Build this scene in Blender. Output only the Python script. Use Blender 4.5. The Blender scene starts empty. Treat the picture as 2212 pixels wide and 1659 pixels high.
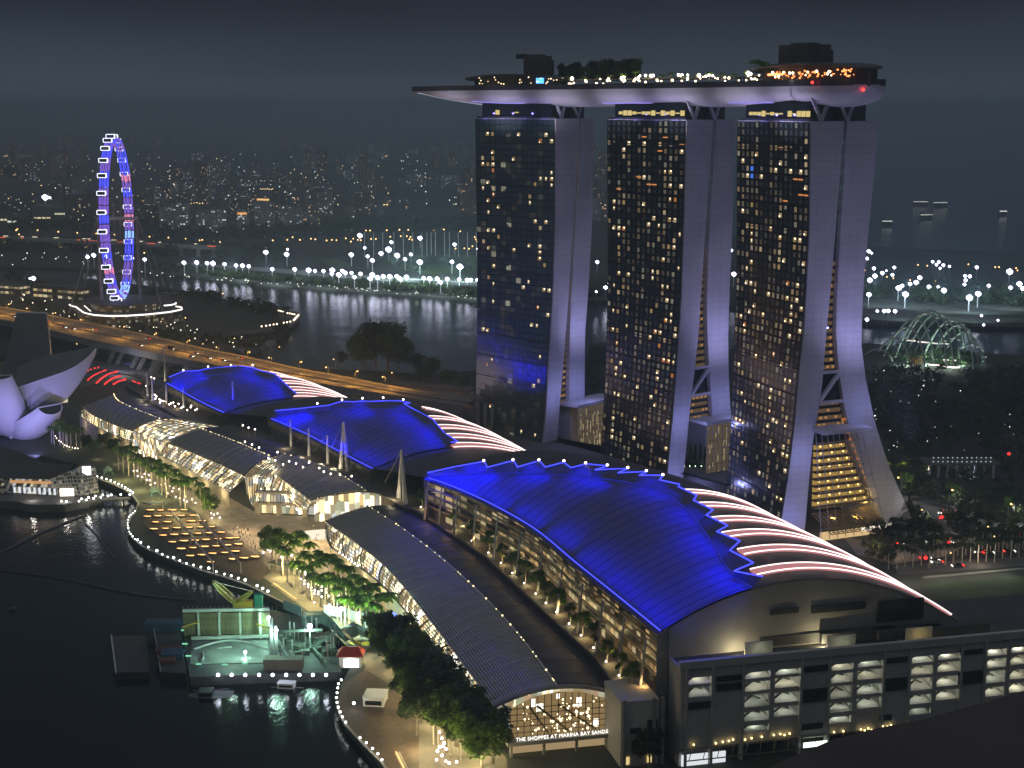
import bpy, math, random
from math import sin, cos, tan, atan, atan2, radians, degrees, pi, sqrt, floor, exp
from mathutils import Vector, Matrix
random.seed(11)
sc = bpy.context.scene
COL = sc.collection

# ------------------------------------------------------------------ camera
PITCH, HCAM, FPX, CX, CY = radians(10.61), 200.0, 3200.0, 1106.0, 829.5
cam_d = bpy.data.cameras.new('camera'); cam = bpy.data.objects.new('camera', cam_d); COL.objects.link(cam)
cam.location = (0, 0, HCAM); cam.rotation_euler = (pi/2 - PITCH, 0, 0)
cam_d.sensor_width = 36.0; cam_d.lens = FPX/2212.0*36.0
cam_d.clip_start = 1.0; cam_d.clip_end = 60000.0
sc.camera = cam

# ------------------------------------------------------------------ world: a dim night sky with city glow low down
world = bpy.data.worlds.new('World'); sc.world = world; world.use_nodes = True
nt = world.node_tree; nt.nodes.clear()
w_out = nt.nodes.new('ShaderNodeOutputWorld')
sky = nt.nodes.new('ShaderNodeTexSky'); sky.sky_type = 'NISHITA'; sky.sun_disc = False
sky.sun_elevation = radians(-8); sky.sun_rotation = radians(250)
bg1 = nt.nodes.new('ShaderNodeBackground'); bg1.inputs[1].default_value = 0.05
nt.links.new(sky.outputs[0], bg1.inputs[0])
tc = nt.nodes.new('ShaderNodeTexCoord'); sep = nt.nodes.new('ShaderNodeSeparateXYZ')
nt.links.new(tc.outputs['Generated'], sep.inputs[0])
ramp = nt.nodes.new('ShaderNodeValToRGB')
e = ramp.color_ramp.elements
e[0].position = 0.0; e[0].color = (0.045, 0.062, 0.087, 1)
e[1].position = 1.0; e[1].color = (0.165, 0.176, 0.196, 1)
for pos, c in ((0.02, (0.041, 0.053, 0.072)), (0.068, (0.0185, 0.024, 0.034)), (0.33, (0.018, 0.022, 0.029)), (0.72, (0.155, 0.168, 0.190))):
    k = e.new(pos); k.color = (*c, 1)
nt.links.new(sep.outputs['Z'], ramp.inputs[0])
bg2 = nt.nodes.new('ShaderNodeBackground'); bg2.inputs[1].default_value = 1.0
cn = nt.nodes.new('ShaderNodeTexNoise'); cn.inputs['Scale'].default_value = 3.0; cn.inputs['Detail'].default_value = 4.0
cm = nt.nodes.new('ShaderNodeMapping'); cm.inputs['Scale'].default_value = (1, 1, 5); nt.links.new(tc.outputs['Generated'], cm.inputs[0]); nt.links.new(cm.outputs[0], cn.inputs['Vector'])
cr = nt.nodes.new('ShaderNodeMapRange'); cr.inputs['From Min'].default_value = 0.3; cr.inputs['From Max'].default_value = 0.7; cr.inputs['To Min'].default_value = 0.88; cr.inputs['To Max'].default_value = 1.14
nt.links.new(cn.outputs['Fac'], cr.inputs['Value']); cv = nt.nodes.new('ShaderNodeVectorMath'); cv.operation = 'SCALE'
nt.links.new(ramp.outputs[0], cv.inputs[0]); nt.links.new(cr.outputs[0], cv.inputs['Scale']); nt.links.new(cv.outputs[0], bg2.inputs[0])
addsh = nt.nodes.new('ShaderNodeAddShader')
nt.links.new(bg1.outputs[0], addsh.inputs[0]); nt.links.new(bg2.outputs[0], addsh.inputs[1])
nt.links.new(addsh.outputs[0], w_out.inputs[0])

# ------------------------------------------------------------------ exposure and render settings
vs = sc.view_settings
vs.view_transform = 'Standard'; vs.look = 'None'; vs.gamma = 1.0; vs.exposure = 0.0
cy = sc.cycles
cy.use_denoising = True
cy.max_bounces = 4; cy.diffuse_bounces = 2; cy.glossy_bounces = 3; cy.transmission_bounces = 4; cy.transparent_max_bounces = 8
cy.volume_bounces = 0; cy.sample_clamp_indirect = 1.5; cy.sample_clamp_direct = 30.0
cy.caustics_reflective = False; cy.caustics_refractive = False
cy.use_light_tree = True; cy.light_sampling_threshold = 0.02

# ------------------------------------------------------------------ helpers
_F = Vector((0, cos(PITCH), -sin(PITCH))); _U = Vector((0, sin(PITCH), cos(PITCH))); _R = Vector((1, 0, 0))
EYE = Vector((0, 0, HCAM))
def ray(px, py):
    return _F + _R*((px-CX)/FPX) + _U*((CY-py)/FPX)
def at(px, py, z=0.0):
    d = ray(px, py); t = (z-HCAM)/d.z
    return EYE + d*t
def atY(px, py, Y):
    d = ray(px, py); return EYE + d*(Y/d.y)
def proj(p):
    q = Vector(p) - EYE; dep = q.dot(_F)
    return (CX + FPX*q.x/dep, CY - FPX*q.dot(_U)/dep)
def zat(px, py, x, y):
    d = ray(px, py); t = sqrt(x*x+y*y)/sqrt(d.x*d.x+d.y*d.y); return HCAM + d.z*t
def ang(az): return Vector((sin(radians(az)), cos(radians(az)), 0))

def lerp(a, b, t): return a + (b-a)*t
def interp(pts, x):
    """piecewise linear through (x, y) pairs sorted by x, extrapolated at the ends"""
    if x <= pts[0][0]: a, b = pts[0], pts[1]
    elif x >= pts[-1][0]: a, b = pts[-2], pts[-1]
    else:
        for a, b in zip(pts, pts[1:]):
            if a[0] <= x <= b[0]: break
    if b[0] == a[0]: return a[1]
    return a[1] + (b[1]-a[1])*(x-a[0])/(b[0]-a[0])
def catmull(P, t):
    n = len(P)-1; f = min(max(t, 0), 1)*n; i = min(int(f), n-1); u = f-i
    p0 = P[max(i-1, 0)]; p1 = P[i]; p2 = P[i+1]; p3 = P[min(i+2, n)]
    return 0.5*((2*p1) + (p2-p0)*u + (2*p0-5*p1+4*p2-p3)*u*u + (3*p1-p0-3*p2+p3)*u*u*u)

ORDS = ('first second third fourth fifth sixth seventh eighth ninth tenth eleventh twelfth thirteenth fourteenth fifteenth '
        'sixteenth seventeenth eighteenth nineteenth').split()
TENS = {2: 'twent', 3: 'thirt', 4: 'fort', 5: 'fift', 6: 'sixt', 7: 'sevent', 8: 'eight', 9: 'ninet'}
def nth(i):
    n = i+1
    if n < 20: return ORDS[n-1]
    if n >= 100: return 'hundredth' if n == 100 else 'hundred and ' + nth(n-101)
    t, u = divmod(n, 10)
    return TENS[t]+'ieth' if u == 0 else TENS[t]+'y-'+ORDS[u-1]

def tag(o, label=None, cat=None, group=None, kind=None):
    if label: o['label'] = label
    if cat: o['category'] = cat
    if group: o['group'] = group
    if kind: o['kind'] = kind
    return o
def empty(name, loc=(0, 0, 0), label=None, cat=None, group=None):
    o = bpy.data.objects.new(name, None); COL.objects.link(o); o.location = loc
    o.empty_display_size = 0.5
    return tag(o, label, cat, group)

class MB:
    def __init__(s): s.v = []; s.f = []; s.m = []; s.uv = None
    def add(s, vs, fs, mi=0):
        b = len(s.v); s.v += [tuple(p) for p in vs]
        for f in fs: s.f.append(tuple(b+i for i in f)); s.m.append(mi)
    def box(s, c, d, rz=0, mi=0, u=None):
        """box centred at c, full size d; u: horizontal x axis direction instead of rz"""
        if u is not None: ux, uy = u[0], u[1]
        else: ux, uy = cos(rz), sin(rz)
        x, y, z = d[0]/2, d[1]/2, d[2]/2
        P = []
        for sz in (-z, z):
            for sx, sy in ((-x, -y), (x, -y), (x, y), (-x, y)):
                P.append((c[0]+sx*ux-sy*uy, c[1]+sx*uy+sy*ux, c[2]+sz))
        s.add(P, ((0,3,2,1),(4,5,6,7),(0,1,5,4),(1,2,6,5),(2,3,7,6),(3,0,4,7)), mi)
    def quad(s, a, b, c, d, mi=0): s.add((a, b, c, d), ((0,1,2,3),), mi)
    def beam(s, a, b, w, h=None, mi=0):
        s.tube((a, b), w/2, 4, mi, h)
    def tube(s, pts, r, n=6, mi=0, h=None, r2=None, cap=True):
        pts = [Vector(p) for p in pts]; N = len(pts); rings = []
        for i, p in enumerate(pts):
            d = (pts[min(i+1, N-1)]-pts[max(i-1, 0)])
            if d.length < 1e-9: d = Vector((0,0,1))
            d.normalize()
            up = Vector((0,0,1)) if abs(d.z) < 0.95 else Vector((1,0,0))
            a = d.cross(up).normalized(); b = a.cross(d).normalized()
            rr = r if r2 is None else lerp(r, r2, i/max(1, N-1))
            hh = rr if h is None else h/2
            if n == 4: ring = [p+a*rr*sx*1.0+b*hh*sy for sx, sy in ((-1,-1),(1,-1),(1,1),(-1,1))]
            else: ring = [p+a*rr*cos(2*pi*k/n)+b*hh*sin(2*pi*k/n) for k in range(n)]
            rings.append(ring)
        s.loft(rings, True, cap, mi)
    def loft(s, rings, closed=True, cap=False, mi=0):
        n = len(rings[0]); V = [p for r in rings for p in r]; Fs = []
        for i in range(len(rings)-1):
            for k in range(n if closed else n-1):
                k2 = (k+1) % n
                Fs.append((i*n+k, i*n+k2, (i+1)*n+k2, (i+1)*n+k))
        if cap:
            Fs.append(tuple(range(n-1, -1, -1))); Fs.append(tuple((len(rings)-1)*n+k for k in range(n)))
        s.add(V, Fs, mi)
    def sphere(s, c, r, nu=8, nv=5, mi=0, sz=1.0):
        c = Vector(c); V = [c+Vector((0,0,-r*sz))]; Fs = []
        for j in range(1, nv):
            a = -pi/2+pi*j/nv
            for i in range(nu):
                b = 2*pi*i/nu; V.append(c+Vector((r*cos(a)*cos(b), r*cos(a)*sin(b), r*sin(a)*sz)))
        V.append(c+Vector((0,0,r*sz)))
        for i in range(nu):
            i2 = (i+1) % nu
            Fs.append((0, 1+i2, 1+i)); t = 1+(nv-2)*nu
            Fs.append((len(V)-1, t+i, t+i2))
            for j in range(nv-2):
                Fs.append((1+j*nu+i, 1+j*nu+i2, 1+(j+1)*nu+i2, 1+(j+1)*nu+i))
        s.add(V, Fs, mi)
    def prism(s, poly, z0, z1, mi=0):
        n = len(poly)
        a = 0.0
        for i in range(n):
            p, q = poly[i], poly[(i+1) % n]; a += p[0]*q[1]-q[0]*p[1]
        if a < 0: poly = poly[::-1]
        V = [(p[0], p[1], z0) for p in poly]+[(p[0], p[1], z1) for p in poly]
        Fs = [tuple(range(n-1, -1, -1)), tuple(range(n, 2*n))]
        Fs += [(i, (i+1) % n, n+(i+1) % n, n+i) for i in range(n)]
        s.add(V, Fs, mi)
    def grid(s, fn, nu, nv, mi=0, uvfn=None):
        b = len(s.v)
        for i in range(nu+1):
            for j in range(nv+1):
                s.v.append(tuple(fn(i/nu, j/nv)))
        for i in range(nu):
            for j in range(nv):
                k0 = b+i*(nv+1)+j
                s.f.append((k0, k0+nv+1, k0+nv+2, k0+1)); s.m.append(mi)
        if uvfn:
            if s.uv is None: s.uv = {}
            for i in range(nu+1):
                for j in range(nv+1): s.uv[b+i*(nv+1)+j] = uvfn(i/nu, j/nv)
    def mesh(s, name, mats, off=None, smooth=False):
        me = bpy.data.meshes.new(name)
        V = s.v if off is None else [(p[0]-off[0], p[1]-off[1], p[2]-off[2]) for p in s.v]
        me.from_pydata(V, [], s.f)
        if not isinstance(mats, (list, tuple)): mats = [mats]
        for m in mats: me.materials.append(m)
        if len(mats) > 1: me.polygons.foreach_set('material_index', s.m)
        if smooth: me.polygons.foreach_set('use_smooth', [True]*len(s.f))
        if s.uv is not None:
            ul = me.uv_layers.new(name='UVMap')
            for lp in me.loops: ul.data[lp.index].uv = s.uv.get(lp.vertex_index, (0, 0))
        me.update(); return me
    def build(s, name, mats, parent=None, smooth=False, loc=None):
        """world-space vertices; the object's origin goes to loc (or the parent's place)"""
        off = None
        if parent is not None:
            off = Vector(parent.location); pp = parent
            while pp.parent: pp = pp.parent; off += Vector(pp.location)
        elif loc is not None: off = Vector(loc)
        o = bpy.data.objects.new(name, s.mesh(name, mats, off, smooth)); COL.objects.link(o)
        if parent is not None: o.parent = parent
        elif loc is not None: o.location = loc
        return o
def inst(name, me, loc, rz=0, scale=1, parent=None):
    o = bpy.data.objects.new(name, me); COL.objects.link(o)
    if parent is not None: o.parent = parent; loc = Vector(loc)-Vector(parent.location)
    o.location = loc; o.rotation_euler = (0, 0, rz)
    o.scale = (scale,)*3 if not hasattr(scale, '__len__') else scale
    return o
def dup(root, loc, rz=0, scale=1, label=None, group=None):
    r = root.copy(); COL.objects.link(r); r.location = loc; r.rotation_euler = (0, 0, rz)
    r.scale = (scale,)*3 if not hasattr(scale, '__len__') else scale
    if label: r['label'] = label
    if group: r['group'] = group
    for ch in list(root.children):
        c = ch.copy(); COL.objects.link(c); c.parent = r
        for g in list(ch.children):
            d = g.copy(); COL.objects.link(d); d.parent = c
    return r
def pieces(name, m, items, root):
    """equal small parts of one thing, each an object of its own; items: (place, size, rz)"""
    cache = {}
    for p, d, rz in items:
        key = tuple(round(x, 2) for x in d)
        if key not in cache:
            q = MB()
            if len(d) == 1: q.sphere((0, 0, 0), d[0], 7, 5)
            else: q.box((0, 0, 0), d)
            cache[key] = q.mesh(name, m)
        inst(name, cache[key], p, rz, 1, root)
def text_mesh(name, body, size, m, loc, rot, parent, extrude=.12, spacing=1.0):
    cu = bpy.data.curves.new(name, 'FONT'); cu.body = body; cu.size = size; cu.extrude = extrude; cu.align_x = 'CENTER'; cu.space_character = spacing
    tmp = bpy.data.objects.new(name, cu); COL.objects.link(tmp)
    me = bpy.data.meshes.new_from_object(tmp.evaluated_get(bpy.context.evaluated_depsgraph_get()))
    bpy.data.objects.remove(tmp); bpy.data.curves.remove(cu)
    me.materials.clear(); me.materials.append(m)
    o = bpy.data.objects.new(name, me); COL.objects.link(o); o.rotation_euler = rot
    if parent is not None: o.parent = parent; loc = Vector(loc)-Vector(parent.location)
    o.location = loc; return o
class Kit:
    """a prototype thing that is moved to its first place and copied to the others"""
    def __init__(s, root): s.root = root; s.used = False
    def put(s, loc, rz=0, scale=1, label=None, group=None):
        if not s.used:
            s.used = True; o = s.root; o.location = loc; o.rotation_euler = (0, 0, rz)
            o.scale = (scale,)*3 if not hasattr(scale, '__len__') else scale
            if label: o['label'] = label
            if group: o['group'] = group
            return o
        return dup(s.root, loc, rz, scale, label, group)

def light(kind, loc, energy, col, radius=0.3, target=None, size=None, size_y=None, spot=None, blend=0.6, name='lamp_light'):
    d = bpy.data.lights.new(name, kind); d.energy = energy; d.color = col
    if kind == 'AREA':
        d.shape = 'RECTANGLE' if size_y else 'SQUARE'; d.size = size or 1
        if size_y: d.size_y = size_y
    else: d.shadow_soft_size = radius
    if kind == 'SPOT': d.spot_size = radians(spot or 60); d.spot_blend = blend
    o = bpy.data.objects.new(name, d); COL.objects.link(o); o.location = loc
    if target is not None:
        o.rotation_euler = (Vector(target)-Vector(loc)).to_track_quat('-Z', 'Y').to_euler()
    return o

# ------------------------------------------------------------------ materials
_M = {}
def mat(name, col, rough=0.7, metal=0.0, var=0.18, scale=0.25, bump=0.0, spec=0.4):
    if name in _M: return _M[name]
    m = bpy.data.materials.new(name); m.use_nodes = True; t = m.node_tree; b = t.nodes['Principled BSDF']
    b.inputs['Roughness'].default_value = rough; b.inputs['Metallic'].default_value = metal
    b.inputs['Specular IOR Level'].default_value = spec
    co = t.nodes.new('ShaderNodeTexCoord'); nz = t.nodes.new('ShaderNodeTexNoise')
    nz.inputs['Scale'].default_value = scale; nz.inputs['Detail'].default_value = 5.0
    t.links.new(co.outputs['Object'], nz.inputs['Vector'])
    r = t.nodes.new('ShaderNodeValToRGB')
    lo = [c*(1-var) for c in col]; hi = [min(1, c*(1+var)) for c in col]
    r.color_ramp.elements[0].position = 0.3; r.color_ramp.elements[0].color = (*lo, 1)
    r.color_ramp.elements[1].position = 0.7; r.color_ramp.elements[1].color = (*hi, 1)
    t.links.new(nz.outputs['Fac'], r.inputs[0]); t.links.new(r.outputs[0], b.inputs['Base Color'])
    if bump:
        bp = t.nodes.new('ShaderNodeBump'); bp.inputs['Strength'].default_value = bump
        t.links.new(nz.outputs['Fac'], bp.inputs['Height']); t.links.new(bp.outputs[0], b.inputs['Normal'])
    _M[name] = m; return m
def leafmat(name, col, var=.45, scale=.5):
    m = mat(name, col, .65, var=var, scale=scale); t = m.node_tree; b = t.nodes['Principled BSDF']
    o = next(n for n in t.nodes if n.type == 'OUTPUT_MATERIAL'); tr = t.nodes.new('ShaderNodeBsdfTranslucent'); mx = t.nodes.new('ShaderNodeMixShader'); mx.inputs[0].default_value = .45
    t.links.new(b.inputs['Base Color'].links[0].from_socket, tr.inputs[0]); t.links.new(b.outputs[0], mx.inputs[1]); t.links.new(tr.outputs[0], mx.inputs[2]); t.links.new(mx.outputs[0], o.inputs[0]); return m
def glow(name, col, strength, sample=False):
    if name in _M: return _M[name]
    m = bpy.data.materials.new(name); m.use_nodes = True; t = m.node_tree; t.nodes.clear()
    o = t.nodes.new('ShaderNodeOutputMaterial'); e = t.nodes.new('ShaderNodeEmission')
    e.inputs[0].default_value = (*col, 1); e.inputs[1].default_value = strength
    t.links.new(e.outputs[0], o.inputs[0])
    m.cycles.emission_sampling = 'AUTO' if sample else 'NONE'
    _M[name] = m; return m
def math_node(t, op, a, b=None, c=None):
    n = t.nodes.new('ShaderNodeMath'); n.operation = op
    for i, x in enumerate((a, b, c)):
        if x is None: continue
        if isinstance(x, (int, float)): n.inputs[i].default_value = x
        else: t.links.new(x, n.inputs[i])
    return n.outputs[0]
def cell_windows(name, wall, cu, cv, lit, strength, cols, use_uv=False, rough=0.6, dim=0.0, pane=(0.18, 0.82, 0.2, 0.75), spec=0.4, bump=0.0, wallvar=None, colmask=None, metal=0):
    """wall material with a grid of windows (cu x cv metres); a share `lit` of them glows"""
    if name in _M: return _M[name]
    m = bpy.data.materials.new(name); m.use_nodes = True; t = m.node_tree; b = t.nodes['Principled BSDF']
    co = t.nodes.new('ShaderNodeTexCoord'); sp = t.nodes.new('ShaderNodeSeparateXYZ')
    t.links.new(co.outputs['UV' if use_uv else 'Object'], sp.inputs[0])
    if use_uv: U, V = sp.outputs[0], sp.outputs[1]
    else:
        U = math_node(t, 'ADD', sp.outputs[0], sp.outputs[1]); V = sp.outputs[2]
    u = math_node(t, 'DIVIDE', U, cu); v = math_node(t, 'DIVIDE', V, cv)
    iu = math_node(t, 'FLOOR', u); iv = math_node(t, 'FLOOR', v)
    fu = math_node(t, 'FRACT', u); fv = math_node(t, 'FRACT', v)
    cb = t.nodes.new('ShaderNodeCombineXYZ'); t.links.new(iu, cb.inputs[0]); t.links.new(iv, cb.inputs[1])
    oi = t.nodes.new('ShaderNodeObjectInfo'); t.links.new(oi.outputs['Random'], cb.inputs[2])
    wn = t.nodes.new('ShaderNodeTexWhiteNoise'); wn.noise_dimensions = '3D'; t.links.new(cb.outputs[0], wn.inputs['Vector'])
    rnd = wn.outputs['Value']; rs = t.nodes.new('ShaderNodeSeparateColor'); t.links.new(wn.outputs['Color'], rs.inputs[0])
    on = math_node(t, 'GREATER_THAN', rnd, 1-lit)
    a = math_node(t, 'GREATER_THAN', fu, pane[0]); bb = math_node(t, 'LESS_THAN', fu, pane[1])
    c = math_node(t, 'GREATER_THAN', fv, pane[2]); d = math_node(t, 'LESS_THAN', fv, pane[3])
    isw = math_node(t, 'MULTIPLY', math_node(t, 'MULTIPLY', a, bb), math_node(t, 'MULTIPLY', c, d))
    lev = math_node(t, 'MULTIPLY', math_node(t, 'POWER', rs.outputs[1], 2.0), strength)
    lev = math_node(t, 'MULTIPLY', lev, on)
    if dim:
        lev = math_node(t, 'ADD', lev, math_node(t, 'MULTIPLY', math_node(t, 'POWER', rs.outputs[2], 4.0), dim))
    if colmask:
        c2 = t.nodes.new('ShaderNodeCombineXYZ'); t.links.new(iu, c2.inputs[0]); c2.inputs[1].default_value = 7.3
        w2 = t.nodes.new('ShaderNodeTexWhiteNoise'); w2.noise_dimensions = '2D'; t.links.new(c2.outputs[0], w2.inputs['Vector'])
        nz2 = t.nodes.new('ShaderNodeTexNoise'); nz2.inputs['Scale'].default_value = 0.045; t.links.new(co.outputs['UV'], nz2.inputs['Vector'])
        k1 = math_node(t, 'GREATER_THAN', math_node(t, 'ADD', w2.outputs['Value'], math_node(t, 'MULTIPLY', math_node(t, 'SUBTRACT', nz2.outputs['Fac'], .5), 2.2)), colmask)
        lev = math_node(t, 'MULTIPLY', lev, math_node(t, 'ADD', math_node(t, 'MULTIPLY', k1, .95), .05))
    em = math_node(t, 'MULTIPLY', isw, lev)
    r = t.nodes.new('ShaderNodeValToRGB'); r.color_ramp.interpolation = 'CONSTANT'
    n = len(cols)
    for i, cc in enumerate(cols):
        el = r.color_ramp.elements[i] if i < 2 else r.color_ramp.elements.new(i/n)
        el.position = i/n; el.color = (*cc, 1)
    t.links.new(rs.outputs[0], r.inputs[0])
    t.links.new(r.outputs[0], b.inputs['Emission Color']); t.links.new(em, b.inputs['Emission Strength'])
    mx = t.nodes.new('ShaderNodeMix'); mx.data_type = 'RGBA'
    mx.inputs['A'].default_value = (*wall, 1); mx.inputs['B'].default_value = (0.02, 0.025, 0.03, 1)
    if wallvar: mx.inputs['B'].default_value = (*wallvar, 1)
    t.links.new(isw, mx.inputs['Factor']); t.links.new(mx.outputs['Result'], b.inputs['Base Color'])
    b.inputs['Specular IOR Level'].default_value = spec; b.inputs['Metallic'].default_value = metal
    b.inputs['Roughness'].default_value = rough
    if bump:
        nz = t.nodes.new('ShaderNodeTexWhiteNoise'); t.links.new(cb.outputs[0], nz.inputs['Vector'])
        vn = t.nodes.new('ShaderNodeVectorMath'); vn.operation = 'SUBTRACT'
        t.links.new(nz.outputs['Color'], vn.inputs[0]); vn.inputs[1].default_value = (0.5, 0.5, 0.5)
        vs_ = t.nodes.new('ShaderNodeVectorMath'); vs_.operation = 'SCALE'; vs_.inputs['Scale'].default_value = bump
        t.links.new(vn.outputs[0], vs_.inputs[0])
        ge = t.nodes.new('ShaderNodeNewGeometry'); va = t.nodes.new('ShaderNodeVectorMath'); va.operation = 'ADD'
        t.links.new(ge.outputs['Normal'], va.inputs[0]); t.links.new(vs_.outputs[0], va.inputs[1])
        vm = t.nodes.new('ShaderNodeVectorMath'); vm.operation = 'NORMALIZE'; t.links.new(va.outputs[0], vm.inputs[0])
        t.links.new(vm.outputs[0], b.inputs['Normal'])
    m.cycles.emission_sampling = 'NONE'
    _M[name] = m; return m
def water_mat():
    m = bpy.data.materials.new('dark_water'); m.use_nodes = True; t = m.node_tree; b = t.nodes['Principled BSDF']
    b.inputs['Base Color'].default_value = (0.004, 0.006, 0.008, 1); b.inputs['Roughness'].default_value = 0.10
    b.inputs['IOR'].default_value = 1.33
    co = t.nodes.new('ShaderNodeTexCoord'); mp = t.nodes.new('ShaderNodeMapping'); mp.inputs['Scale'].default_value = (1, 0.5, 1)
    t.links.new(co.outputs['Object'], mp.inputs[0])
    n1 = t.nodes.new('ShaderNodeTexNoise'); n1.inputs['Scale'].default_value = 0.7; n1.inputs['Detail'].default_value = 6
    n2 = t.nodes.new('ShaderNodeTexNoise'); n2.inputs['Scale'].default_value = 0.02; n2.inputs['Detail'].default_value = 3
    t.links.new(mp.outputs[0], n1.inputs['Vector']); t.links.new(co.outputs['Object'], n2.inputs['Vector'])
    h = math_node(t, 'ADD', n1.outputs['Fac'], math_node(t, 'MULTIPLY', n2.outputs['Fac'], 3.0))
    bp = t.nodes.new('ShaderNodeBump'); bp.inputs['Strength'].default_value = 0.2; bp.inputs['Distance'].default_value = 1.0
    t.links.new(h, bp.inputs['Height']); t.links.new(bp.outputs[0], b.inputs['Normal'])
    return m

WATER = water_mat()
CONC = mat('concrete', (0.30, 0.29, 0.27), 0.8)
DCONC = mat('dark_concrete', (0.13, 0.125, 0.12), 0.85)
ASPH = mat('asphalt', (0.05, 0.05, 0.05), 0.9, scale=0.08)
PAVE = mat('warm_stone_paving', (0.34, 0.29, 0.23), 0.7, scale=0.15, var=0.25)
GROUND = mat('dark_soil', (0.05, 0.055, 0.045), 0.95, scale=0.03, var=0.4)
LAWN = mat('lawn', (0.045, 0.07, 0.03), 0.95, scale=0.05, var=0.4)
WHITEP = mat('white_paint', (0.72, 0.72, 0.74), 0.55, var=0.06)
LEGW = mat('pale_tower_cladding', (0.58, 0.57, 0.60), 0.6, var=0.14, scale=0.045)
def panel_joints(m, cz, cw, dark):
    t = m.node_tree; b = t.nodes['Principled BSDF']; src = b.inputs['Base Color'].links[0].from_socket
    co = t.nodes.new('ShaderNodeTexCoord'); sp = t.nodes.new('ShaderNodeSeparateXYZ'); t.links.new(co.outputs['Object'], sp.inputs[0])
    f = math_node(t, 'LESS_THAN', math_node(t, 'FRACT', math_node(t, 'DIVIDE', sp.outputs[2], cz)), .09)
    g = math_node(t, 'LESS_THAN', math_node(t, 'FRACT', math_node(t, 'DIVIDE', sp.outputs[0], cw)), .06)
    mx = t.nodes.new('ShaderNodeMix'); mx.data_type = 'RGBA'; mx.blend_type = 'MULTIPLY'
    t.links.new(math_node(t, 'MAXIMUM', f, g), mx.inputs['Factor']); t.links.new(src, mx.inputs['A']); mx.inputs['B'].default_value = (dark, dark, dark, 1)
    t.links.new(mx.outputs['Result'], b.inputs['Base Color'])
panel_joints(LEGW, 3.45, 4.2, .80)
STEEL = mat('painted_steel', (0.45, 0.45, 0.46), 0.4, var=0.1)
DARK = mat('dark_metal', (0.03, 0.03, 0.033), 0.55)
ROOFM = mat('grey_metal_roof', (0.33, 0.31, 0.28), 0.5, var=0.2, scale=0.1)
ROOFD = mat('dark_roof', (0.08, 0.078, 0.08), 0.6, var=0.25, scale=0.1)
SLAT = mat('roof_louvre', (0.62, 0.58, 0.53), 0.45, var=0.12)
HULL = mat('pale_hull_panels', (0.60, 0.59, 0.62), 0.5, var=0.07, scale=0.08)
GLASSD = mat('dark_glass', (0.012, 0.016, 0.018), 0.12, spec=0.9, var=0.1)
TRUNK = mat('bark', (0.22, 0.19, 0.15), 0.9, var=0.3, scale=1.5)
PTRUNK = mat('pale_palm_bark', (0.42, 0.38, 0.31), 0.85, var=0.25, scale=1.5)
TIMBER = mat('timber_deck', (0.10, 0.065, 0.045), 0.75, var=0.3, scale=0.4)
RED = mat('red_paint', (0.40, 0.04, 0.03), 0.5)
YEL = mat('yellow_paint', (0.65, 0.5, 0.05), 0.5)
TEAL = mat('teal_paint', (0.04, 0.35, 0.25), 0.5)
LEAF = leafmat('leaf_green', (0.11, 0.18, 0.04))
LEAFB = leafmat('bright_leaf_green', (0.12, 0.23, 0.035))
LEAFD = leafmat('dark_leaf_green', (0.05, 0.075, 0.028))
G_WARM = glow('warm_lamp', (1.0, 0.72, 0.42), 9)
G_WHITE = glow('cool_white_lamp', (0.86, 0.9, 1.0), 14)
G_QUAY = glow('quay_lamp', (0.95, 0.97, 0.9), 10)
G_FLOOD = glow('floodlight', (0.74, 0.76, 1.0), 8)
G_SOD = glow('sodium_lamp', (1.0, 0.55, 0.18), 7)
G_RED = glow('red_beacon', (1.0, 0.03, 0.02), 6)
G_PINKW = glow('pinkish_white_lamp', (1.0, 0.80, 0.68), 8)
G_ORANGE = glow('orange_strip_light', (1.0, 0.52, 0.18), 3.2)
G_BLUE = glow('blue_edge_light', (0.05, 0.06, 1.0), 2.6)
G_PINK = glow('pink_light_panel', (1.0, 0.42, 0.44), 0.52)
G_PINKE = glow('pink_white_tube', (1.0, 0.80, 0.76), 2.4)
G_GREEN = glow('green_white_lamp', (0.75, 1.0, 0.62), 5)
G_TEALD = glow('teal_point', (0.45, 0.9, 0.9), 2.0)
# ------------------------------------------------------------------ setting: water, land, haze
def sheet(name, poly, z, m, kind='structure'):
    b = MB(); b.add([(p[0], p[1], z) for p in poly], (tuple(range(len(poly))),))
    o = b.build(name, m); me = o.data
    if me.polygons[0].normal.z < 0: me.flip_normals()
    return tag(o, kind=kind)
def land(name, pix, m, z=0.0):
    poly = [tuple(at(x, y, z)[:2]) if len(p) == 2 else p[:2] for p in pix for x, y in [p[:2]]]
    b = MB(); b.prism(poly, -6.0, z); return tag(b.build(name, m), kind='structure')
sheet('water', [(-19200, -300), (19200, -300), (19200, 29600), (-19200, 29600)], -2.5, WATER)
far_poly = [tuple(at(*p)[:2]) for p in ((-700,566),(-300,572),(100,576),(400,590),(553,612),(800,628),(1028,645),(1300,650),(1600,662),(1880,700),(2130,706),(2300,707),(2900,720),(3000,560),(2212,546),(1880,533),(1600,512),(1290,462),(1180,400),(1080,330))]
far_poly += [(2000, 29500), (-19000, 29500), (-19000, 2500)]
b = MB(); b.prism(far_poly, -6, 0.2); tag(b.build('shore_land', GROUND), kind='structure')
land('flyer_headland', [(-500,720),(-500,606),(0,600),(200,602),(420,630),(520,655),(596,668),(640,677),(646,684),(622,706),(560,716),(500,722),(470,735),(520,770),(560,775),(420,772),(200,768),(0,770)], GROUND, 0.3)
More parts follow.
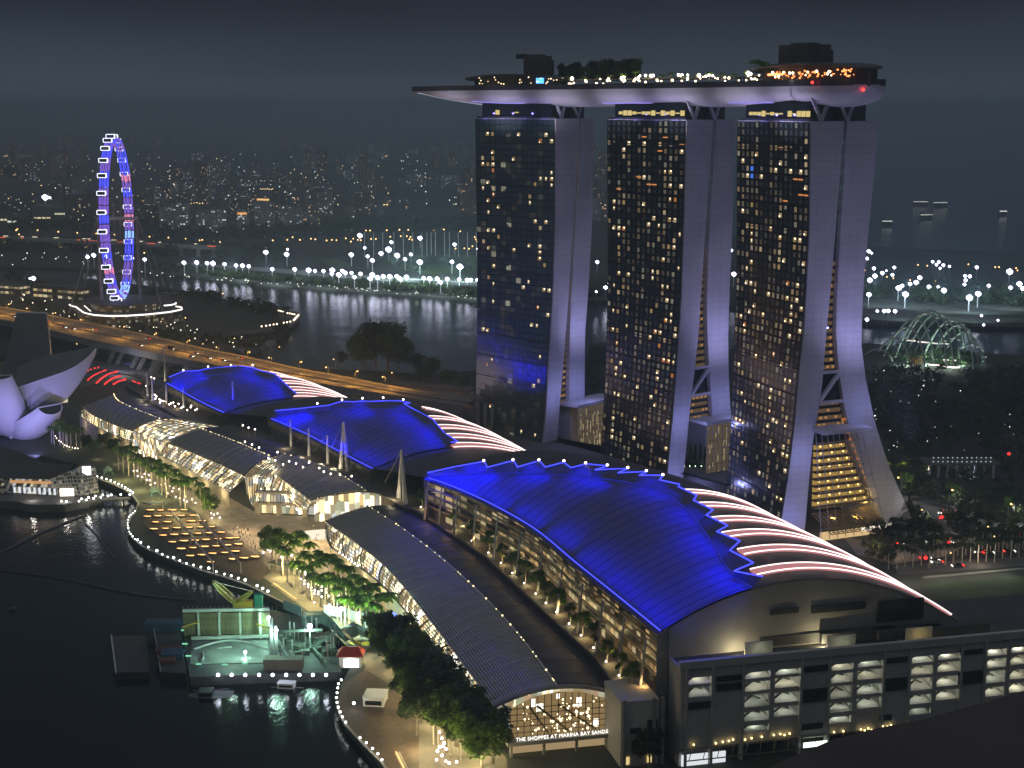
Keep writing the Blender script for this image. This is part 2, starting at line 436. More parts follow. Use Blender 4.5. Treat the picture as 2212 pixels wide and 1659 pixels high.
land('bayfront_ground', [(830,1670),(778,1601),(747,1567),(727,1514),(737,1476),(770,1420),(700,1345),(630,1310),(579,1286),(556,1274),(530,1262),(485,1247),(434,1232),(375,1209),(321,1188),(304,1178),(287,1163),(278,1145),(276,1132),(282,1116),(293,1104),(299,1087),(287,1070),(271,1059),(239,1044),(210,1034),(170,1004),(90,985),(0,977),(-300,965),(-600,960),
    (-600,800),(0,780),(330,790),(560,792),(700,796),(900,806),(1025,800),(1300,768),(1600,752),(1880,742),(2120,762),(2212,768),(2900,790),(4200,1000),(5200,1900),(3000,2600)], GROUND, 0.0)
HAZE = bpy.data.materials.new('night_haze'); HAZE.use_nodes = True
_t = HAZE.node_tree; _t.nodes.clear(); _o = _t.nodes.new('ShaderNodeOutputMaterial'); _v = _t.nodes.new('ShaderNodeVolumePrincipled')
_v.inputs['Color'].default_value = (0.68, 0.86, 1.0, 1); _v.inputs['Density'].default_value = 0.00022
_t.links.new(_v.outputs[0], _o.inputs['Volume'])
b = MB(); b.box((0, 14650, 113), (39000, 30300, 246)); tag(b.build('haze', HAZE), kind='stuff')

# ------------------------------------------------------------------ hotel towers
FACADE = cell_windows('tower_glass_grid', (0.08, 0.10, 0.11), 4.1, 3.45, 0.06, 0.30,
    ((1.0,0.62,0.25),(1.0,0.75,0.42),(1.0,0.70,0.3),(0.9,0.85,0.6)), use_uv=True, rough=0.2, dim=0.03,
    pane=(0.04, 0.96, 0.07, 0.95), spec=0.9, bump=0.03, wallvar=(0.19, 0.27, 0.29), colmask=.62, metal=.7)
FACADE_T = cell_windows('tower_glass_grid_busy', (0.05, 0.055, 0.055), 4.1, 3.45, 0.58, 0.23,
    ((1.0,0.60,0.22),(1.0,0.74,0.42),(1.0,0.70,0.36),(0.9,0.80,0.58)), use_uv=True, rough=0.2, dim=0.05,
    pane=(0.24, 0.74, 0.16, 0.84), spec=0.9, bump=0.03, wallvar=(0.15, 0.20, 0.215), colmask=.30, metal=.7)
W_BRIGHT = glow('hotel_window_bright', (1.0, 0.74, 0.42), 0.42)
W_YELLOW = glow('hotel_window_yellow', (1.0, 0.66, 0.27), 0.30)
W_ORANGE = glow('hotel_window_orange', (1.0, 0.36, 0.10), 0.42)
W_BLUE = glow('hotel_window_blue', (0.08, 0.22, 1.0), 0.9)
ATRIUM = glow('atrium_gold_light', (1.0, 0.62, 0.15), 0.40)
ATRIUMD = glow('atrium_dim_gold_light', (0.85, 0.62, 0.34), 0.11)
SLITL = glow('corridor_warm_light', (1.0, 0.68, 0.38), 0.9)
CORW = glow('corridor_window_light', (1.0, .5, .17), .5)
DOTL = glow('corridor_point_light', (0.55, 0.95, 1.0), 1.6)

def tower(label, FL, cpx, Y, az, w, dpt, Wl, Wr, El, Er, lob, fac, seed, bright_bias, slit_mat, lob_tiers):
    rnd = random.Random(seed)
    C = atY(cpx[0], cpx[1], Y); u = ang(az); v = Vector((cos(radians(az)), -sin(radians(az)), 0)); topz = 193.5
    C0 = Vector((C.x, C.y, 0))
    def sz(px, py):
        d = ray(px, py); t = (C0-EYE).dot(u)/d.dot(u); p = EYE+d*t
        return ((p-C0).dot(v), p.z)
    def prof(L):
        q = sorted((sz(*p)[1], sz(*p)[0]) for p in L)
        return lambda z: interp(q, z)
    fWl, fWr, fEl, fEr = prof(Wl), prof(Wr), prof(El), prof(Er)
    def szf(px, py):
        q0 = C0+u*w; d = ray(px, py); t = (q0-EYE).dot(u)/d.dot(u); p = EYE+d*t
        return (p.z, (p-q0).dot(v))
    qf = sorted(szf(*p) for p in FL); o0 = interp(qf, topz)
    fFl = lambda z: interp(qf, z)-o0
    def WL(l, z): return lerp(fWl(z), fFl(z), l/w)
    root = empty('hotel_tower', C0 + u*(w/2) + v*(dpt/2), label, 'tower')
    def P(s, l, z): return C0 + v*s + u*l + Vector((0, 0, z))
    zs = [topz*(i/26) for i in range(27)]
    for nm, fl, fr in (('tower_slab', fWl, fWr), ('tower_slab', fEl, fEr)):
        b = MB(); b.loft([[P(fl(z), 0, z), P(fr(z), 0, z), P((fr(z) if fl is not fWl else fFl(z)+fWr(topz)), w, z), P((fl(z) if fl is not fWl else fFl(z)), w, z)] for z in zs], True, True)
        b.build(nm, LEGW, root)
    # curved glass facade, proud of the west slab, on a floor and bay grid
    b = MB(); z0, z1 = 6.0, topz-0.6
    nb = int(w/4.1)*4.1
    b.grid(lambda i, j: P(WL(0.8+i*(w-1.0), lerp(z0, z1, j))-0.5, 0.8+i*(w-1.0), lerp(z0, z1, j)), 6, 30,
           uvfn=lambda i, j: (i*(w-1.0)+seed*41, lerp(z0, z1, j)))
    b.build('glass_facade', fac, root)
    b = MB()                                                        # floor edges and edge fins of the facade
    for kf in range(1, 15):
        z = z0+kf*12.5
        if z < z1: b.beam(P(WL(.5, z)-0.75, 0.5, z), P(WL(w-.3, z)-0.75, w-0.3, z), 0.3, 0.35)
    b.build('floor_edge', DARK, root)
    # recess between the slabs with corridor lights
    b = MB()
    zc = lob['top']
    zsl = [z for z in zs if z >= zc-8]
    b.loft([[P(fWr(z)-0.5, 3.0, z), P(fEl(z)+0.5, 3.0, z), P(fEl(z)+0.5, 3.6, z), P(fWr(z)-0.5, 3.6, z)] for z in zsl], True, True)
    b.build('recess_wall', GLASSD, root)
    items = []; warm = []; fl_ = []; bands = []; z = zc+2; kk = 0; rzv = atan2(v.y, v.x)
    while z < topz-3:
        a, c = fWr(z), fEl(z); wd = c-a
        if wd > 3.2:
            nn = max(1, int(wd/2.6))
            for q in range(nn):
                if rnd.random() < 0.6: warm.append((P(lerp(a, c, (q+.5)/nn), 2.8, z), (1.1, .2, 1.1), rzv))
            bands.append((P((a+c)/2, 2.92, z-.1), (round(wd*.92, 1), .1, 1.9), rzv))
            fl_.append((P((a+c)/2, 2.7, z-1.5), (round(wd), .3, .4), rzv))
        elif kk % 2 == 0 or slit_mat is SLITL:
            items.append((P(a+wd*.42, 2.6, z), (.8, .2, 1.1 if slit_mat is SLITL else .55), rzv))
        z += 3.45; kk += 1
    pieces('corridor_light', slit_mat, items, root); pieces('corridor_window', CORW, warm, root); pieces('corridor_floor', DARK, fl_, root); pieces('corridor_wall', glow('corridor_wall_glow', (1.0, .62, .32), .11), bands, root)  # corridor wall bands glow by themselves, imitating dimly lit floors
    for zt in lob.get('brace', ()):                                  # diagonal brace between the slabs above the atrium
        b = MB(); zb = zt-13
        b.beam(P(fWr(zb), .3, zb), P(fEl(zt), .3, zt), 1.6, 1.6); b.beam(P(fWr(zt), .3, zt+.6), P(fEl(zt), .3, zt+.6), 1.0, 1.4)
        b.beam(P(fWr(zb), .3, zb-.6), P(fEl(zb), .3, zb-.6), 1.0, 1.4); b.build('diagonal_brace', LEGW, root)
        b = MB(); b.quad(P(fWr(zb), 2.4, zb), P(fEl(zb), 2.4, zb), P(fEl(zt), 2.4, zt), P(fWr(zt), 2.4, zt)); b.build('recess_glass', GLASSD, root)
    # atrium between the feet
    a0, a1 = lob['s']; zl = lob['top']; out = lob['out']
    b = MB(); b.box(P((a0+a1)/2, -out/2+2, zl+.9), (a1-a0+2, out+4, 1.8), u=v); b.build('atrium_roof', LEGW, root)
    if lob_tiers:
        bt, bl, bo, bs = [], [], [], []; n = 13; rzv = atan2(v.y, v.x)
        for i in range(n):
            f = i/(n-1); py = lerp(912, 1090, f)
            sl, za = sz(lerp(1778, 1758, f), py); sr, _ = sz(lerp(1818, 1876, f), py); so, _ = sz(lerp(1826, 1889, f), py)
            hh = (zl-8)/n; ins = lerp(7, 1.5, f)
            bt.append((P((sl+sr)/2, ins, za), (sr-sl, .4, hh*.72), rzv)); bs.append((P((sl+sr)/2, ins-1.2, za-hh*.5), (sr-sl+.6, 3.0, .8), rzv))
            for q in range(2+i//3): bl.append((P(lerp(sl, sr, (q+.5)/(2+i//3)), ins-1.2, za+hh*.12), (.5,), 0))
            bo.append((P(so, 1.5-f, za), (2.2, .5, 1.3), rzv))
        pieces('gallery_wall', ATRIUM, bt, root); pieces('gallery_floor', mat('gallery_edge', (.06, .045, .03)), bs, root)  # gallery walls glow; the gold lamp light is put into their colour
        pieces('gallery_lamp', glow('gallery_lamps', (1.0, .62, .2), 2.6), bl, root); pieces('orange_window', W_ORANGE, bo, root)
        for s_, l_, z_, e_ in ((18, -4, 9, 2600), (30, -5, 8, 2600), (38, -2, 14, 1600)): light('POINT', P(s_, l_, z_), e_, (1, .66, .22), .4)
        b = MB(); q0 = [P(a0+1, 1, 11), P(a1+8, 1, 11), P(a1+10, -out-5, 4.6), P(a0+2, -out-5, 4.6)]
        for i in range(15):
            f = i/14; b.beam(lerp(q0[0], q0[3], f), lerp(q0[1], q0[2], f), .3); b.beam(lerp(q0[0], q0[1], f), lerp(q0[3], q0[2], f), .3)
        b.build('entrance_canopy', mat('bronze_lattice', (.26, .19, .08), .5), root)
        b = MB(); b.box(P((a0+a1)/2+4, -out+1, 2.2), (a1-a0+8, .6, 4.0), u=v); b.build('entrance_light', glow('entrance_glow', (1.0, .68, .32), .8, True), root)
        text_mesh('sign_text', 'MARINA BAY', 2.9, glow('sign_white', (1, .9, .75), 1.6), P(a1+2, -out-5.4, 4.4), (pi/2, 0, rzv), root)
    else:
        b = MB(); b.box(P((a0+a1)/2, -out+1.2, zl/2), (a1-a0-1, .4, zl-1), u=v); b.build('atrium_glow', ATRIUMD, root)
        pieces('atrium_lamp', glow('atrium_lamps', (1, .78, .42), .5), [(P(lerp(a0+1, a1-1, rnd.random()), -out+.8, lerp(5, zl-3, rnd.random())), (.35, .2, rnd.choice((1, 2, 3.5, 6))), atan2(v.y, v.x)) for q in range(46)], root)
    b = MB()                                                        # glass mullions of the atrium front
    for q in range(9):
        f = q/8; ex = lob.get('spread', 0)
        b.beam(P(lerp(a0, a1+ex*.0, f), -out*.15 if lob_tiers else -out, zl), P(lerp(a0, a1+ex, f), -out, 1), .3)
    for q in range(1, 9):
        z = zl*q/9; f = 1-q/9; ex = lob.get('spread', 0)
        yy = -out*(.15+.85*f) if lob_tiers else -out
        b.beam(P(a0, yy, z), P(a1+ex*f, yy, z), .25)
    b.build('atrium_mullion', mat('mullion_steel', (.35, .33, .3), .5), root)
    # recessed crown under the sky deck, V-struts
    b = MB(); b.box(P(dpt*.5, w*.52, topz+4.2), (dpt-5, w-9, 8.4), u=v); b.build('crown', GLASSD, root)
    b = MB()
    for s0 in (6.5, 20.5):
        for ds in (-5.0, 5.0): b.beam(P(s0, 1.5, topz), P(s0+ds, 2.5, topz+11.0), 1.3)
    b.build('support_strut', LEGW, root)
    b = MB(); b.box(P(1.2, w*.5, topz+.5), (2.2, w-2, 1.0), u=v); b.build('roof_parapet', DARK, root)
    # lit crown lounge windows
    pieces('lounge_window', glow('lounge_light', (1.0, .78, .3), .8), [(P(2.35, lerp(6, w-8, q/13), topz+3.2), (.25, 3.0, rnd.choice((.6, 1.5, 2.6))), atan2(v.y, v.x)) for q in range(14) if rnd.random() < bright_bias*.75], root)
    # lit hotel rooms: the hundred that show largest, each a window of its own
    RL_ = glow('room_lamp', (1.0, .82, .55), 2.6); mes = []
    for mm in (W_BRIGHT, W_YELLOW, W_ORANGE, W_BLUE):
        for kk in range(4):
            bm_ = MB(); wd_ = (1.9, 1.3, 2.3, 1.6)[kk]; bm_.box((0, 0, 0), (.25, wd_, 2.1))
            if kk < 3: bm_.box((-.1, (.5, -.3, -.6)[kk], (-.4, .3, .5)[kk]), (.25, (.75, .55, .9)[kk], (.8, .7, .8)[kk]), mi=1)
            mes.append(bm_.mesh('lit_window', [mm, RL_] if mm is not W_BLUE else [mm, mm]))
    bw = MB(); bw.box((0, 0, 0), (.25, 3.4, .6)); wide = bw.mesh('lit_window', glow('hotel_cornice_orange', (1, .36, .1), .8))
    nbays = int((w-1)/4.1); cells = set(); rz = atan2(v.y, v.x)
    cols = [(.95, .8, .9, .35, .55, .1, .05, .15, .1, .3, .1, .75, .9, .6)[i % 14] if seed == 1 else (.9, .7, .95, .85, .5, .75, .2, .55, .1, .1, .35, .8, .9, .7)[i % 14] for i in range(nbays)]
    tries = 0
    while len(cells) < (100 if seed > 1 else 66) and tries < 6000:
        tries += 1
        i = rnd.randrange(nbays); j = int(rnd.random()**(.75)*52)+2
        if rnd.random() > (.12 + .9*cols[i]**2): continue
        if (i, j) in cells: continue
        cells.add((i, j))
    for i, j in sorted(cells):
        z = j*3.45+1.75
        if z > topz-3: continue
        l = 0.8+(i+.5)*4.1
        r = rnd.random(); kq = rnd.choice((0, 1, 2, 2, 3)); me = mes[kq] if r < .42 else mes[4+kq] if r < .93 else mes[8+kq]
        if seed == 3 and j > 40 and r > .80: me = mes[12] if i > nbays*.5 else wide
        if seed >= 2 and j > 44 and .5 < r < .75: me = wide
        inst('lit_window', me, P(WL(l, z)-.62, l, z), rz, 1, root)
    # up-lights that wash the end walls violet
    for s_, zz, pw in ((lerp(fWl(0), fWr(0), .5), 3, 1.0), (lerp(fEl(zc), fEr(zc), .6), zc+3, .85)):
        p = P(s_, -36, zz-6)
        light('SPOT', p, 170000*pw, (.56, .52, 1.0), 1.2, target=P(lerp(fWl(110), fWr(110), .5) if s_ < dpt*.4 else lerp(fEl(110), fEr(110), .5), 0, zz+95), spot=66, blend=1.0)
    for s_, zz, e_ in ((lerp(fWl(0), fWr(0), .4), 10, 5200), (lerp(fWl(40), fWr(40), .5), 40, 4200), (lerp(fEl(zc), fEr(zc), .55), zc+10, 3600), (lerp(fEl(zc+40), fEr(zc+40), .55), zc+45, 3000)):
        light('POINT', P(s_, -13, zz), e_, (.36, .38, 1.0), .5)
    for l in (9, 24, 39, 54):                                        # violet wash under the hull
        light('POINT', P(-2.2, min(l, w-4), topz+2.6), 640, (.28, .22, 1.0), .4)
    return dict(root=root, P=P, C0=C0, u=u, v=v, w=w, topz=topz, sz=sz, fWl=fWl, fEr=fEr, center=P(dpt/2, w/2, 0))

TS = tower('nearest of the three glass hotel towers, with a tall golden atrium between its splayed legs', [(1592,266),(1591,600),(1582,850),(1570,1050)], (1752,262), 672, -23, 62, 36,
    [(1752,262),(1750,500),(1742,640),(1737,719),(1728,793),(1717,917),(1703,1031),(1694,1087)],
    [(1824,262),(1805,500),(1795,620),(1785,719),(1776,832),(1768,886),(1757,946),(1748,1031),(1742,1104)],
    [(1830,262),(1816,500),(1808,640),(1806,719),(1810,776),(1817,832),(1826,889),(1846,960),(1870,1030),(1893,1096),(1912,1135)],
    [(1898,262),(1884,420),(1870,560),(1863,660),(1861,747),(1870,818),(1890,912),(1918,1002),(1952,1079),(1977,1138)],
    dict(top=51, s=(8, 33), out=9, spread=12, brace=(78,)), FACADE_T, 3, 1.2, DOTL, True)
TM = tower('middle hotel tower of the three, its facade busy with warm room lights', [(1312,257),(1314,600),(1309,800),(1300,960)], (1484,258), 750, -36, 62, 34,
    [(1484,258),(1480,450),(1473,640),(1468,719),(1463,794),(1453,906),(1447,971)],
    [(1541,258),(1528,450),(1514,640),(1509,719),(1500,806),(1492,869),(1482,971)],
    [(1548,258),(1534,468),(1527,640),(1528,719),(1533,806),(1537,869),(1545,960)],
    [(1588,258),(1584,450),(1577,600),(1573,719),(1574,806),(1577,869),(1584,960)],
    dict(top=38, s=(10, 38), out=10, brace=(66,)), FACADE_T, 2, 1.4, DOTL, False)
TN = tower('farthest hotel tower of the three, mostly dark glass with few room lights', [(1027,245),(1032,560),(1031,750),(1029,880)], (1201,252), 828, -47, 62, 33,
    [(1201,252),(1201,468),(1195,640),(1190,719),(1185,789),(1179,906),(1175,939)],
    [(1252,255),(1240,468),(1227,660),(1222,719),(1215,814),(1210,859),(1204,949)],
    [(1256,255),(1243.5,468),(1233,660),(1231,719),(1230,819),(1230,864),(1232,940)],
    [(1284,255),(1280,468),(1270,640),(1264,719),(1263,794),(1263,864),(1264,940)],
    dict(top=31, s=(9, 44), out=11), FACADE, 1, .35, SLITL, False)

# ------------------------------------------------------------------ the boat-shaped sky deck across the tower tops
uS, uN = ang(157), ang(-50)
_k = [TS['center']+uS*48, TS['center']+uS*22, TS['center'], TM['center'], TN['center'], TN['center']+uN*50, TN['center']+uN*96]
for p in _k: p.z = 0
def sp(t): return catmull(_k, t)
def spd(t):
    d = sp(min(1, t+.004))-sp(max(0, t-.004)); return d.normalized()
def spn(t): d = spd(t); return Vector((d.y, -d.x, 0))          # towards the bay
if spn(.4).dot(Vector((0, -1, 0))) < 0:
    _spn = spn
    def spn(t): return -_spn(t)
_L = [0.0]
for i in range(400): _L.append(_L[-1]+(sp((i+1)/400)-sp(i/400)).length)
LEN = _L[-1]
def t_of(l):
    for i in range(400):
        if _L[i+1] >= l: return (i+(l-_L[i])/max(1e-6, _L[i+1]-_L[i]))/400
    return 1.0
def halfw(l):
    a = l/LEN; r = LEN-l
    w = 19.0
    if l < 26: w *= sqrt(max(0, 1-((26-l)/26)**2))**.8
    if r < 105: w *= max(.02, (1-((105-r)/105)**2.6))
    return max(w, .25)
def hdepth(l):
    r = LEN-l; d = 9.8
    if l < 18: d *= .04+.96*sqrt(max(0, 1-((18-l)/18)**2))
    if r < 95: d *= max(.12, 1-((95-r)/95)**1.9)
    return d
ZR = 209.5
def hullpt(l, a):
    """a from -1 (bay side rim) to 1 (sea side rim)"""
    t = t_of(l); n = spn(t); w = halfw(l); th = a*pi/2
    return sp(t) + n*(-w*sin(th)) + Vector((0, 0, ZR-hdepth(l)*cos(th)**.62))
sky_root = empty('sky_deck', sp(.45)+Vector((0, 0, ZR)), 'long boat-shaped pale deck laid across the tops of the three hotel towers', 'deck')
b = MB(); NL = 110
b.grid(lambda i, j: hullpt(.01+i*(LEN-.02), 2*j-1), NL, 22); b.build('hull', HULL, sky_root, smooth=True)
b = MB(); b.grid(lambda i, j: (lambda l: sp(t_of(l))+spn(t_of(l))*halfw(l)*(1-2*j)*.985+Vector((0, 0, ZR+.05)))(.01+i*(LEN-.02)), NL, 4); b.build('deck_floor', DCONC, sky_root)
b = MB()                                                            # glass parapet band all round
for sgn in (1, -1):
    b.loft([[sp(t_of(l))+spn(t_of(l))*(halfw(l)+o)*sgn+Vector((0, 0, z)) for o, z in ((.25, ZR-.4), (.3, ZR+2.4), (-.3, ZR+2.4), (-.35, ZR-.4))] for l in [LEN*i/NL for i in range(NL+1)]], True, True)
b.build('parapet', mat('parapet_glass', (.06, .06, .065), .35), sky_root)
b = MB()                                                            # keel light line on the cantilever
b.tube([hullpt(LEN-103+i*3.4, 0)+Vector((0, 0, -.35)) for i in range(30)], .22, 5); b.build('keel_light', glow('keel_light', (.75, .75, 1), .6), sky_root)
b = MB()
for lo, hi in ((40, 86), (135, 180), (240, 285)):
    b = MB(); b.tube([hullpt(lerp(lo, hi, i/10), -.55)+Vector((0, 0, -.3)) for i in range(11)], .2, 5); b.build('violet_line', glow('violet_line', (.35, .3, 1.0), 1.2), sky_root)
def find_l(px, off=0):
    best = min(range(0, 700), key=lambda i: abs(proj(sp(t_of(LEN*i/699))+spn(t_of(LEN*i/699))*off+Vector((0, 0, ZR)))[0]-px)); return LEN*best/699
def deck(px, off=0, z=0):
    l = find_l(px, off); t = t_of(l); p = sp(t)+spn(t)*off; return Vector((p.x, p.y, ZR+z)), atan2(spd(t).y, spd(t).x)
def deck_h(px, py, off=0):
    p, r = deck(px, off); return zat(px, py, p.x, p.y)-ZR
# rooftop structures, parts of the deck
for nm, x0, x1, ytop, dep in (('lift_core', 1147, 1176, 121, 12), ('lift_core', 1704, 1768, 97, 14)):
    p0, r0 = deck(x0); p1, r1 = deck(x1); c = (p0+p1)/2; h = deck_h((x0+x1)/2, ytop)
    wd = (p1-p0).length
    b = MB(); b.box((c.x, c.y, ZR+h/2), (wd, dep, h), rz=(r0)); 
    b.box((c.x, c.y, ZR+h+.4), (wd*.6, dep*.5, .9), rz=r0); b.box((c.x+1, c.y, ZR+h*.5), (wd*.94, dep+1.5, h*.75), rz=r0)
    b.build(nm, mat('core_cladding', (.10, .085, .075), .7), sky_root)
p0, r0 = deck(1146)
b = MB(); h = deck_h(1146, 122)
b.beam(p0+Vector((0, 0, h)), deck(1119)[0]+Vector((0, 0, h+.6)), 1.3, 1.6); b.box(deck(1127)[0]+Vector((0, 0, h+.2)), (7, 2, 2.6), rz=r0); b.build('roof_crane', DARK, sky_root)
def roofband(x0, x1, off0, off1, z0, z1, bulge, m, nm, n=24):
    l0, l1 = find_l(x0), find_l(x1); b = MB()
    def q(l, o, z): t = t_of(l); return sp(t)+spn(t)*min(o, halfw(l)-.8)+Vector((0, 0, ZR+z))
    rings = []
    for i in range(n+1):
        f = i/n; l = lerp(l0, l1, f); zk = .70+.30*sin(pi*f)**.7 if z1 > 5 else 1; s = sqrt(max(0.0, 1-(2*f-1)**2))**.6*bulge+(1-bulge)
        rings.append([q(l, lerp(0, off0, s), z0*zk), q(l, lerp(0, off0, s), z1*zk), q(l, lerp(0, off1, s), z1*zk), q(l, lerp(0, off1, s), z0*zk)])
    b.loft(rings, True, True); return b.build(nm, m, sky_root)
roofband(1020, 1220, 15, -14, 7.6, 8.6, .8, ROOFD, 'restaurant_roof')
roofband(1030, 1215, 8, -10, 0, 7.6, .8, mat('restaurant_wall', (.06, .05, .04)), 'restaurant_wall')
roofband(1645, 1905, 16, -14, 9.2, 10.3, .8, ROOFD, 'club_roof')
roofband(1650, 1890, 7, -10, 0, 9.2, .8, mat('club_wall', (.05, .03, .025)), 'club_wall')
roofband(1228, 1640, 12, -15, 4.4, 4.9, .3, ROOFD, 'pool_canopy')
roofband(966, 1060, 12, -8, 0, 2.6, .5, mat('viewing_kiosk_wall', (.2, .19, .18)), 'viewing_kiosk')
rnd = random.Random(5)
def deck_lamps(nm, label, m, xs, offr, zr, r, n, group):
    me = MB(); me.sphere((0, 0, 0), r, 6, 4); me.v = me.v; ms = me.mesh(nm, m)
    for i in range(n):
        x = rnd.uniform(*xs); p, _ = deck(x, rnd.uniform(*offr)); inst(nm, ms, p+Vector((0, 0, rnd.uniform(*zr))), 0, rnd.uniform(.6, 1.25), sky_root)
deck_lamps('pool_lamp', None, G_WARM, (1228, 1640), (13.5, 18), (1.5, 5.0), .5, 62, None)
deck_lamps('garden_lamp', None, glow('garden_lamp', (1.0, .82, .6), 16), (1230, 1625), (13, 17), (5, 6.2), .75, 18, None)
deck_lamps('restaurant_lamp', None, glow('restaurant_lamp', (1.0, .7, .4), 3), (1025, 1220), (11.3, 14), (3, 7), .35, 26, None)
deck_lamps('club_lamp', None, glow('club_lamp', (1.0, .28, .08), 3.2), (1655, 1890), (8, 15), (3.4, 6.6), .40, 80, None)
deck_lamps('club_bright_lamp', None, glow('club_bright_lamp', (1.0, .72, .45), 8), (1660, 1800), (10, 16), (4, 6.5), .5, 14, None)
pieces('kiosk_window', glow('kiosk_window', (.95, .95, .45), 1.5), [(deck(1052-i*3.4, 12.6)[0]+Vector((0, 0, 1.6)), (.7, .5, .9), 0) for i in range(22)], sky_root)
b = MB(); p, r = deck(1167, 11.6); b.box(p+Vector((0, 0, 4.6)), (5.5, .6, 3), rz=r); b.build('blue_screen', glow('blue_screen', (.08, .35, 1.0), 3), sky_root)
for x0, x1, z in ((1658, 1690, 5.2), (1862, 1892, 5.0)):
    b = MB(); b.tube([deck(lerp(x0, x1, i/7), 13.5)[0]+Vector((0, 0, z)) for i in range(8)], .55, 5); b.build('club_light_string', glow('club_string', (1.0, .33, .12), 3), sky_root)
beacon = MB(); beacon.sphere((0, 0, 0), .65, 8, 5); bms = beacon.mesh('beacon_light', G_RED)
for px, py, off in ((1170,125,0),(1752,101,0),(1754,178,20),(1931,194,3)):
    p, r = deck(px, off); inst('beacon_light', bms, Vector((p.x, p.y, zat(px, py, p.x, p.y))), 0, 1, sky_root)

for l_ in (30, 75, 120, 165, 210, 255, 300):                        # unseen spots added off the bay side to light the hull
    t_ = t_of(l_); p = sp(t_)+spn(t_)*36+Vector((0, 0, ZR-24)); light('SPOT', p, 17000, (.80, .74, 1.0), .6, target=hullpt(l_, -.6), spot=95, blend=1.0)
# ------------------------------------------------------------------ vaulted roofs
class Vault:
    def __init__(s, W, R, E): s.W, s.R, s.E = [Vector(p) for p in W], [Vector(p) for p in R], [Vector(p) for p in E]
    def S(s, t, q):
        w, r, e = catmull(s.W, t), catmull(s.R, t), catmull(s.E, t)
        return w*((1-q)*(1-2*q)) + r*(4*q*(1-q)) + e*(q*(2*q-1))
    def N(s, t, q):
        d = 1e-3; a = s.S(min(1, t+d), q)-s.S(max(0, t-d), q); b = s.S(t, min(1, q+d))-s.S(t, max(0, q-d))
        n = a.cross(b).normalized(); return n if n.z > 0 else -n
    def up(s, t, q, h): return s.S(t, q)+s.N(t, q)*h
    def table(s):
        if not hasattr(s, '_tab'):
            s._tab = []
            for i in range(81):
                for j in range(57):
                    t, q = i/80, j/80
                    x, y = proj(s.S(t, q)); s._tab.append((x, y, t, q))
        return s._tab
    def inv(s, px, py):
        _, _, t, q = min(s.table(), key=lambda r: (r[0]-px)**2+(r[1]-py)**2)
        h = 1/80
        for _ in range(14):
            best = None
            for a in (-h, 0, h):
                for c in (-h, 0, h):
                    tt, qq = min(1, max(0, t+a)), min(1, max(0, q+c))
                    x, y = proj(s.S(tt, qq)); d = (x-px)**2+(y-py)**2
                    if best is None or d < best[0]: best = (d, tt, qq)
            if best[1] == t and best[2] == q: h /= 2
            t, q = best[1], best[2]
        return t, q
def hall_vault(W, az, width, zr, ze):
    Wp = [at(*p) for p in W]; n = len(Wp); R, E = [], []
    for i, p in enumerate(Wp):
        d = ang(az[i]); R.append(p+d*width[i]*.5+Vector((0, 0, zr[i]-p.z))); E.append(p+d*width[i]+Vector((0, 0, ze[i]-p.z)))
    return Vault(Wp, R, E)
BLUE_ROOF = mat('blue_lit_roof_sheet', (0.11, 0.11, 0.15), 0.55, var=0.05, scale=0.05)
TERR = 19.0
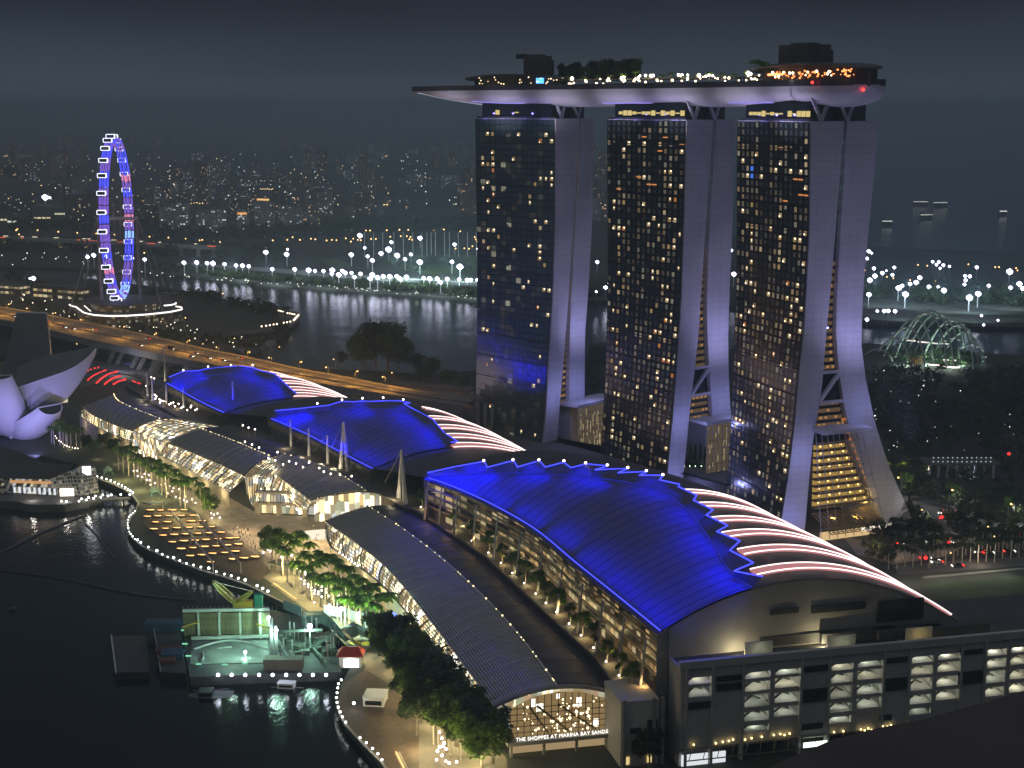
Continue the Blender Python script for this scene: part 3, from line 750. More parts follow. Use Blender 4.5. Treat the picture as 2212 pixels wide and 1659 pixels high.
def hall(label, V, teeth, strips, wall_mat, seed, t0=0.0):
    root = empty('exhibition_hall', V.S(.5, .5)*1.0, label, 'hall'); root.location.z = TERR
    b = MB(); b.grid(lambda i, j: V.S(i, j), 60, 36); b.build('roof_shell', ROOFD, root, smooth=True)
    # gable at the near end, west wall, far gable
    for nm, t in (('gable_wall', 0.0), ('gable_wall', 1.0)):
        b = MB(); b.grid(lambda i, j: (lambda p: Vector((p.x, p.y, lerp(TERR-4, p.z-.3, j))))(V.S(lerp(t, .5, .006), i)), 30, 1); b.build(nm, mat('dark_gable_panels', (.05, .05, .05), .6) if seed > 1 else mat('gable_panels', (.30, .29, .265), .75, var=.1, scale=.12), root)
    b = MB(); b.grid(lambda i, j: (lambda p: Vector((p.x, p.y, lerp(TERR, p.z-.4, j))))(V.S(i, .035)), 60, 1); b.build('glass_wall', wall_mat, root)
    b = MB(); b.grid(lambda i, j: (lambda p: Vector((p.x, p.y, lerp(0, p.z-.4, j))))(V.S(i, .985)), 40, 1); b.build('wall', DCONC, root)
    # louvres across the west wall
    for k in range(5):
        b = MB(); rings = []
        for i in range(41):
            p = V.S(i/40, .02); z = lerp(TERR+5, p.z-2.2, k/4); rings.append(Vector((p.x, p.y, z)))
        b.tube(rings, .22, 4, h=.7); b.build('louvre', mat('louvre_bronze', (.34, .26, .15), .5), root)
    # blue sheet with its stepped edge
    qs = sorted(V.inv(*p) for p in teeth)
    for i in range(1, len(qs)):
        if qs[i][0] <= qs[i-1][0]+2e-4: qs[i] = (qs[i-1][0]+2e-4, qs[i][1])
    if seed > 1: qs = [qs[0]]+[(qs[i][0], .45*qs[i][1]+.275*(qs[i-1][1]+qs[i+1][1])) for i in range(1, len(qs)-1)]+[qs[-1]]
    ta, tb = qs[0][0], qs[-1][0]
    mins = [qs[0]]+[qs[i] for i in range(1, len(qs)-1) if qs[i][1] <= qs[i-1][1] and qs[i][1] <= qs[i+1][1]]+[qs[-1]]
    def seam(t):
        a_ = [interp(mins, min(tb, max(ta, t+d_))) for d_ in (-.05, -.025, 0, .025, .05)]
        return max(.02, min(sum(a_)/5*.93, interp(qs, t)*.985))
    ts = sorted({lerp(ta, tb, i/90) for i in range(91)} | {t for t, _ in qs})
    b = MB(); rings = []
    for t in ts:
        qm = interp(qs, t); sm = seam(t)
        rings.append([V.up(t, max(.012, sm*f), .5) for f in (0, .1, .2, .3, .4, .5, .6, .7, .8, .9, 1)]+[V.up(t, lerp(sm, qm, f), .5+2.6*f) for f in (.34, .67, 1)])
    b.loft(rings, False)
    for k in range(int((tb-ta)*(V.S(1, 0)-V.S(0, 0)).length/5.5)):
        t = lerp(ta, tb, (k+.5)/int((tb-ta)*(V.S(1, 0)-V.S(0, 0)).length/5.5)); sm = seam(t); b.tube([V.up(t, max(.012, sm*f/10), .55) for f in range(11)], .10, 4, h=.16, cap=False)
    b.build('blue_roof', BLUE_ROOF, root)
    edge = [V.up(t, qq, 3.2) for t, qq in qs]
    for i in range(len(edge)-1):
        if (edge[i+1]-edge[i]).length > 1.5:
            b = MB(); b.tube((edge[i], edge[i+1]), .26, 5); b.build('edge_light', G_BLUE, root)
    b = MB(); b.tube([V.up(t, .012, .8) for t in ts], .22, 5); b.build('eave_light', G_BLUE, root)
    b = MB(); b.tube([V.up(t, seam(t), .75) for t in ts], .12, 4); b.build('seam_light', glow('blue_seam', (.04, .05, 1), .55), root)
    # lamps that wash the sheet blue: a row of linear lamps on the eave and one behind the stepped edge
    length = (V.S(tb, 0)-V.S(ta, 0)).length; n = max(3, int((tb-ta)*length/24)); seg = length/n
    for i in range(n):
        t = lerp(ta, tb, (i+.5)/n); sm = seam(t); dl = V.S(min(1, t+.02), 0)-V.S(max(0, t-.02), 0)
        for q_, h_, e_, tq in ((-.012, 5.0, 140, sm*.4), (lerp(sm, interp(qs, t), .92), 8.0, 210, sm*.72)):
            p = V.up(t, max(0, q_), h_); tg = V.S(t, tq); o = light('AREA', p, e_*seg, (0, .0, 1.0), size=seg*.96, size_y=.6); o.data.spread = radians(92)
            zax = (p-tg).normalized(); xax = (dl-zax*dl.dot(zax)).normalized(); yax = zax.cross(xax)
            o.rotation_euler = Matrix((xax, yax, zax)).transposed().to_euler()
    # pink light strips over the back of the shell
    for (x0, y0), qe, wd in strips:
        t, q0 = V.inv(x0, y0)
        for sgn, m_, r_ in ((0, G_PINK, wd), ):
            b = MB(); rings = []
            for i in range(37):
                qq = lerp(q0, qe, i/36); c = V.S(t, qq); n_ = V.N(t, qq); d = (V.S(min(1, t+.004), qq)-V.S(max(0, t-.004), qq)).normalized()
                rings.append([c+n_*.15-d*r_, c+n_*.75-d*r_, c+n_*.75+d*r_, c+n_*.15+d*r_])
            b.loft(rings, True, True); s_ = b.build('light_strip', m_, root)
        for sg in (-1, 1):
            b = MB(); pts = []
            for i in range(37):
                qq = lerp(q0, qe, i/36); c = V.S(t, qq); n_ = V.N(t, qq); d = (V.S(min(1, t+.004), qq)-V.S(max(0, t-.004), qq)).normalized()
                pts.append(c+n_*1.0+d*wd*sg)
            b.tube(pts, .22, 5); b.build('light_tube', G_PINKE, s_)
        for f in (.15, .4, .65):
            p = V.up(t, lerp(q0, qe, f), 2.2); light('POINT', p, 150, (1, .5, .5), .3)
    # lean masts in front of the west wall
    return root
VS = hall_vault([(1420,1372,39.3),(1330,1298,39),(1240,1225,39),(1150,1150,38.5),(1050,1092,38),(970,1055,37),(915,1035,36)],
    [75,73,71,69,67,64,60], [108,108,106,102,95,80,58], [53,55,56,56,54,50,42], [32]*7)
VM = hall_vault([(800,1017,25),(728,980,26),(655,941,27),(575,905,28)], [60,59,58,56], [100,102,95,70], [31,39.5,41,37], [17,18,18,18])
VN = hall_vault([(480,895,25),(440,877,26),(400,855,27),(357,830,28)], [62,61,60,58], [95,95,85,60], [30,37,38.5,34], [17,18,18,18])
LITWALL = cell_windows('hall_west_glass', (.12, .10, .08), 2.4, 3.2, .55, .60, ((1,.72,.34),(1,.62,.25),(.95,.75,.4)), rough=.3, dim=.20, pane=(.08,.9,.1,.9))
DIMWALL = cell_windows('hall_dim_glass', (.08, .08, .085), 2.4, 3.2, .2, .22, ((1,.72,.34),(1,.62,.25),(.95,.75,.4)), rough=.3, dim=.02, pane=(.08,.9,.1,.9))
SH = hall('nearest and largest exhibition hall, its stepped blue-lit roof beside six pink light strips', VS,
    [(1657,1297),(1653,1281),(1589,1253),(1629,1235),(1579,1208),(1599,1188),(1550,1167),(1572,1154),(1526,1131),(1540,1120),(1498,1099),(1504,1088),(1465,1069),(1467,1064),
     (1432,1044),(1425,1054),(1398,1036),(1382,1044),(1358,1029),(1337,1038),(1315,1023),(1288,1031),(1269,1018),(1237,1026),(1222,1014),(1183,1024),(1170,1010),(1124,1023),(1115,1009),(1059,1023),(1053,1010),(985,1022),(930,1034)],
    [((1474,1066),.93,2.5),((1500,1096),.95,2.5),((1535,1128),.97,2.5),((1566,1160),.98,2.5),((1600,1197),.99,2.5),((1628,1241),.99,2.5)], LITWALL, 1)
MH = hall('middle exhibition hall, its blue roof and pink strips partly hidden behind the nearest hall', VM,
    [(997,985),(990,965),(972,968),(966,946),(950,950),(945,920),(928,922),(912,884),(893,893),(870,878),(845,888),(828,874),(800,885),(785,875),(755,888),(742,878),(705,892),(690,885),(640,896),(600,897)],
    [((915,884),.97,2.3),((930,905),.97,2.3),((945,925),.97,2.3),((960,945),.97,2.3),((975,965),.97,2.3)], DIMWALL, 2)
NH = hall('farthest exhibition hall, small blue roof next to the elevated highway', VN,
    [(640,862),(636,850),(622,852),(618,836),(604,838),(600,818),(588,820),(582,802),(560,810),(545,800),(520,809),(500,802),(470,812),(452,805),(420,818),(400,812),(370,824)],
    [((588,800),.97,2.2),((600,815),.97,2.2),((610,828),.97,2.2),((620,842),.97,2.2),((630,855),.97,2.2)], DIMWALL, 3)
# details of the nearest hall's gable
def gable_at(px, py, off=1.2):
    # point on the plane of the near gable
    a, c = VS.S(.003, 0), VS.S(.003, 1); d = (c-a); d.z = 0; d.normalize(); n = Vector((d.y, -d.x, 0)); 
    r = ray(px, py); t = (a-EYE).dot(n)/r.dot(n); return EYE+r*t+n*off, d
for x0, x1, y0, y1 in ((1664,1724,1314,1325),(1754,1868,1303,1319),(1896,1992,1294,1338)):
    p, d = gable_at((x0+x1)/2, (y0+y1)/2, .35); p0, _ = gable_at(x0, y0); p1, _ = gable_at(x1, y1)
    b = MB(); b.box(p, ((p1-p0).dot(d), .5, abs(zat(x0, y0, p.x, p.y)-zat(x0, y1, p.x, p.y))), u=d); b.build('louvre_panel', DARK, SH)
for x, y in ((1585,1385),(1765,1362),(1930,1345),(2085,1335)):
    p, d = gable_at(x, y+22, 4.5); light('POINT', p, 2400, (1, .85, .5), .1)
    b = MB(); b.box(p+Vector((0, 0, -.8)), (1.2, .6, .5), u=d); b.build('wall_lamp', STEEL, SH)
# upstand floodlight dots on the stepped edge
_lm = MB(); _lm.sphere((0, 0, 0), .55, 7, 5); _lms = _lm.mesh('edge_lamp', G_PINKW)
for hl, V, L in ((SH, VS, ((1052,1010),(1114,1009),(1169,1010),(1222,1013),(1268,1018),(1314,1023),(1357,1029),(1396,1036),(1431,1045))), (MH, VM, ((690,884),(742,877),(785,874),(828,873),(870,877))), (NH, VN, ((400,811),(452,804),(500,801),(545,799)))):
    for x, y in L:
        t, q = V.inv(x, y); inst('edge_lamp', _lms, V.up(t, q, 3.6), 0, 1, hl)
# slim leaning masts along the nearest hall's wall
bm_ = MB(); bm_.tube(((0, 0, 0), (0, 0, 18)), .55, 8, r2=.3); bm_.sphere((0, 0, 18), .4, 6, 4); _mm = bm_.mesh('wall_mast', STEEL)
for i in range(12):
    t = .04+.9*i/11; p = VS.S(t, -.025 if False else 0.0); d = VS.S(t, .1)-VS.S(t, 0); d.z = 0; d.normalize(); q = p-d*3.2
    o = inst('wall_mast', _mm, (q.x, q.y, TERR), 0, 1, SH); o.rotation_euler = (.05, .10, 0)

# ------------------------------------------------------------------ shopping mall: low vaults with louvred roofs and glass fronts
SHOPGLOW = bpy.data.materials.new('shop_interior_light'); SHOPGLOW.use_nodes = True
_t = SHOPGLOW.node_tree; _t.nodes.clear(); _o = _t.nodes.new('ShaderNodeOutputMaterial'); _e = _t.nodes.new('ShaderNodeEmission')
_co = _t.nodes.new('ShaderNodeTexCoord'); _vo = _t.nodes.new('ShaderNodeTexVoronoi'); _vo.inputs['Scale'].default_value = .42; _vo.distance = 'CHEBYCHEV'; _vo.inputs['Randomness'].default_value = .7
_mp = _t.nodes.new('ShaderNodeMapping'); _mp.inputs['Scale'].default_value = (1, 1, .45); _t.links.new(_co.outputs['Object'], _mp.inputs[0]); _t.links.new(_mp.outputs[0], _vo.inputs['Vector']); _se = _t.nodes.new('ShaderNodeSeparateColor'); _t.links.new(_vo.outputs['Color'], _se.inputs[0])
_rp = _t.nodes.new('ShaderNodeValToRGB'); _rp.color_ramp.interpolation = 'CONSTANT'
for i, (p, c) in enumerate(((0, (1, .72, .34, 1)), (.3, (1, .82, .5, 1)), (.55, (.95, .95, .62, 1)), (.72, (1, .93, .8, 1)), (.86, (.9, .95, 1, 1)), (.95, (1, .68, .42, 1)))):
    el = _rp.color_ramp.elements[i] if i < 2 else _rp.color_ramp.elements.new(p)
    el.position = p; el.color = c
_t.links.new(_se.outputs[0], _rp.inputs[0]); _t.links.new(_rp.outputs[0], _e.inputs[0])
_st = math_node(_t, 'ADD', math_node(_t, 'MULTIPLY', math_node(_t, 'POWER', _se.outputs[1], 4.0), 4.2), .36)
_t.links.new(_st, _e.inputs[1]); _t.links.new(_e.outputs[0], _o.inputs[0]); SHOPGLOW.cycles.emission_sampling = 'NONE'
MULL = mat('mullion_bronze', (.10, .09, .07), .5)
def mall_vault(W, R, E, zw=16, zr=20.5, ze=16.5):
    return Vault([at(x, y, zw) for x, y in W], [at(x, y, zr) for x, y in R], [at(x, y, ze) for x, y in E])
def mall(label, V, base, nslat, ribs, zb=8.5, ridge_lamps=30):
    root = empty('shopping_arcade', (V.S(.5, .5).x, V.S(.5, .5).y, 0), label, 'arcade')
    b = MB(); b.grid(lambda i, j: V.S(i, j*.5), 60, 12); b.build('louvred_roof', ROOFM, root, smooth=True)
    b = MB(); b.grid(lambda i, j: V.S(i, .5+j*.5), 60, 12); b.build('smooth_roof', ROOFD, root, smooth=True)
    b = MB()
    for k in range(nslat):
        q = .004+.49*k/(nslat-1)
        b.tube([V.up(i/50, q, .28) for i in range(51)], .17, 4, h=.42)
    o = b.build('roof_slat', SLAT, root); o['kind'] = 'stuff'
    for k in range(ribs):
        b = MB(); t = (k+.5)/ribs; b.tube([V.up(t, j/20*.5, .5) for j in range(21)], .16, 4, h=.3); b.build('roof_rib', SLAT, root)
    for k in range(int(ribs*.8)):
        b = MB(); t = (k+.5)/ribs/.8; b.tube([V.up(t, .5+j/20*.48, .16) for j in range(21)], .09, 4, h=.14); b.build('roof_seam', mat('seam_metal', (.10, .10, .10), .5), root)
    b = MB(); b.tube([V.up(i/60, .5, .5) for i in range(61)], .35, 4); b.build('ridge_beam', SLAT, root)
    rn = random.Random(len(label)); items = []
    for k in range(ridge_lamps):
        t = (k+rn.random())/ridge_lamps; items.append((V.up(t, .5, .95), (.22 if rn.random() < .7 else .36,), 0))
    pieces('ridge_lamp', glow('ridge_lamp', (1, .82, .42), 3), items, root)
    # glass front
    Bp = [at(x, y, zb) for x, y in base]; nn = 60
    def gl(t, j):
        p, q = catmull(Bp, t), V.S(t, .03); q = q+Vector((0, 0, -1.2))
        m = lerp(p, q, j); bul = sin(pi*j)*1.1; d = V.S(t, 0)-V.S(t, .2); d.z = 0; d.normalize(); return m+d*bul
    b = MB(); b.grid(lambda i, j: gl(i, j), nn, 6); b.build('shop_front', SHOPGLOW, root)
    L = (Bp[-1]-Bp[0]).length; nm = int(L/3.4)
    d0 = lambda t: (lambda d: d.normalized())(Vector(((V.S(t, 0)-V.S(t, .2)).x, (V.S(t, 0)-V.S(t, .2)).y, 0)))
    b = MB()
    for k in range(nm+1):
        t = k/nm; b.tube([gl(t, j/5)+d0(t)*.45 for j in range(6)], .13 if k % 6 else .3, 4)
    for j in range(1, 6): b.tube([gl(i/40, j/6)+d0(i/40)*.45 for i in range(41)], .11, 4)
    o = b.build('mullion', MULL, root); o['kind'] = 'stuff'
    b = MB(); b.grid(lambda i, j: (lambda p: Vector((p.x, p.y, lerp(0, zb+1.0, j))))(catmull(Bp, i)+d0(i)*1.2), nn, 1)
    b.build('base_wall', mat('sand_stone_wall', (.30, .26, .20), .8), root)
    b = MB(); b.tube([catmull(Bp, i/40)+d0(i/40)*1.2+Vector((0, 0, 1.0)) for i in range(41)], .3, 4, h=.5); b.build('balcony_rail', CONC, root)
    for t in (0, 1):
        b = MB(); b.grid(lambda i, j: (lambda p: Vector((p.x, p.y, lerp(6.0, p.z-.5, j))))(V.S(t, .03+i*.94)), 24, 1); b.build('glass_end', SHOPGLOW if t == 0 else GLASSD, root)
    return root, gl, Bp, d0
VA = mall_vault([(1067,1527),(1003,1440),(940,1356),(845,1238),(765,1172),(699,1127)], [(1203,1485),(1130,1387),(1050,1298),(960,1215),(873,1148),(793,1095)], [(1332,1500),(1240,1385),(1150,1297),(1048,1203),(945,1130),(865,1094)])
MA, glA, BA, dA = mall('nearest shopping arcade, a long louvred grey vault running up to the plaza', VA, [(1047,1530),(985,1450),(923,1375),(843,1283),(775,1226),(718,1186)], 24, 26)
VB = mall_vault([(528,1030),(485,1009),(440,990),(395,971),(360,958)], [(583,988),(545,972),(510,957),(470,942),(430,927)], [(640,983),(610,968),(580,953),(540,937),(500,922)])
MB_, glB, BB, dB = mall('middle shopping arcade with a bright glass front behind the palm avenue', VB, [(497,1064),(455,1043),(415,1020),(375,1000),(345,985)], 20, 12)
VB2 = mall_vault([(670,1083),(640,1060),(610,1037),(580,1015)], [(790,1062),(730,1025),(680,1003),(610,982)], [(868,1092),(800,1050),(735,1018),(665,990)])
MB2, glB2, BB2, dB2 = mall('short flared arcade roof opening towards the lit plaza', VB2, [(668,1106),(635,1104),(602,1102),(570,1100)], 18, 9, .8, 14)
VC = mall_vault([(287,931),(258,922),(232,912),(200,897),(177,880)], [(345,907),(300,889),(262,872),(250,862),(246,853)], [(430,911),(385,896),(345,876),(312,857),(278,838)])
MC, glC, BC, dC = mall('farthest shopping arcade, its louvred roof bending round like a fan', VC, [(285,955),(258,945),(232,935),(200,918),(176,900)], 18, 12)
# glass bays between the arcades
def bay(label, arc1, arc2, low1, low2):
    root = empty('glass_bay', (arc1[0].x, arc1[0].y, 0), label, 'glass bay'); n = len(arc1)-1
    f = lambda i, j: lerp(catmull(arc1, j), catmull(arc2, j), i)
    b = MB(); b.grid(f, 4, 12); b.grid(lambda i, j: lerp(lerp(low1, low2, i), lerp(arc1[0], arc2[0], i), j), 4, 4); b.build('lit_interior', SHOPGLOW, root)
    b = MB()
    for i in range(8): b.tube([f(i/7, j/12)+Vector((-.3, -.5, .5)) for j in range(13)], .16, 4)
    for j in range(13): b.tube([f(i/4, j/12)+Vector((-.3, -.5, .5)) for i in range(5)], .13, 4)
    for i in range(8): b.tube((lerp(low1, low2, i/7)+Vector((-.6, -.6, 0)), lerp(arc1[0], arc2[0], i/7)+Vector((-.6, -.6, 0))), .16, 4)
    o = b.build('mullion', MULL, root); o['kind'] = 'stuff'; return root
bay('curved glass bay glowing between the farthest and the middle arcade', [VC.S(0, q) for q in (0, .2, .4, .6, .8, .95)], [VB.S(1, q) for q in (0, .2, .4, .6, .8, .95)], at(286,975,1), at(340,1003,1))
bay('tall curved glass bay full of lit shops above the plaza', [VB.S(0, q) for q in (0, .15, .3, .45)], [at(575,1036,15), at(580,1028,16), at(590,1020,18), at(600,1012,19)], at(540,1085,4), at(557,1108,1))
# plaza-side front of the flared arcade
PF = empty('plaza_front', at(557,1110,0), 'two-storey lit glass front along the back of the plaza', 'glass front')
_a, _c = at(557,1112,0), at(722,1118,0); _d = (_c-_a).normalized(); _n = Vector((_d.y, -_d.x, 0)); _len = (_c-_a).length
b = MB(); b.grid(lambda i, j: _a+_d*_len*i-_n*2+Vector((0, 0, lerp(.5, 11.5, j))), 10, 2); b.build('lit_interior', SHOPGLOW, PF)
for z in (6.0, 11.8):
    b = MB(); b.box(_a+_d*_len*.5-_n*.5+Vector((0, 0, z)), (_len+2, 3.4, 1.0), u=_d); b.build('floor_band', mat('pale_stone_band', (.45, .40, .33), .7), PF)
pieces('stone_pier', mat('pale_stone_band', (.45, .40, .33)), [(_a+_d*_len*f+Vector((0, 0, 3)), (2.2, 2.4, 6.0), atan2(_d.y, _d.x)) for f in (0, .28, .62, .98)], PF)
pieces('mullion', MULL, [(_a+_d*_len*(i+.5)/22-_n*1.2+Vector((0, 0, 8.6)), (.22, .22, 5.6), atan2(_d.y, _d.x)) for i in range(22)], PF)
# glass end of the nearest arcade with its sign
def end_at(px, py, off=0):
    a, c = VA.S(0, 0), VA.S(0, 1); d = c-a; d.z = 0; d.normalize(); n = Vector((d.y, -d.x, 0)); r = ray(px, py); t = (a-EYE).dot(n)/r.dot(n); return EYE+r*t+n*off, d, n
_p0, _ed, _en = end_at(1100, 1627); _p1, _, _ = end_at(1304, 1627); _rz = atan2(_ed.y, _ed.x)
_w = (_p1-_p0).length; EA = MA
def ep(f, z, off): return Vector((_p0.x, _p0.y, 0))+_ed*_w*f+_en*off+Vector((0, 0, z))
b = MB(); b.grid(lambda i, j: ep(i, lerp(5.4, interp([(0, 15.5), (.25, 19.0), (.5, 20.0), (.75, 19.2), (1, 16.4)], i)-.6, j), .4), 16, 8); b.build('lit_interior', glow('end_interior_glow', (1.0, .66, .28), .27), EA)
b = MB(); b.grid(lambda i, j: ep(i, lerp(0, 4.2, j), .3), 8, 1); b.build('ground_floor_light', glow('ground_floor_glow', (1.0, .70, .36), .38), EA)
_r = random.Random(3); items = []
for k in range(86):
    f = _r.betavariate(3, 2.2); z = 6+_r.random()**1.6*11; items.append((ep(f, z, .9), (_r.choice((.16, .22, .3, .42)),), 0))
pieces('interior_lamp', glow('interior_lamps', (1.0, .78, .45), 5), items, EA)
pieces('bright_panel', glow('bright_panels', (1, .92, .8), 2.2), [(ep(.24, 16.5, .8), (1.4, .2, 2.6), _rz), (ep(.31, 14.8, .8), (2.2, .2, 2.4), _rz), (ep(.72, 15.5, .8), (1.6, .2, 3.0), _rz), (ep(.90, 8.0, .8), (1.6, .2, 2.6), _rz), (ep(.5, 18.0, .8), (1, .2, 1.6), _rz)], EA)
b = MB()
for k in range(15):
    f = k/14; zt = interp([(0, 15.0), (.25, 18.6), (.5, 19.6), (.75, 18.8), (1, 16.0)], f); b.box(ep(f, (5+zt)/2, 1.3), (.2, .3, zt-5), u=_ed)
for z in (7.2, 9.2, 11.2, 13.2, 15.2): b.box(ep(.5, z, 1.3), (_w, .3, .14), u=_ed)
o = b.build('mullion', MULL, EA); o['kind'] = 'stuff'
for k, (q0, q1) in enumerate(((.28, .62), (.5, .9), (.2, .4))):
    b = MB(); b.beam(ep(q0, 15.5, 1.0), ep(q1, 6, 1.0), .5, .7); b.build('escalator', mat('escalator_trim', (.35, .25, .12)), EA)
b = MB(); b.box(ep(.5, 4.8, 2.2), (_w+3, 4.4, 1.2), u=_ed); b.build('entrance_canopy', CONC, EA)
pieces('canopy_downlight', glow('downlight', (1, .8, .5), 4), [(ep((k+.5)/16, 3.9, 2.6), (.75, .3, .3), _rz) for k in range(16)], EA)
pieces('entrance_column', CONC, [(ep(f, 2.1, 2.8), (.8, .8, 4.2), _rz) for f in (.0, .34, .68, 1.0)], EA)
text_mesh('sign_text', 'THE SHOPPES AT MARINA BAY SANDS', 1.62, glow('sign_glow', (1, .95, .85), 1.8), ep(.52, 5.6, 3.9), (pi/2, 0, _rz), EA, spacing=1.08)
b = MB(); b.tube([VA.up(0, j/24, .1) for j in range(25)], .55, 4, h=1.0); b.build('roof_arch', CONC, EA)

# ------------------------------------------------------------------ podium under the halls
pod = [at(x, y, TERR) for x, y in ((1345,1512),(1290,1430),(1180,1330),(1048,1206),(898,1106),(868,1098),(793,1054),(712,1020),(583,990),(430,932),(362,890),(312,860),(270,836))]
pod += [VN.S(1, .6), VN.S(.5, .7), VM.S(.6, .75), VS.S(.95, .6), VS.S(.5, .8), VS.S(0.02, .9), VS.S(0.0, .02)]
b = MB(); b.prism([(p.x, p.y) for p in pod], 0, TERR); PO = b.build('podium', mat('terrace_deck', (.13, .11, .09), .8, var=.3), loc=(20, 560, 0)); tag(PO, 'long dark roof terrace between the shopping arcades and the blue halls', 'terrace')
def rail(name, pts, h, m, parent):
    b = MB(); b.tube([p+Vector((0, 0, h)) for p in pts], .35, 4, h=1.1); return b.build(name, m, parent)
rail('terrace_parapet', [p for p in pod[:13]], .5, DCONC, PO)

# ------------------------------------------------------------------ car park block with lit stair halls
_a = at(1467,1657,0); CPZ = zat(1480,1440,_a.x,_a.y)
_c = at(2212,1371,CPZ); _d = Vector((_c.x-_a.x, _c.y-_a.y, 0)); _len = _d.length; _d.normalize(); _n = Vector((_d.y, -_d.x, 0)); _rzc = atan2(_d.y, _d.x)
CP = empty('car_park', _a, 'grey car park block with columns of lit open stair landings', 'car park')
def along(px, py=1500):
    r = ray(px, py); t = (_a-EYE).dot(_n)/r.dot(_n); p = EYE+r*t; return (p-_a).dot(_d), p.z
def cp(s, off, z): return Vector((_a.x, _a.y, 0))+_d*s-_n*off+Vector((0, 0, z))
CPW = mat('car_park_panels', (.50, .48, .44), .8, var=.1, scale=.15)
groups = [[(1482,1538)], [(1604,1666),(1671,1729)], [(1789,1845),(1847,1906)], [(1961,2016),(2019,2072)], [(2123,2172),(2176,2226)]]
rowsL = [(1452,1466),(1473,1493),(1500,1527),(1537,1557),(1567,1581)]; rowsR = [(1446,1458),(1464,1485),(1496,1517),(1526,1547)]
def rowz(rows, x): return [(along(x, y1)[1], along(x, y0)[1]) for y0, y1 in rows]
RL, RR = rowz(rowsL, 1635), rowz(rowsR, 1700)
edges = [0.0]
b = MB(); bp_ = MB(); xs = []
for g in groups:
    s0, s1 = along(g[0][0])[0], along(g[-1][1])[0]; xs.append((s0, s1))
prev = 0
for s0, s1 in xs:
    b.box(cp((prev+s0)/2, .5, (CPZ+5)/2), (s0-prev, 1.0, CPZ-5), u=_d); prev = s1
b.box(cp((prev+_len+90)/2, .5, (CPZ+5)/2), (_len+90-prev, 1.0, CPZ-5), u=_d)
b.box(cp((_len+90)/2, .3, CPZ+.2), (_len+91, 1.7, 2.4), u=_d)
b.build('facade_wall', CPW, CP)
b = MB(); b.box(cp((_len+90)/2, 22, CPZ-2), (_len+90, 36, 1), u=_d); b.build('roof', ROOFD, CP)
b = MB(); b.box(cp(.5, 20, CPZ/2-1), (1.0, 38.8, CPZ-.5), u=_d); b.build('wall', CPW, CP)
b = MB(); b.box(cp((_len+90)/2, 9, CPZ/2), (_len+88, .6, CPZ-6), u=_d); b.build('stair_back_wall', mat('stair_wall_paint', (.62, .62, .56), .8), CP)
for gi, g in enumerate(groups):
    for ci, (x0, x1) in enumerate(g):
        s0, s1 = along(x0)[0], along(x1)[0]
        rows = ([RL[0], RL[1]] if gi == 0 else RL) if ci == 0 else RR
        zz = sorted(rows); lo = 5.0
        for z0, z1 in zz:
            if z0 > lo+.2:
                q = MB(); q.box(cp((s0+s1)/2, .7, (lo+z0)/2), (s1-s0, 1.0, z0-lo), u=_d); q.build('spandrel', CPW, CP)
            lo = z1
            q = MB(); q.box(cp((s0+s1)/2, 4.8, z0-.25), (s1-s0, 7.4, .4), u=_d); q.build('landing_floor', mat('landing_paint', (.5, .5, .46)), CP)
            q = MB(); up = (ci+gi) % 2 == 0 or True
            q.beam(cp(s0+.5, 2.2, z0+.2), cp(s1-1.5, 4.4, z1+.6), .5, .45); q.beam(cp(s1-1, 6.0, z0), cp(s0+.5, 6.6, z1-.2), .4, .5); q.build('stair_flight', mat('stair_steel', (.10, .10, .09)), CP)
            light('POINT', cp((s0+s1)/2+.8, 4.2, z1-.9), 420*random.uniform(.45, 1.5), random.choice(((1.0, .98, .80), (1, .95, .72), (.95, 1, .85))), .25)
        q = MB(); q.box(cp((s0+s1)/2, .7, (lo+CPZ)/2), (s1-s0, 1.0, CPZ-lo), u=_d); q.build('spandrel', CPW, CP)
    if len(g) > 1:
        q = MB(); q.box(cp((along(g[0][1])[0]+along(g[1][0])[0])/2, .8, CPZ/2+2.5), (1.6, 1.4, CPZ-6), u=_d); q.build('pier', CPW, CP)
    for x in (g[0][0], g[-1][1]):
        q = MB(); q.box(cp(along(x)[0], .2, CPZ/2), (.9, 1.8, CPZ-.5), u=_d); q.build('pier', CPW, CP)
for x0, x1, y0, y1 in ((1547,1603,1461,1467),(1547,1603,1478,1487),(1478,1535,1519,1527),(1735,1787,1440,1447),(1731,1785,1490,1512),(1911,1959,1422,1428),(1905,1957,1467,1488),(2073,2122,1405,1410),(2070,2120,1452,1474),(1727,1776,1565,1572),(1900,1925,1545,1554)):
    s0, za = along(x0, y0); s1, zb_ = along(x1, y1); q = MB(); q.box(cp((s0+s1)/2, -.2, (za+zb_)/2), (s1-s0, .5, abs(za-zb_)), u=_d); q.build('louvre_panel', DARK, CP)
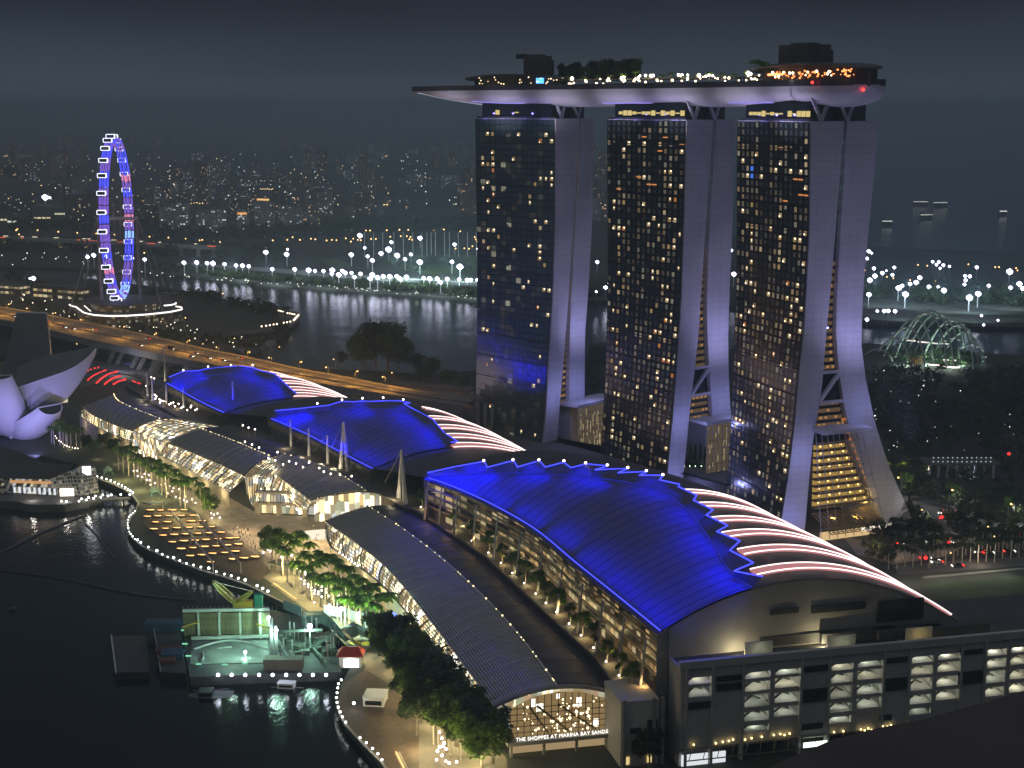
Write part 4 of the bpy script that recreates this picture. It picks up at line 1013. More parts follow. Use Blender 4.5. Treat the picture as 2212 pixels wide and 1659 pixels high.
# glazed ground floor
b = MB(); b.box(cp(_len/2+20, 5, 2.4), (_len+40, .4, 4.6), u=_d); b.build('ground_floor', mat('ground_floor_glass', (.05, .05, .05), .3), CP)
b = MB()
for k in range(26):
    s = 4+k*4.6; b.beam(cp(s, -.2, 5.6), cp(s-3.2, -6, 4.6), .18, .3)
b.beam(cp(0, -.2, 5.6), cp(_len, -.2, 5.6), .3, .3); b.beam(cp(0, -6, 4.6), cp(_len, -6, 4.6), .25, .3); o = b.build('canopy_frame', mat('canopy_bronze', (.20, .17, .10)), CP)
_r = random.Random(8); items = []
for x, y in ((1545,1604),(1560,1601),(1573,1599),(1582,1596),(1497,1607),(1608,1596),(1622,1593),(1644,1590),(1670,1586),(1684,1584),(1693,1586),(1704,1583),(1800,1580),(1820,1578),(1858,1574),(1866,1576),(1874,1572),(1881,1575),(1905,1567),(1915,1568),(1923,1565),(1958,1560)):
    s, z = along(x, y); items.append((cp(s, -.6, max(4.4, z)), (.32,), 0))
pieces('canopy_lamp', glow('canopy_lamps', (1, .75, .3), 4), items, CP)
for x0, x1, y0, y1, c in ((1535,1566,1612,1659,'lobby_white'),(1472,1528,1625,1659,'lobby_white')):
    s0, za = along(x0, y0); s1, zb_ = along(x1, y1); b = MB(); b.box(cp((s0+s1)/2, -.1, 2.0), (s1-s0, .4, 3.6), u=_d); b.build('lit_entrance', glow('lobby_white', (.9, .95, 1), .9 if x0 > 1530 else .35), CP)
b = MB(); s0, za = along(1732, 1610); b.box(cp(s0+4, -1.2, 3.2), (8, .3, 1.8), u=_d); b.build('lit_sign', glow('white_green_sign', (.85, 1, .85), 2.4), CP)
for x0, x1, y0, y1, col in ((1621,1683,1404,1424,(1,.98,.7)),(1800,1864,1385,1410,(1,.98,.7)),(1970,2032,1372,1392,(1,.7,.25))):
    p = at((x0+x1)/2, y1+2, CPZ-1); s = (p-_a).dot(_d); off = -(p-_a).dot(_n); w_ = (x1-x0)/3200*480
    b = MB(); b.box(cp(s, off+5, CPZ+1.0), (w_, .5, 4.5), u=_d); b.build('roof_light_well', mat('well_wall', (.5, .5, .44)), CP); light('POINT', cp(s, off+1.5, CPZ+.8), 160, col, .3)
for px_, w_ in ((1560,20),(1650,16),(1730,30),(1850,26),(1960,22),(2060,24)):
    p = at(px_, 1395-(px_-1560)*.05, CPZ-1); b = MB(); b.box(p+Vector((0, 0, 1.8)), (w_, 4, 3.2), u=_d); b.build('plant_box', mat('plant_box_paint', (.07, .07, .07)), CP)
# small block between arcade and car park
_p = at(1345,1650,0); _q = at(1431,1655,0); zt = zat(1390,1512,_p.x,_p.y)
AN = empty('service_block', _p, 'small grey service block between the arcade end and the car park', 'block')
b = MB(); b.box((_p+_q)/2+_d*-1-_n*9+Vector((0, 0, zt/2)), ((_q-_p).length, 18, zt), u=_d); b.build('wall', CPW, AN)
pieces('louvre_panel', DARK, [((_p+_q)/2+_d*(f*10)-_n*-.15+Vector((0, 0, z)), (3.4, .4, h), _rzc) for f, z, h in ((-.25, zt*.55, 1.6), (.3, zt*.62, 3.0), (-.2, zt*.3, 1.4))], AN)
pieces('corner_pier', CONC, [((_p+_q)/2+_d*(f*(_q-_p).length/2)+_n*.1+Vector((0, 0, zt/2+.2)), (1.1, 1.1, zt+.6), _rzc) for f in (-1, .55, 1)], AN)
pieces('doorway_light', glow('doorway_glow', (1, .72, .3), .9), [((_p+_q)/2+_d*(f*10)+_n*.25+Vector((0, 0, 2)), (2.2, .3, 2.4), _rzc) for f in (-.55, .25)], AN)
# dark rounded rooftop just below the viewpoint
pts = [at(x, y, 128) for x, y in ((1630,1675),(1700,1640),(1800,1597),(1900,1572),(2000,1552),(2100,1524),(2212,1492),(2400,1440),(2700,1400))]
b = MB(); b.prism([(p.x, p.y) for p in pts]+[(190, 100), (40, 40)], 2, 128); FB = b.build('rooftop_building', mat('foreground_roof', (.10, .085, .08), .9, var=.15, scale=.05), loc=(90, 200, 2)); tag(FB, 'dark curved rooftop cutting across the lower corner close to the viewer', 'building')
# ------------------------------------------------------------------ tree kits
def leaf_cloud(b, centers, n, size, rnd, flat=.75):
    for k in range(n):
        c, r = rnd.choice(centers)
        d = Vector((rnd.gauss(0, 1), rnd.gauss(0, 1), rnd.gauss(0, 1)*flat)).normalized()*r*rnd.random()**.45
        p = c+d; s = size*rnd.uniform(.6, 1.35)
        a = Vector((rnd.gauss(0, 1), rnd.gauss(0, 1), rnd.gauss(0, .6))).normalized(); e_ = a.cross(Vector((rnd.gauss(0, 1), rnd.gauss(0, 1), rnd.gauss(0, 1)))).normalized()
        b.add([p-a*s, p+e_*s*.55, p+a*s, p-e_*s*.55], [(0, 1, 2, 3)])
def broad_tree(seed, h, r, n, size, leaf=LEAF, name='broadleaf_tree', cat='tree', low=.35, nclump=16):
    rnd = random.Random(seed); root = empty(name, (0, 0, 0), 'green leafy tree standing alone', cat)
    b = MB(); b.tube([(0, 0, 0), (.1*r*.2, 0, h*.25), (0, .05*r, h*.5), (0, 0, h*.8)], h*.028, 7, r2=h*.008)
    for i in range(6):
        a = i*2.4; z0 = h*rnd.uniform(.3, .5); b.tube([(0, 0, z0), (cos(a)*r*.35, sin(a)*r*.35, z0+h*.15), (cos(a)*r*.7, sin(a)*r*.7, z0+h*.27)], h*.012, 5, r2=h*.003)
    b.build('trunk', TRUNK, root)
    cs = []
    for i in range(nclump):
        a = rnd.uniform(0, 2*pi); q = r*.72*sqrt(rnd.random()); z = h*lerp(low+.08, .92, rnd.random()); q *= sqrt(max(.15, 1-((z/h-.6)/.5)**2))
        cs.append((Vector((cos(a)*q, sin(a)*q, z)), r*rnd.uniform(.22, .42)))
    b = MB(); leaf_cloud(b, cs, n, size, rnd); b.build('crown', leaf, root); return root
def palm_tree(seed, h, leaf=LEAFB, nf=15):
    rnd = random.Random(seed); root = empty('palm_tree', (0, 0, 0), 'tall slender palm standing alone', 'palm')
    b = MB(); b.tube([(0, 0, 0), (.12, 0, h*.35), (.05, .1, h*.7), (0, 0, h)], .26, 7, r2=.17); b.build('trunk', PTRUNK, root)
    b = MB()
    for i in range(nf):
        a = i*2.399+rnd.uniform(-.2, .2); L = rnd.uniform(2.9, 3.9); lift = rnd.uniform(-.1, 1.0); prev = None
        d = Vector((cos(a), sin(a), 0)); sd = Vector((-sin(a), cos(a), 0))
        for k in range(8):
            f = k/7; p = Vector((0, 0, h))+d*L*f*(1-.12*f)+Vector((0, 0, lift*1.5*f*(1.6-f)-1.9*f*f)); w = .62*sin(pi*min(1, .1+f*.88))+.05
            cur = (p-sd*w-Vector((0, 0, w*.55)), p, p+sd*w-Vector((0, 0, w*.55)))
            if prev: b.add([prev[0], prev[1], prev[2], cur[0], cur[1], cur[2]], [(0, 1, 4, 3), (1, 2, 5, 4)])
            prev = cur
    b.build('crown', leaf, root); return root
PALMS = [Kit(palm_tree(21+i, 9.5+i*.6)) for i in range(3)]
PALMD = Kit(palm_tree(31, 9.0, LEAFD, 13))
BIG = [Kit(broad_tree(41+i, 15+i, 7.5, 2600, .62, LEAFD if i == 1 else LEAF, nclump=20)) for i in range(3)]
SMALL = [Kit(broad_tree(51+i, 6.0, 2.5, 420, .36, LEAFB if i == 0 else LEAF, 'terrace_tree', nclump=9)) for i in range(2)]
SHRUB = Kit(broad_tree(57, 7.5, 4.2, 650, .5, LEAFD, 'bushy_tree', low=.1, nclump=11))

# ------------------------------------------------------------------ lotus-shaped museum
MC0 = at(30,938,0)
MU = empty('lotus_museum', MC0, 'white lotus-shaped museum whose upturned petals are lit violet from below', 'museum')
PETW = mat('museum_petal_skin', (.62, .61, .60), .5, var=.06, scale=.06)
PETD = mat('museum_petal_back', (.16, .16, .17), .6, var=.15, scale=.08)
def petal(az, reach, height, wid, base_z=9, thick=9):
    d = ang(az); sd = Vector((d.y, -d.x, 0)); rings = []; top = []
    N = 16
    for i in range(N+1):
        s = i/N; c = MC0+d*(3+reach*(s**.85))+Vector((0, 0, base_z+height*s**1.7))
        w = wid*(sin(pi*(.16+.56*s)))*(1-.25*s*s); th = thick*(1-.50*s*s)
        tdir = (d*(reach*.85*max(s, .05)**-.15)+Vector((0, 0, height*1.7*s**.7))).normalized(); nn = sd.cross(tdir).normalized()
        if nn.z > 0: nn = -nn
        ring = [c+sd*w*cos(a)+nn*th*abs(sin(a))**.8 for a in [pi*k/10 for k in range(11)]]
        rings.append(ring); top.append([ring[0], ring[-1]])
    b = MB(); b.loft(rings, False); o = b.build('petal', PETW, MU, smooth=True)
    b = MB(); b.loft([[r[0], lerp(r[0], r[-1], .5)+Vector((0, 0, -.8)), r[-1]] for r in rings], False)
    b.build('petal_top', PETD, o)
    b = MB(); b.add(rings[-1], [tuple(range(11))]); b.build('petal_tip_window', GLASSD, o)
    b = MB(); b.tube(rings[-1]+[rings[-1][0]], .35, 4); b.build('tip_frame', WHITEP, o)
    return o
petal(5, 34, 62, 17, thick=14); petal(128, 36, 14, 14, thick=13)
petal(172, 30, 34, 13, thick=10); petal(220, 40, 46, 14); petal(262, 46, 52, 17); petal(310, 50, 52, 18)
secs = [((40,792),(26,842),(0,903)), ((95,770),(92,820),(85,894)), ((150,759),(148,800),(140,866)), ((190,751),(186,776),(179,818)), ((211,746),(208,753),(206,766))]
rings = []
for far_, near_, bot_ in secs:
    F_, N_, B_ = atY(*far_, 912), atY(*near_, 882), atY(*bot_, 888)
    rings.append((F_, N_, B_))
def pr(i, j):
    F_, N_, B_ = [catmull([r[k] for r in rings], i) for k in range(3)]
    c = B_+Vector((0, 6, 0)); pts_ = [N_, lerp(N_, B_, .5)+Vector((2.5*(1-i), -3*(1-i), -1)), B_, lerp(B_, F_, .5)+Vector((3*(1-i), 5, -3*(1-i))), F_]
    return catmull(pts_, j)
b = MB(); b.grid(pr, 20, 14); big = b.build('petal', PETW, MU, smooth=True)
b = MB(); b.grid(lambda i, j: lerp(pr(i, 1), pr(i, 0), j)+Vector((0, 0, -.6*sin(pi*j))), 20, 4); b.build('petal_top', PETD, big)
b = MB(); b.tube([pr(i/20, 0) for i in range(21)], .4, 4); b.build('petal_rim', WHITEP, big)
b = MB()
for i in range(9):
    a = i*2*pi/9; b.beam(MC0+Vector((cos(a)*13, sin(a)*13, 0)), MC0+Vector((cos(a+.35)*9, sin(a+.35)*9, 11)), 1.4)
o = b.build('support_column', WHITEP, MU); o['kind'] = 'stuff'
_t = at(137,862,22); b = MB(); b.box(_t, (5, 1.2, 4.5), u=(.8, .6)); b.build('lit_window', glow('museum_window', (1, .95, .6), .8), MU)
for px_, py_, z_, e_ in ((75,985,1,7000),(5,995,1,8000),(150,930,1,5000),(-50,985,2,6000)):
    p = at(px_, py_, z_); light('SPOT', p, e_*6, (.36, .34, 1.0), .5, target=MC0+Vector((18, 5, 26)), spot=95, blend=.9)

# ------------------------------------------------------------------ crystal pavilion on the water
def pz(x, y, z): return at(x, y, z)
CPV = empty('crystal_pavilion', pz(110,1070,1), 'faceted glass pavilion with a dark ridged roof standing in the bay', 'pavilion')
b = MB(); b.prism([tuple(at(x, y, 1.5)[:2]) for x, y in ((-70,1080),(35,1083),(60,1090),(140,1090),(190,1080),(222,1068),(180,1030),(-70,1010))], -5, 1.5); b.build('floating_base', DCONC, CPV)
eav = [at(-60,1035,11), at(22,1034,11), at(106,1036,11), at(150,1018,14)]; rid = [at(-60,945,19), at(30,972,19), at(92,998,18), at(158,1006,15.5)]
b = MB()
for i in range(3): b.quad(eav[i], eav[i+1], rid[i+1], rid[i])
b.build('roof', ROOFD, CPV)
b = MB()
for i in range(3):
    for k in range(9): b.beam(lerp(eav[i], eav[i+1], k/9)+Vector((0, 0, .25)), lerp(rid[i], rid[i+1], k/9)+Vector((0, 0, .25)), .35, .4)
o = b.build('roof_rib', mat('roof_rib_bronze', (.12, .085, .07)), CPV); o['kind'] = 'stuff'
bas = [at(-60,1066,2), at(29,1064,2), at(131,1071,2), at(164,1071,2)]
PAVG = cell_windows('pavilion_glass', (.30, .30, .28), 1.6, 2.6, .75, .75, ((1,.95,.8),(.85,.9,1),(1,.85,.6)), rough=.3, dim=.25, pane=(.1,.9,.06,.94))
PAVD = cell_windows('pavilion_dim_glass', (.34, .34, .32), 1.8, 1.8, .30, .4, ((1,.95,.8),(.85,.9,1),(1,.85,.6)), rough=.3, dim=.16, pane=(.1,.9,.1,.9))
for i, m_ in ((0, PAVD), (1, PAVG), (2, PAVD)):
    b = MB(); mid0, mid1 = lerp(bas[i], eav[i], .55), lerp(bas[i+1], eav[i+1], .55)
    b.grid(lambda u_, v_: lerp(lerp(bas[i], bas[i+1], u_), lerp(eav[i], eav[i+1], u_), v_), 8, 4); b.build('glass_facet', m_, CPV)
tow = [(at(180,1071,2), at(171,1014,15)), (at(214,1064,2), at(207,1010,15)), (at(200,1040,2), at(196,996,14))]
for i in range(2):
    b = MB(); b.grid(lambda u_, v_: lerp(lerp(tow[i][0], tow[i+1][0], u_), lerp(tow[i][1], tow[i+1][1], u_), v_), 4, 4); b.build('glass_facet', PAVD, CPV)
b = MB(); b.grid(lambda u_, v_: lerp(lerp(bas[3], tow[0][0], u_), lerp(eav[3], tow[0][1], u_), v_), 3, 3); b.build('glass_facet', PAVD, CPV)
b = MB(); b.add([t_[1] for t_ in tow]+[eav[3]], [(0, 1, 2, 3)]); b.build('glass_roof', GLASSD, CPV)
pieces('amber_window', glow('pavilion_amber', (1, .5, .2), .7), [(lerp(lerp(bas[1], bas[2], (k+.5)/9), lerp(eav[1], eav[2], (k+.5)/9), .82)+Vector((0, -.6, 0)), (2.6, .4, 1.3), 0) for k in range(9)], CPV)
pieces('white_lit_fin', glow('pavilion_fin_glow', (.92, .95, 1), 1.0), [(lerp(lerp(bas[1], bas[2], (k+.5)/9), lerp(eav[1], eav[2], (k+.5)/9), .26)+Vector((0, -.7, 0)), (1.1, .4, 3.4), 0) for k in range(9)], CPV)  # fins glow by themselves in place of white light falling on them
b = MB(); b.box(lerp(bas[2], eav[2], .25)+Vector((5, -1, 0)), (7, .5, 4), u=(1, .1)); b.build('lit_doorway', glow('pavilion_doorway', (1, .9, .75), 2.5), CPV)
b = MB(); p = at(187,1017,14); b.box(p, (4.5, .5, 4.5), u=(.9, .3)); b.build('lit_emblem', glow('emblem_white', (.85, .85, 1), 4), CPV)
for x, y in ((70,1066),(140,1069),(190,1066)): light('POINT', at(x, y+6, 4), 900, (1, .95, .85), .3)

# ------------------------------------------------------------------ observation wheel and its terminal
h_ = ang(-6); n_ = Vector((h_.y, -h_.x, 0)); WB = at(264,692,0); zc_ = zat(264,472,WB.x,WB.y); RW = zat(262,293,WB.x,WB.y)-zc_-1
WC = Vector((WB.x, WB.y, zc_))
OW = empty('observation_wheel', WB, 'giant observation wheel outlined in blue, violet and red light', 'wheel')
def wp(a, r, off): return WC+h_*(r*cos(a))+Vector((0, 0, r*sin(a)))+n_*off
b = MB()
for off in (-3.2, 3.2): b.tube([wp(2*pi*k/84, RW-2, off) for k in range(85)], .35, 5)
b.tube([wp(2*pi*k/84, RW-4.5, 0) for k in range(85)], .3, 5)
for k in range(84):
    a = 2*pi*k/84; b.beam(wp(a, RW-2, -3.2), wp(a, RW-2, 3.2), .3); b.beam(wp(a, RW-2, -3.2), wp(a+.037, RW-4.5, 0), .25); b.beam(wp(a, RW-2, 3.2), wp(a+.037, RW-4.5, 0), .2)
b.build('rim', mat('wheel_steel', (.5, .5, .55), .5), OW)
_r = random.Random(4); WL = {'b': glow('wheel_blue', (.07, .08, 1), 1.7), 'v': glow('wheel_violet', (.32, .16, 1), .9), 'r': glow('wheel_red', (1, .05, .12), 1.3), 'c': glow('wheel_cyan', (.25, .45, 1), 2.0), 'p': glow('wheel_pink', (1, .3, .6), 1.2)}
for k in range(56):
    a0_, a1_ = 2*pi*k/56, 2*pi*(k+.86)/56; b = MB()
    for off, r_, rr in ((-3.4, RW-1.8, .75), (3.4, RW-1.8, .7), (0, RW-4.9, .7), (-1.2, RW-1.2, .5), (1.4, RW-3, .4)): b.tube([wp(lerp(a0_, a1_, j/3), r_, off) for j in range(4)], rr, 4)
    b.build('rim_light', WL[_r.choice('bbbbbbbvvvvvvccp')], OW)
b = MB()
for k in range(28):
    for off in (-3.2, 3.2): b.tube((wp(2*pi*k/28, RW-2, 0), WC+n_*off), .06, 4)
o = b.build('spoke_cable', STEEL, OW); o['kind'] = 'stuff'
cb_ = MB(); fr_ = MB()
cb_.tube(((-3.6, 0, 0), (3.6, 0, 0)), 1.7, 10)
for y in (-1.8, 1.8):
    for z in (-1.75, 1.75): fr_.tube(((-3.7, y, z), (3.7, y, z)), .28, 4)
    for x in (-3.7, 3.7): fr_.tube(((x, y, -1.75), (x, y, 1.75)), .28, 4)
cbm, frm = cb_.mesh('capsule', GLASSD), fr_.mesh('capsule_light', glow('capsule_white', (.80, .85, 1), 2.3))
cz = atan2(n_.y, n_.x)
for k in range(28):
    c = inst('capsule', cbm, wp(2*pi*(k+.35)/28, RW+.8, -1.6), cz, 1, OW)
    f = bpy.data.objects.new('capsule_light', frm); COL.objects.link(f); f.parent = c
    b = MB()
b = MB(); b.tube((WC-n_*19, WC+n_*19), 1.6, 10); b.build('axle', WHITEP, OW)
for s in (-1, 1):
    b = MB(); b.tube((WB+n_*18*s, WC+n_*18*s), 1.5, 10); b.build('support_column', mat('column_grey', (.34, .33, .37), .6), OW)
    b = MB()
    for q in (-1, 1): b.tube((WC+n_*19*s, WB+n_*46*s+h_*38*q), .22, 4)
    b.build('stay_cable', STEEL, OW)
FT = empty('wheel_terminal', at(270,695,0), 'rounded terminal building under the wheel with a curving white roof light', 'terminal')
ol = [(150,659),(158,668),(172,677),(215,681),(262,682),(320,679),(365,674),(392,668),(393,661),(370,652),(280,645),(190,648)]
b = MB(); b.prism([tuple(at(x, y, 13)[:2]) for x, y in ol], 11.5, 13); b.build('roof', DCONC, FT)
TW = cell_windows('terminal_windows', (.16, .14, .11), 4, 4, .55, .5, ((1,.8,.45),(1,.7,.35),(1,.9,.7)), rough=.5, dim=.08)
cxy = at(270,664,13)
def ins(x, y, f, z=13): p = at(x, y, z); return (lerp(cxy.x, p.x, f), lerp(cxy.y, p.y, f))
b = MB(); b.prism([ins(x, y, .86) for x, y in ol], 0, 11.5); b.build('wall', TW, FT)
b = MB(); b.prism([ins(x, y, .62) for x, y in ol], 13, 19); b.build('storey_wall', TW, FT)
b = MB(); b.prism([ins(x, y, .70) for x, y in ol], 19, 20); b.build('storey_roof', DCONC, FT)
b = MB(); b.tube([at(x, y, 13.4) for x, y in ((150,658),(154,661),(164,663),(172,669),(182,676),(205,680.5),(235,682.5),(275,682),(320,679),(365,674),(385,670),(393,668),(392,664),(380,662))], .75, 5); b.build('roof_edge_light', glow('terminal_edge', (1, .93, .85), 2.2), FT)
b = MB(); b.tube([at(x, y, 20.3) for x, y in ((354,660),(368,659),(380,656),(380,654))], .7, 5); b.build('roof_edge_light', glow('terminal_edge'), FT) if False else b.build('roof_edge_light', _M['terminal_edge'], FT)
b = MB(); b.tube([at(x, y, 13.4) for x, y in ((182,660),(192,669),(196,672))], .4, 5); b.build('ramp_light', _M['terminal_edge'], FT)
def lowblock(label, x0, y0, x1, y1, h, m, depth=14, nm='low_building'):
    p, q = at(x0, y0, 0), at(x1, y1, 0); d = (q-p).normalized(); n = Vector((-d.y, d.x, 0)); n = n if n.y > 0 else -n; L = (q-p).length
    r = empty(nm, p, label, 'building')
    b = MB(); b.box((p+q)/2+n*depth/2+Vector((0, 0, h/2)), (L, depth, h), u=d); b.build('wall', m, r)
    b = MB(); b.box((p+q)/2+n*depth/2+Vector((0, 0, h+.5)), (L+2, depth+2, 1), u=d); b.build('roof', DCONC, r); return r
PITW = cell_windows('pit_windows', (.2, .18, .14), 3.0, 6, .9, .9, ((1,.78,.42),(1,.85,.55),(1,.72,.35)), rough=.5, dim=.4, pane=(.08,.92,.25,.7))
lowblock('long low building with two rows of bright windows left of the wheel', 72,643, 175,651, 13, PITW)
lowblock('low building with a single bright window row at the picture edge', -60,632, 44,640, 10, PITW)
lowblock('blank pale shed beyond the wheel terminal', 335,654, 377,657, 9, mat('shed_wall', (.3, .26, .25)))
lowblock('low lit kiosk row in front of the wheel terminal', 183,706, 235,708, 7, TW, 8)
lowblock('small lit annex beside the wheel terminal', 350,700, 395,694, 6, TW, 8)
lowblock('long plain storehouse on the headland with a pale eave', 520,716, 560,720, 6, mat('shed_wall'), 10) if False else None
# lit promontory wall
PR = empty('promontory_wall', at(645,683,0), 'lamp-lit sea wall round the tip of the headland', 'wall')
b = MB(); pts = [at(x, y, .5) for x, y in ((500,722),(560,716),(600,711),(624,706),(637,697),(646,684),(640,677),(597,668))]; b.tube(pts, 1.2, 4, h=3.0); b.build('parapet', CONC, PR)
pieces('wall_lamp', glow('wall_lamps', (1, .8, .55), 6), [(at(x, y, 3.2), (.7,), 0) for x, y in ((565,705),(575,703.5),(583,702.5),(591,701),(598,700),(605,698.5),(613,697),(620,696),(627,694.5),(597,669.5),(602,671),(607,672),(612,673.5),(621,676),(626,677),(631,678),(636,679))], PR)
b = MB(); b.tube([at(634,692,2.5), at(645,680,2.5)], .55, 4); b.build('strip_light', glow('promontory_strip', (1, .85, .65), 3), PR)

# ------------------------------------------------------------------ elevated highway
ZD = 16.0
far_e = [at(x, y, ZD) for x, y in ((-160,640),(-60,654),(0,664),(100,681),(175,696),(300,721),(425,751),(553,777),(640,797),(740,815),(830,833),(930,850),(1025,862))]
near_e = [at(x, y, ZD) for x, y in ((-160,668),(-60,684),(0,692.5),(50,701),(160,728),(300,758),(390,776),(475,793),(560,809),(660,826),(760,842),(880,862),(1000,880))]
HW = empty('highway_bridge', at(300,760,0), 'elevated highway glowing orange under sodium lamps across the channel', 'bridge')
HROAD = mat('sodium_lit_asphalt', (.16, .15, .14), .85, var=.12, scale=.06)
b = MB(); b.grid(lambda i, j: lerp(catmull(near_e, i), catmull(far_e, i), j), 48, 4); b.build('road_deck', HROAD, HW)
b = MB(); b.loft([[catmull(near_e, i/48)+Vector(v) for v in ((0, 0, 1.1), (-.2, -.3, 1.1), (-.2, -.3, -4.2), (2, 2, -4.6), (2, 2, -.2), (0, 0, -.05))] for i in range(49)], True, True); b.build('edge_girder', CONC, HW)
b = MB(); b.loft([[catmull(far_e, i/48)+Vector(v) for v in ((0, 0, 1.1), (.2, .3, 1.1), (.2, .3, -4.2), (-.4, -.4, -4.2), (-.3, -.3, -.05))] for i in range(49)], True, True); b.build('parapet', CONC, HW)
b = MB(); b.tube([lerp(catmull(near_e, i/48), catmull(far_e, i/48), .5)+Vector((0, 0, .5)) for i in range(49)], .3, 4, h=1); b.build('median_barrier', CONC, HW)
mk = mat('lane_paint', (.6, .6, .55), .7)
for f in (.16, .28, .39, .61, .72, .84):
    b = MB()
    for i in range(150):
        t = i/150; a_, c_ = lerp(catmull(near_e, t), catmull(far_e, t), f), lerp(catmull(near_e, t+.0028), catmull(far_e, t+.0028), f)
        b.box((a_+c_)/2+Vector((0, 0, .03)), ((c_-a_).length, .3, .02), u=(c_-a_).normalized())
    o = b.build('lane_marking', mk, HW); o['kind'] = 'stuff'
for x in (75,95,235,262,285,305,325,345,365,385,480,520):
    t = min(range(100), key=lambda i: abs(proj(catmull(near_e, i/100))[0]-x))/100; p, q = catmull(near_e, t), catmull(far_e, t)
    for f in (.12, .5, .86):
        b = MB(); c = lerp(p, q, f); b.beam((c.x-3, c.y, 0), (c.x+4, c.y+2, ZD-3), 2.2, 3.0); b.build('slanted_pier', CONC, HW)
bl = MB(); 
_lampk = empty('street_lamp', (0, 0, 0), 'tall lamp', 'street lamp')
b = MB(); b.tube(((0, 0, 0), (0, 0, 9), (.5, 0, 9.6), (1.8, 0, 9.8)), .13, 5, r2=.08); b.build('pole', STEEL, _lampk)
b = MB(); b.box((2.0, 0, 9.75), (1.2, .5, .25)); b.build('lamp_head', STEEL, _lampk)
b = MB(); b.sphere((2.0, 0, 9.45), .42, 7, 5); b.build('bulb', G_SOD, _lampk)
LAMP = Kit(_lampk)
for i in range(17):
    t = .03+i*.052; c = lerp(catmull(near_e, t), catmull(far_e, t), .5)
    LAMP.put((c.x, c.y, ZD+.05), .8 if i % 2 else .8+pi, 1, 'sodium street lamp on the highway median, %s from the far end of the bridge' % nth(i), 'lamps along the highway median')
    light('POINT', (c.x, c.y, ZD+9), 17000, (1, .46, .07), .4)
for x, y in ((255,792),(240,770)): light('POINT', at(x, y, 5), 5200, (.5, .5, 1), .4)
# vehicles
def car_kit(name, label, cat, paint, L=4.4, H=1.45, truck=False):
    r = empty(name, (0, 0, 0), label, cat)
    b = MB(); W_ = 1.8
    b.loft([[(-L/2, y, z) for y, z in ((-.8, .35), (.8, .35), (.8, .75), (-.8, .75))], [(-L*.42, y, z) for y, z in ((-W_/2, .3), (W_/2, .3), (W_/2, .85), (-W_/2, .85))], [(L*.40, y, z) for y, z in ((-W_/2, .3), (W_/2, .3), (W_/2, .85), (-W_/2, .85))], [(L/2, y, z) for y, z in ((-.78, .35), (.78, .35), (.78, .7), (-.78, .7))]], True, True)
    b.build('body', paint, r)
    b = MB(); c0, c1 = (-L*.40, L*.20) if not truck else (-L*.46, L*.44); zt = H if not truck else 2.9
    b.loft([[(x, y, .84) for x, y in ((c0, -.82), (c1, -.82), (c1, .82), (c0, .82))], [(x, y, zt) for x, y in ((c0+.5*(not truck), -.66), (c1-.9*(not truck), -.66), (c1-.9*(not truck), .66), (c0+.5*(not truck), .66))]], True, True)
    b.build('cabin', GLASSD if not truck else paint, r)
    for x in (-L*.3, L*.3):
        for y in (-.8, .8):
            b = MB(); b.tube(((x, y-.1, .33), (x, y+.1, .33)), .33, 10); b.build('wheel', DARK, r)
    for y in (-.62, .62):
        b = MB(); b.sphere((-L/2-.05, y, .72), .34, 6, 4); b.build('taillight', glow('taillights', (1, .03, .02), 3.0), r)
        b = MB(); b.sphere((L/2+.05, y, .6), .26, 6, 4); b.build('headlight', glow('headlights', (1, .92, .8), 6), r)
    return r
CARS = [Kit(car_kit('car', 'car', 'car', mat('car_paint_dark', (.05, .05, .06), .3))), Kit(car_kit('car', 'car', 'car', mat('car_paint_silver', (.4, .4, .42), .3)))]
BUS = Kit(car_kit('delivery_truck', 'truck', 'truck', mat('truck_box', (.12, .09, .08)), 8.5, 2.9, True))
roaddir = (near_e[5]-near_e[4]); rz_road = atan2(roaddir.y, roaddir.x)
hp = lambda x, y: at(x/4, 608.3+y/4, ZD+.06)
for i, (x, y, k, away) in enumerate(sorted(((125,306,0,1),(300,318,1,0),(405,347,1,0),(560,398,0,1),(635,412,0,1),(820,420,1,0),(1215,557,0,1),(1280,498,1,0),(1690,626,0,1),(1655,650,0,1),(1805,666,0,1),(1930,686,0,1),(2080,668,1,0)))):
    CARS[k].put(hp(x, y), rz_road+(0 if not away else 0)+(pi if not away else 0), 1, '%s car on the orange highway, %s along from the museum end' % ('dark' if k == 0 else 'silver', nth(i)), 'cars on the highway')
BUS.put(hp(1478,585), rz_road, 1, 'dark box truck on the orange highway above the red footbridge lights', None)

# red-lit footbridge
HB = empty('red_footbridge', at(235,815,0), 'curved footbridge whose ribs are picked out by rows of red lights', 'footbridge')
b = MB(); fb = [at(x, y, 5) for x, y in ((180,835),(215,815),(255,805),(300,812),(330,830))]; b.loft([[p+Vector(v) for v in ((-2, -2.5, 0), (2, 2.5, 0), (2, 2.5, -.8), (-2, -2.5, -.8))] for p in [catmull(fb, i/20) for i in range(21)]], True, True); b.build('deck', DCONC, HB)
rl_ = []
for arc, n in ((((757,768),(800,752),(850,740)),4),(((760,850),(800,815),(850,790),(912,765)),10),(((835,875),(880,835),(935,800),(1015,775)),17),(((905,885),(950,850),(1000,825),(1040,818)),17),(((980,885),(1030,860),(1085,845)),9),(((1150,860),(1210,880)),4)):
    P_ = [at(x/4, 608.3+y/4, 9) for x, y in arc]
    for i in range(n): rl_.append((catmull(P_, i/(n-1)), (.55,), 0))
    b = MB(); b.tube([catmull(P_, i/12)+Vector((0, 0, -.5)) for i in range(13)], .25, 5); b.build('rib', STEEL, HB)
pieces('rib_lamp', glow('rib_red', (1, .03, .03), 2.6), rl_, HB)
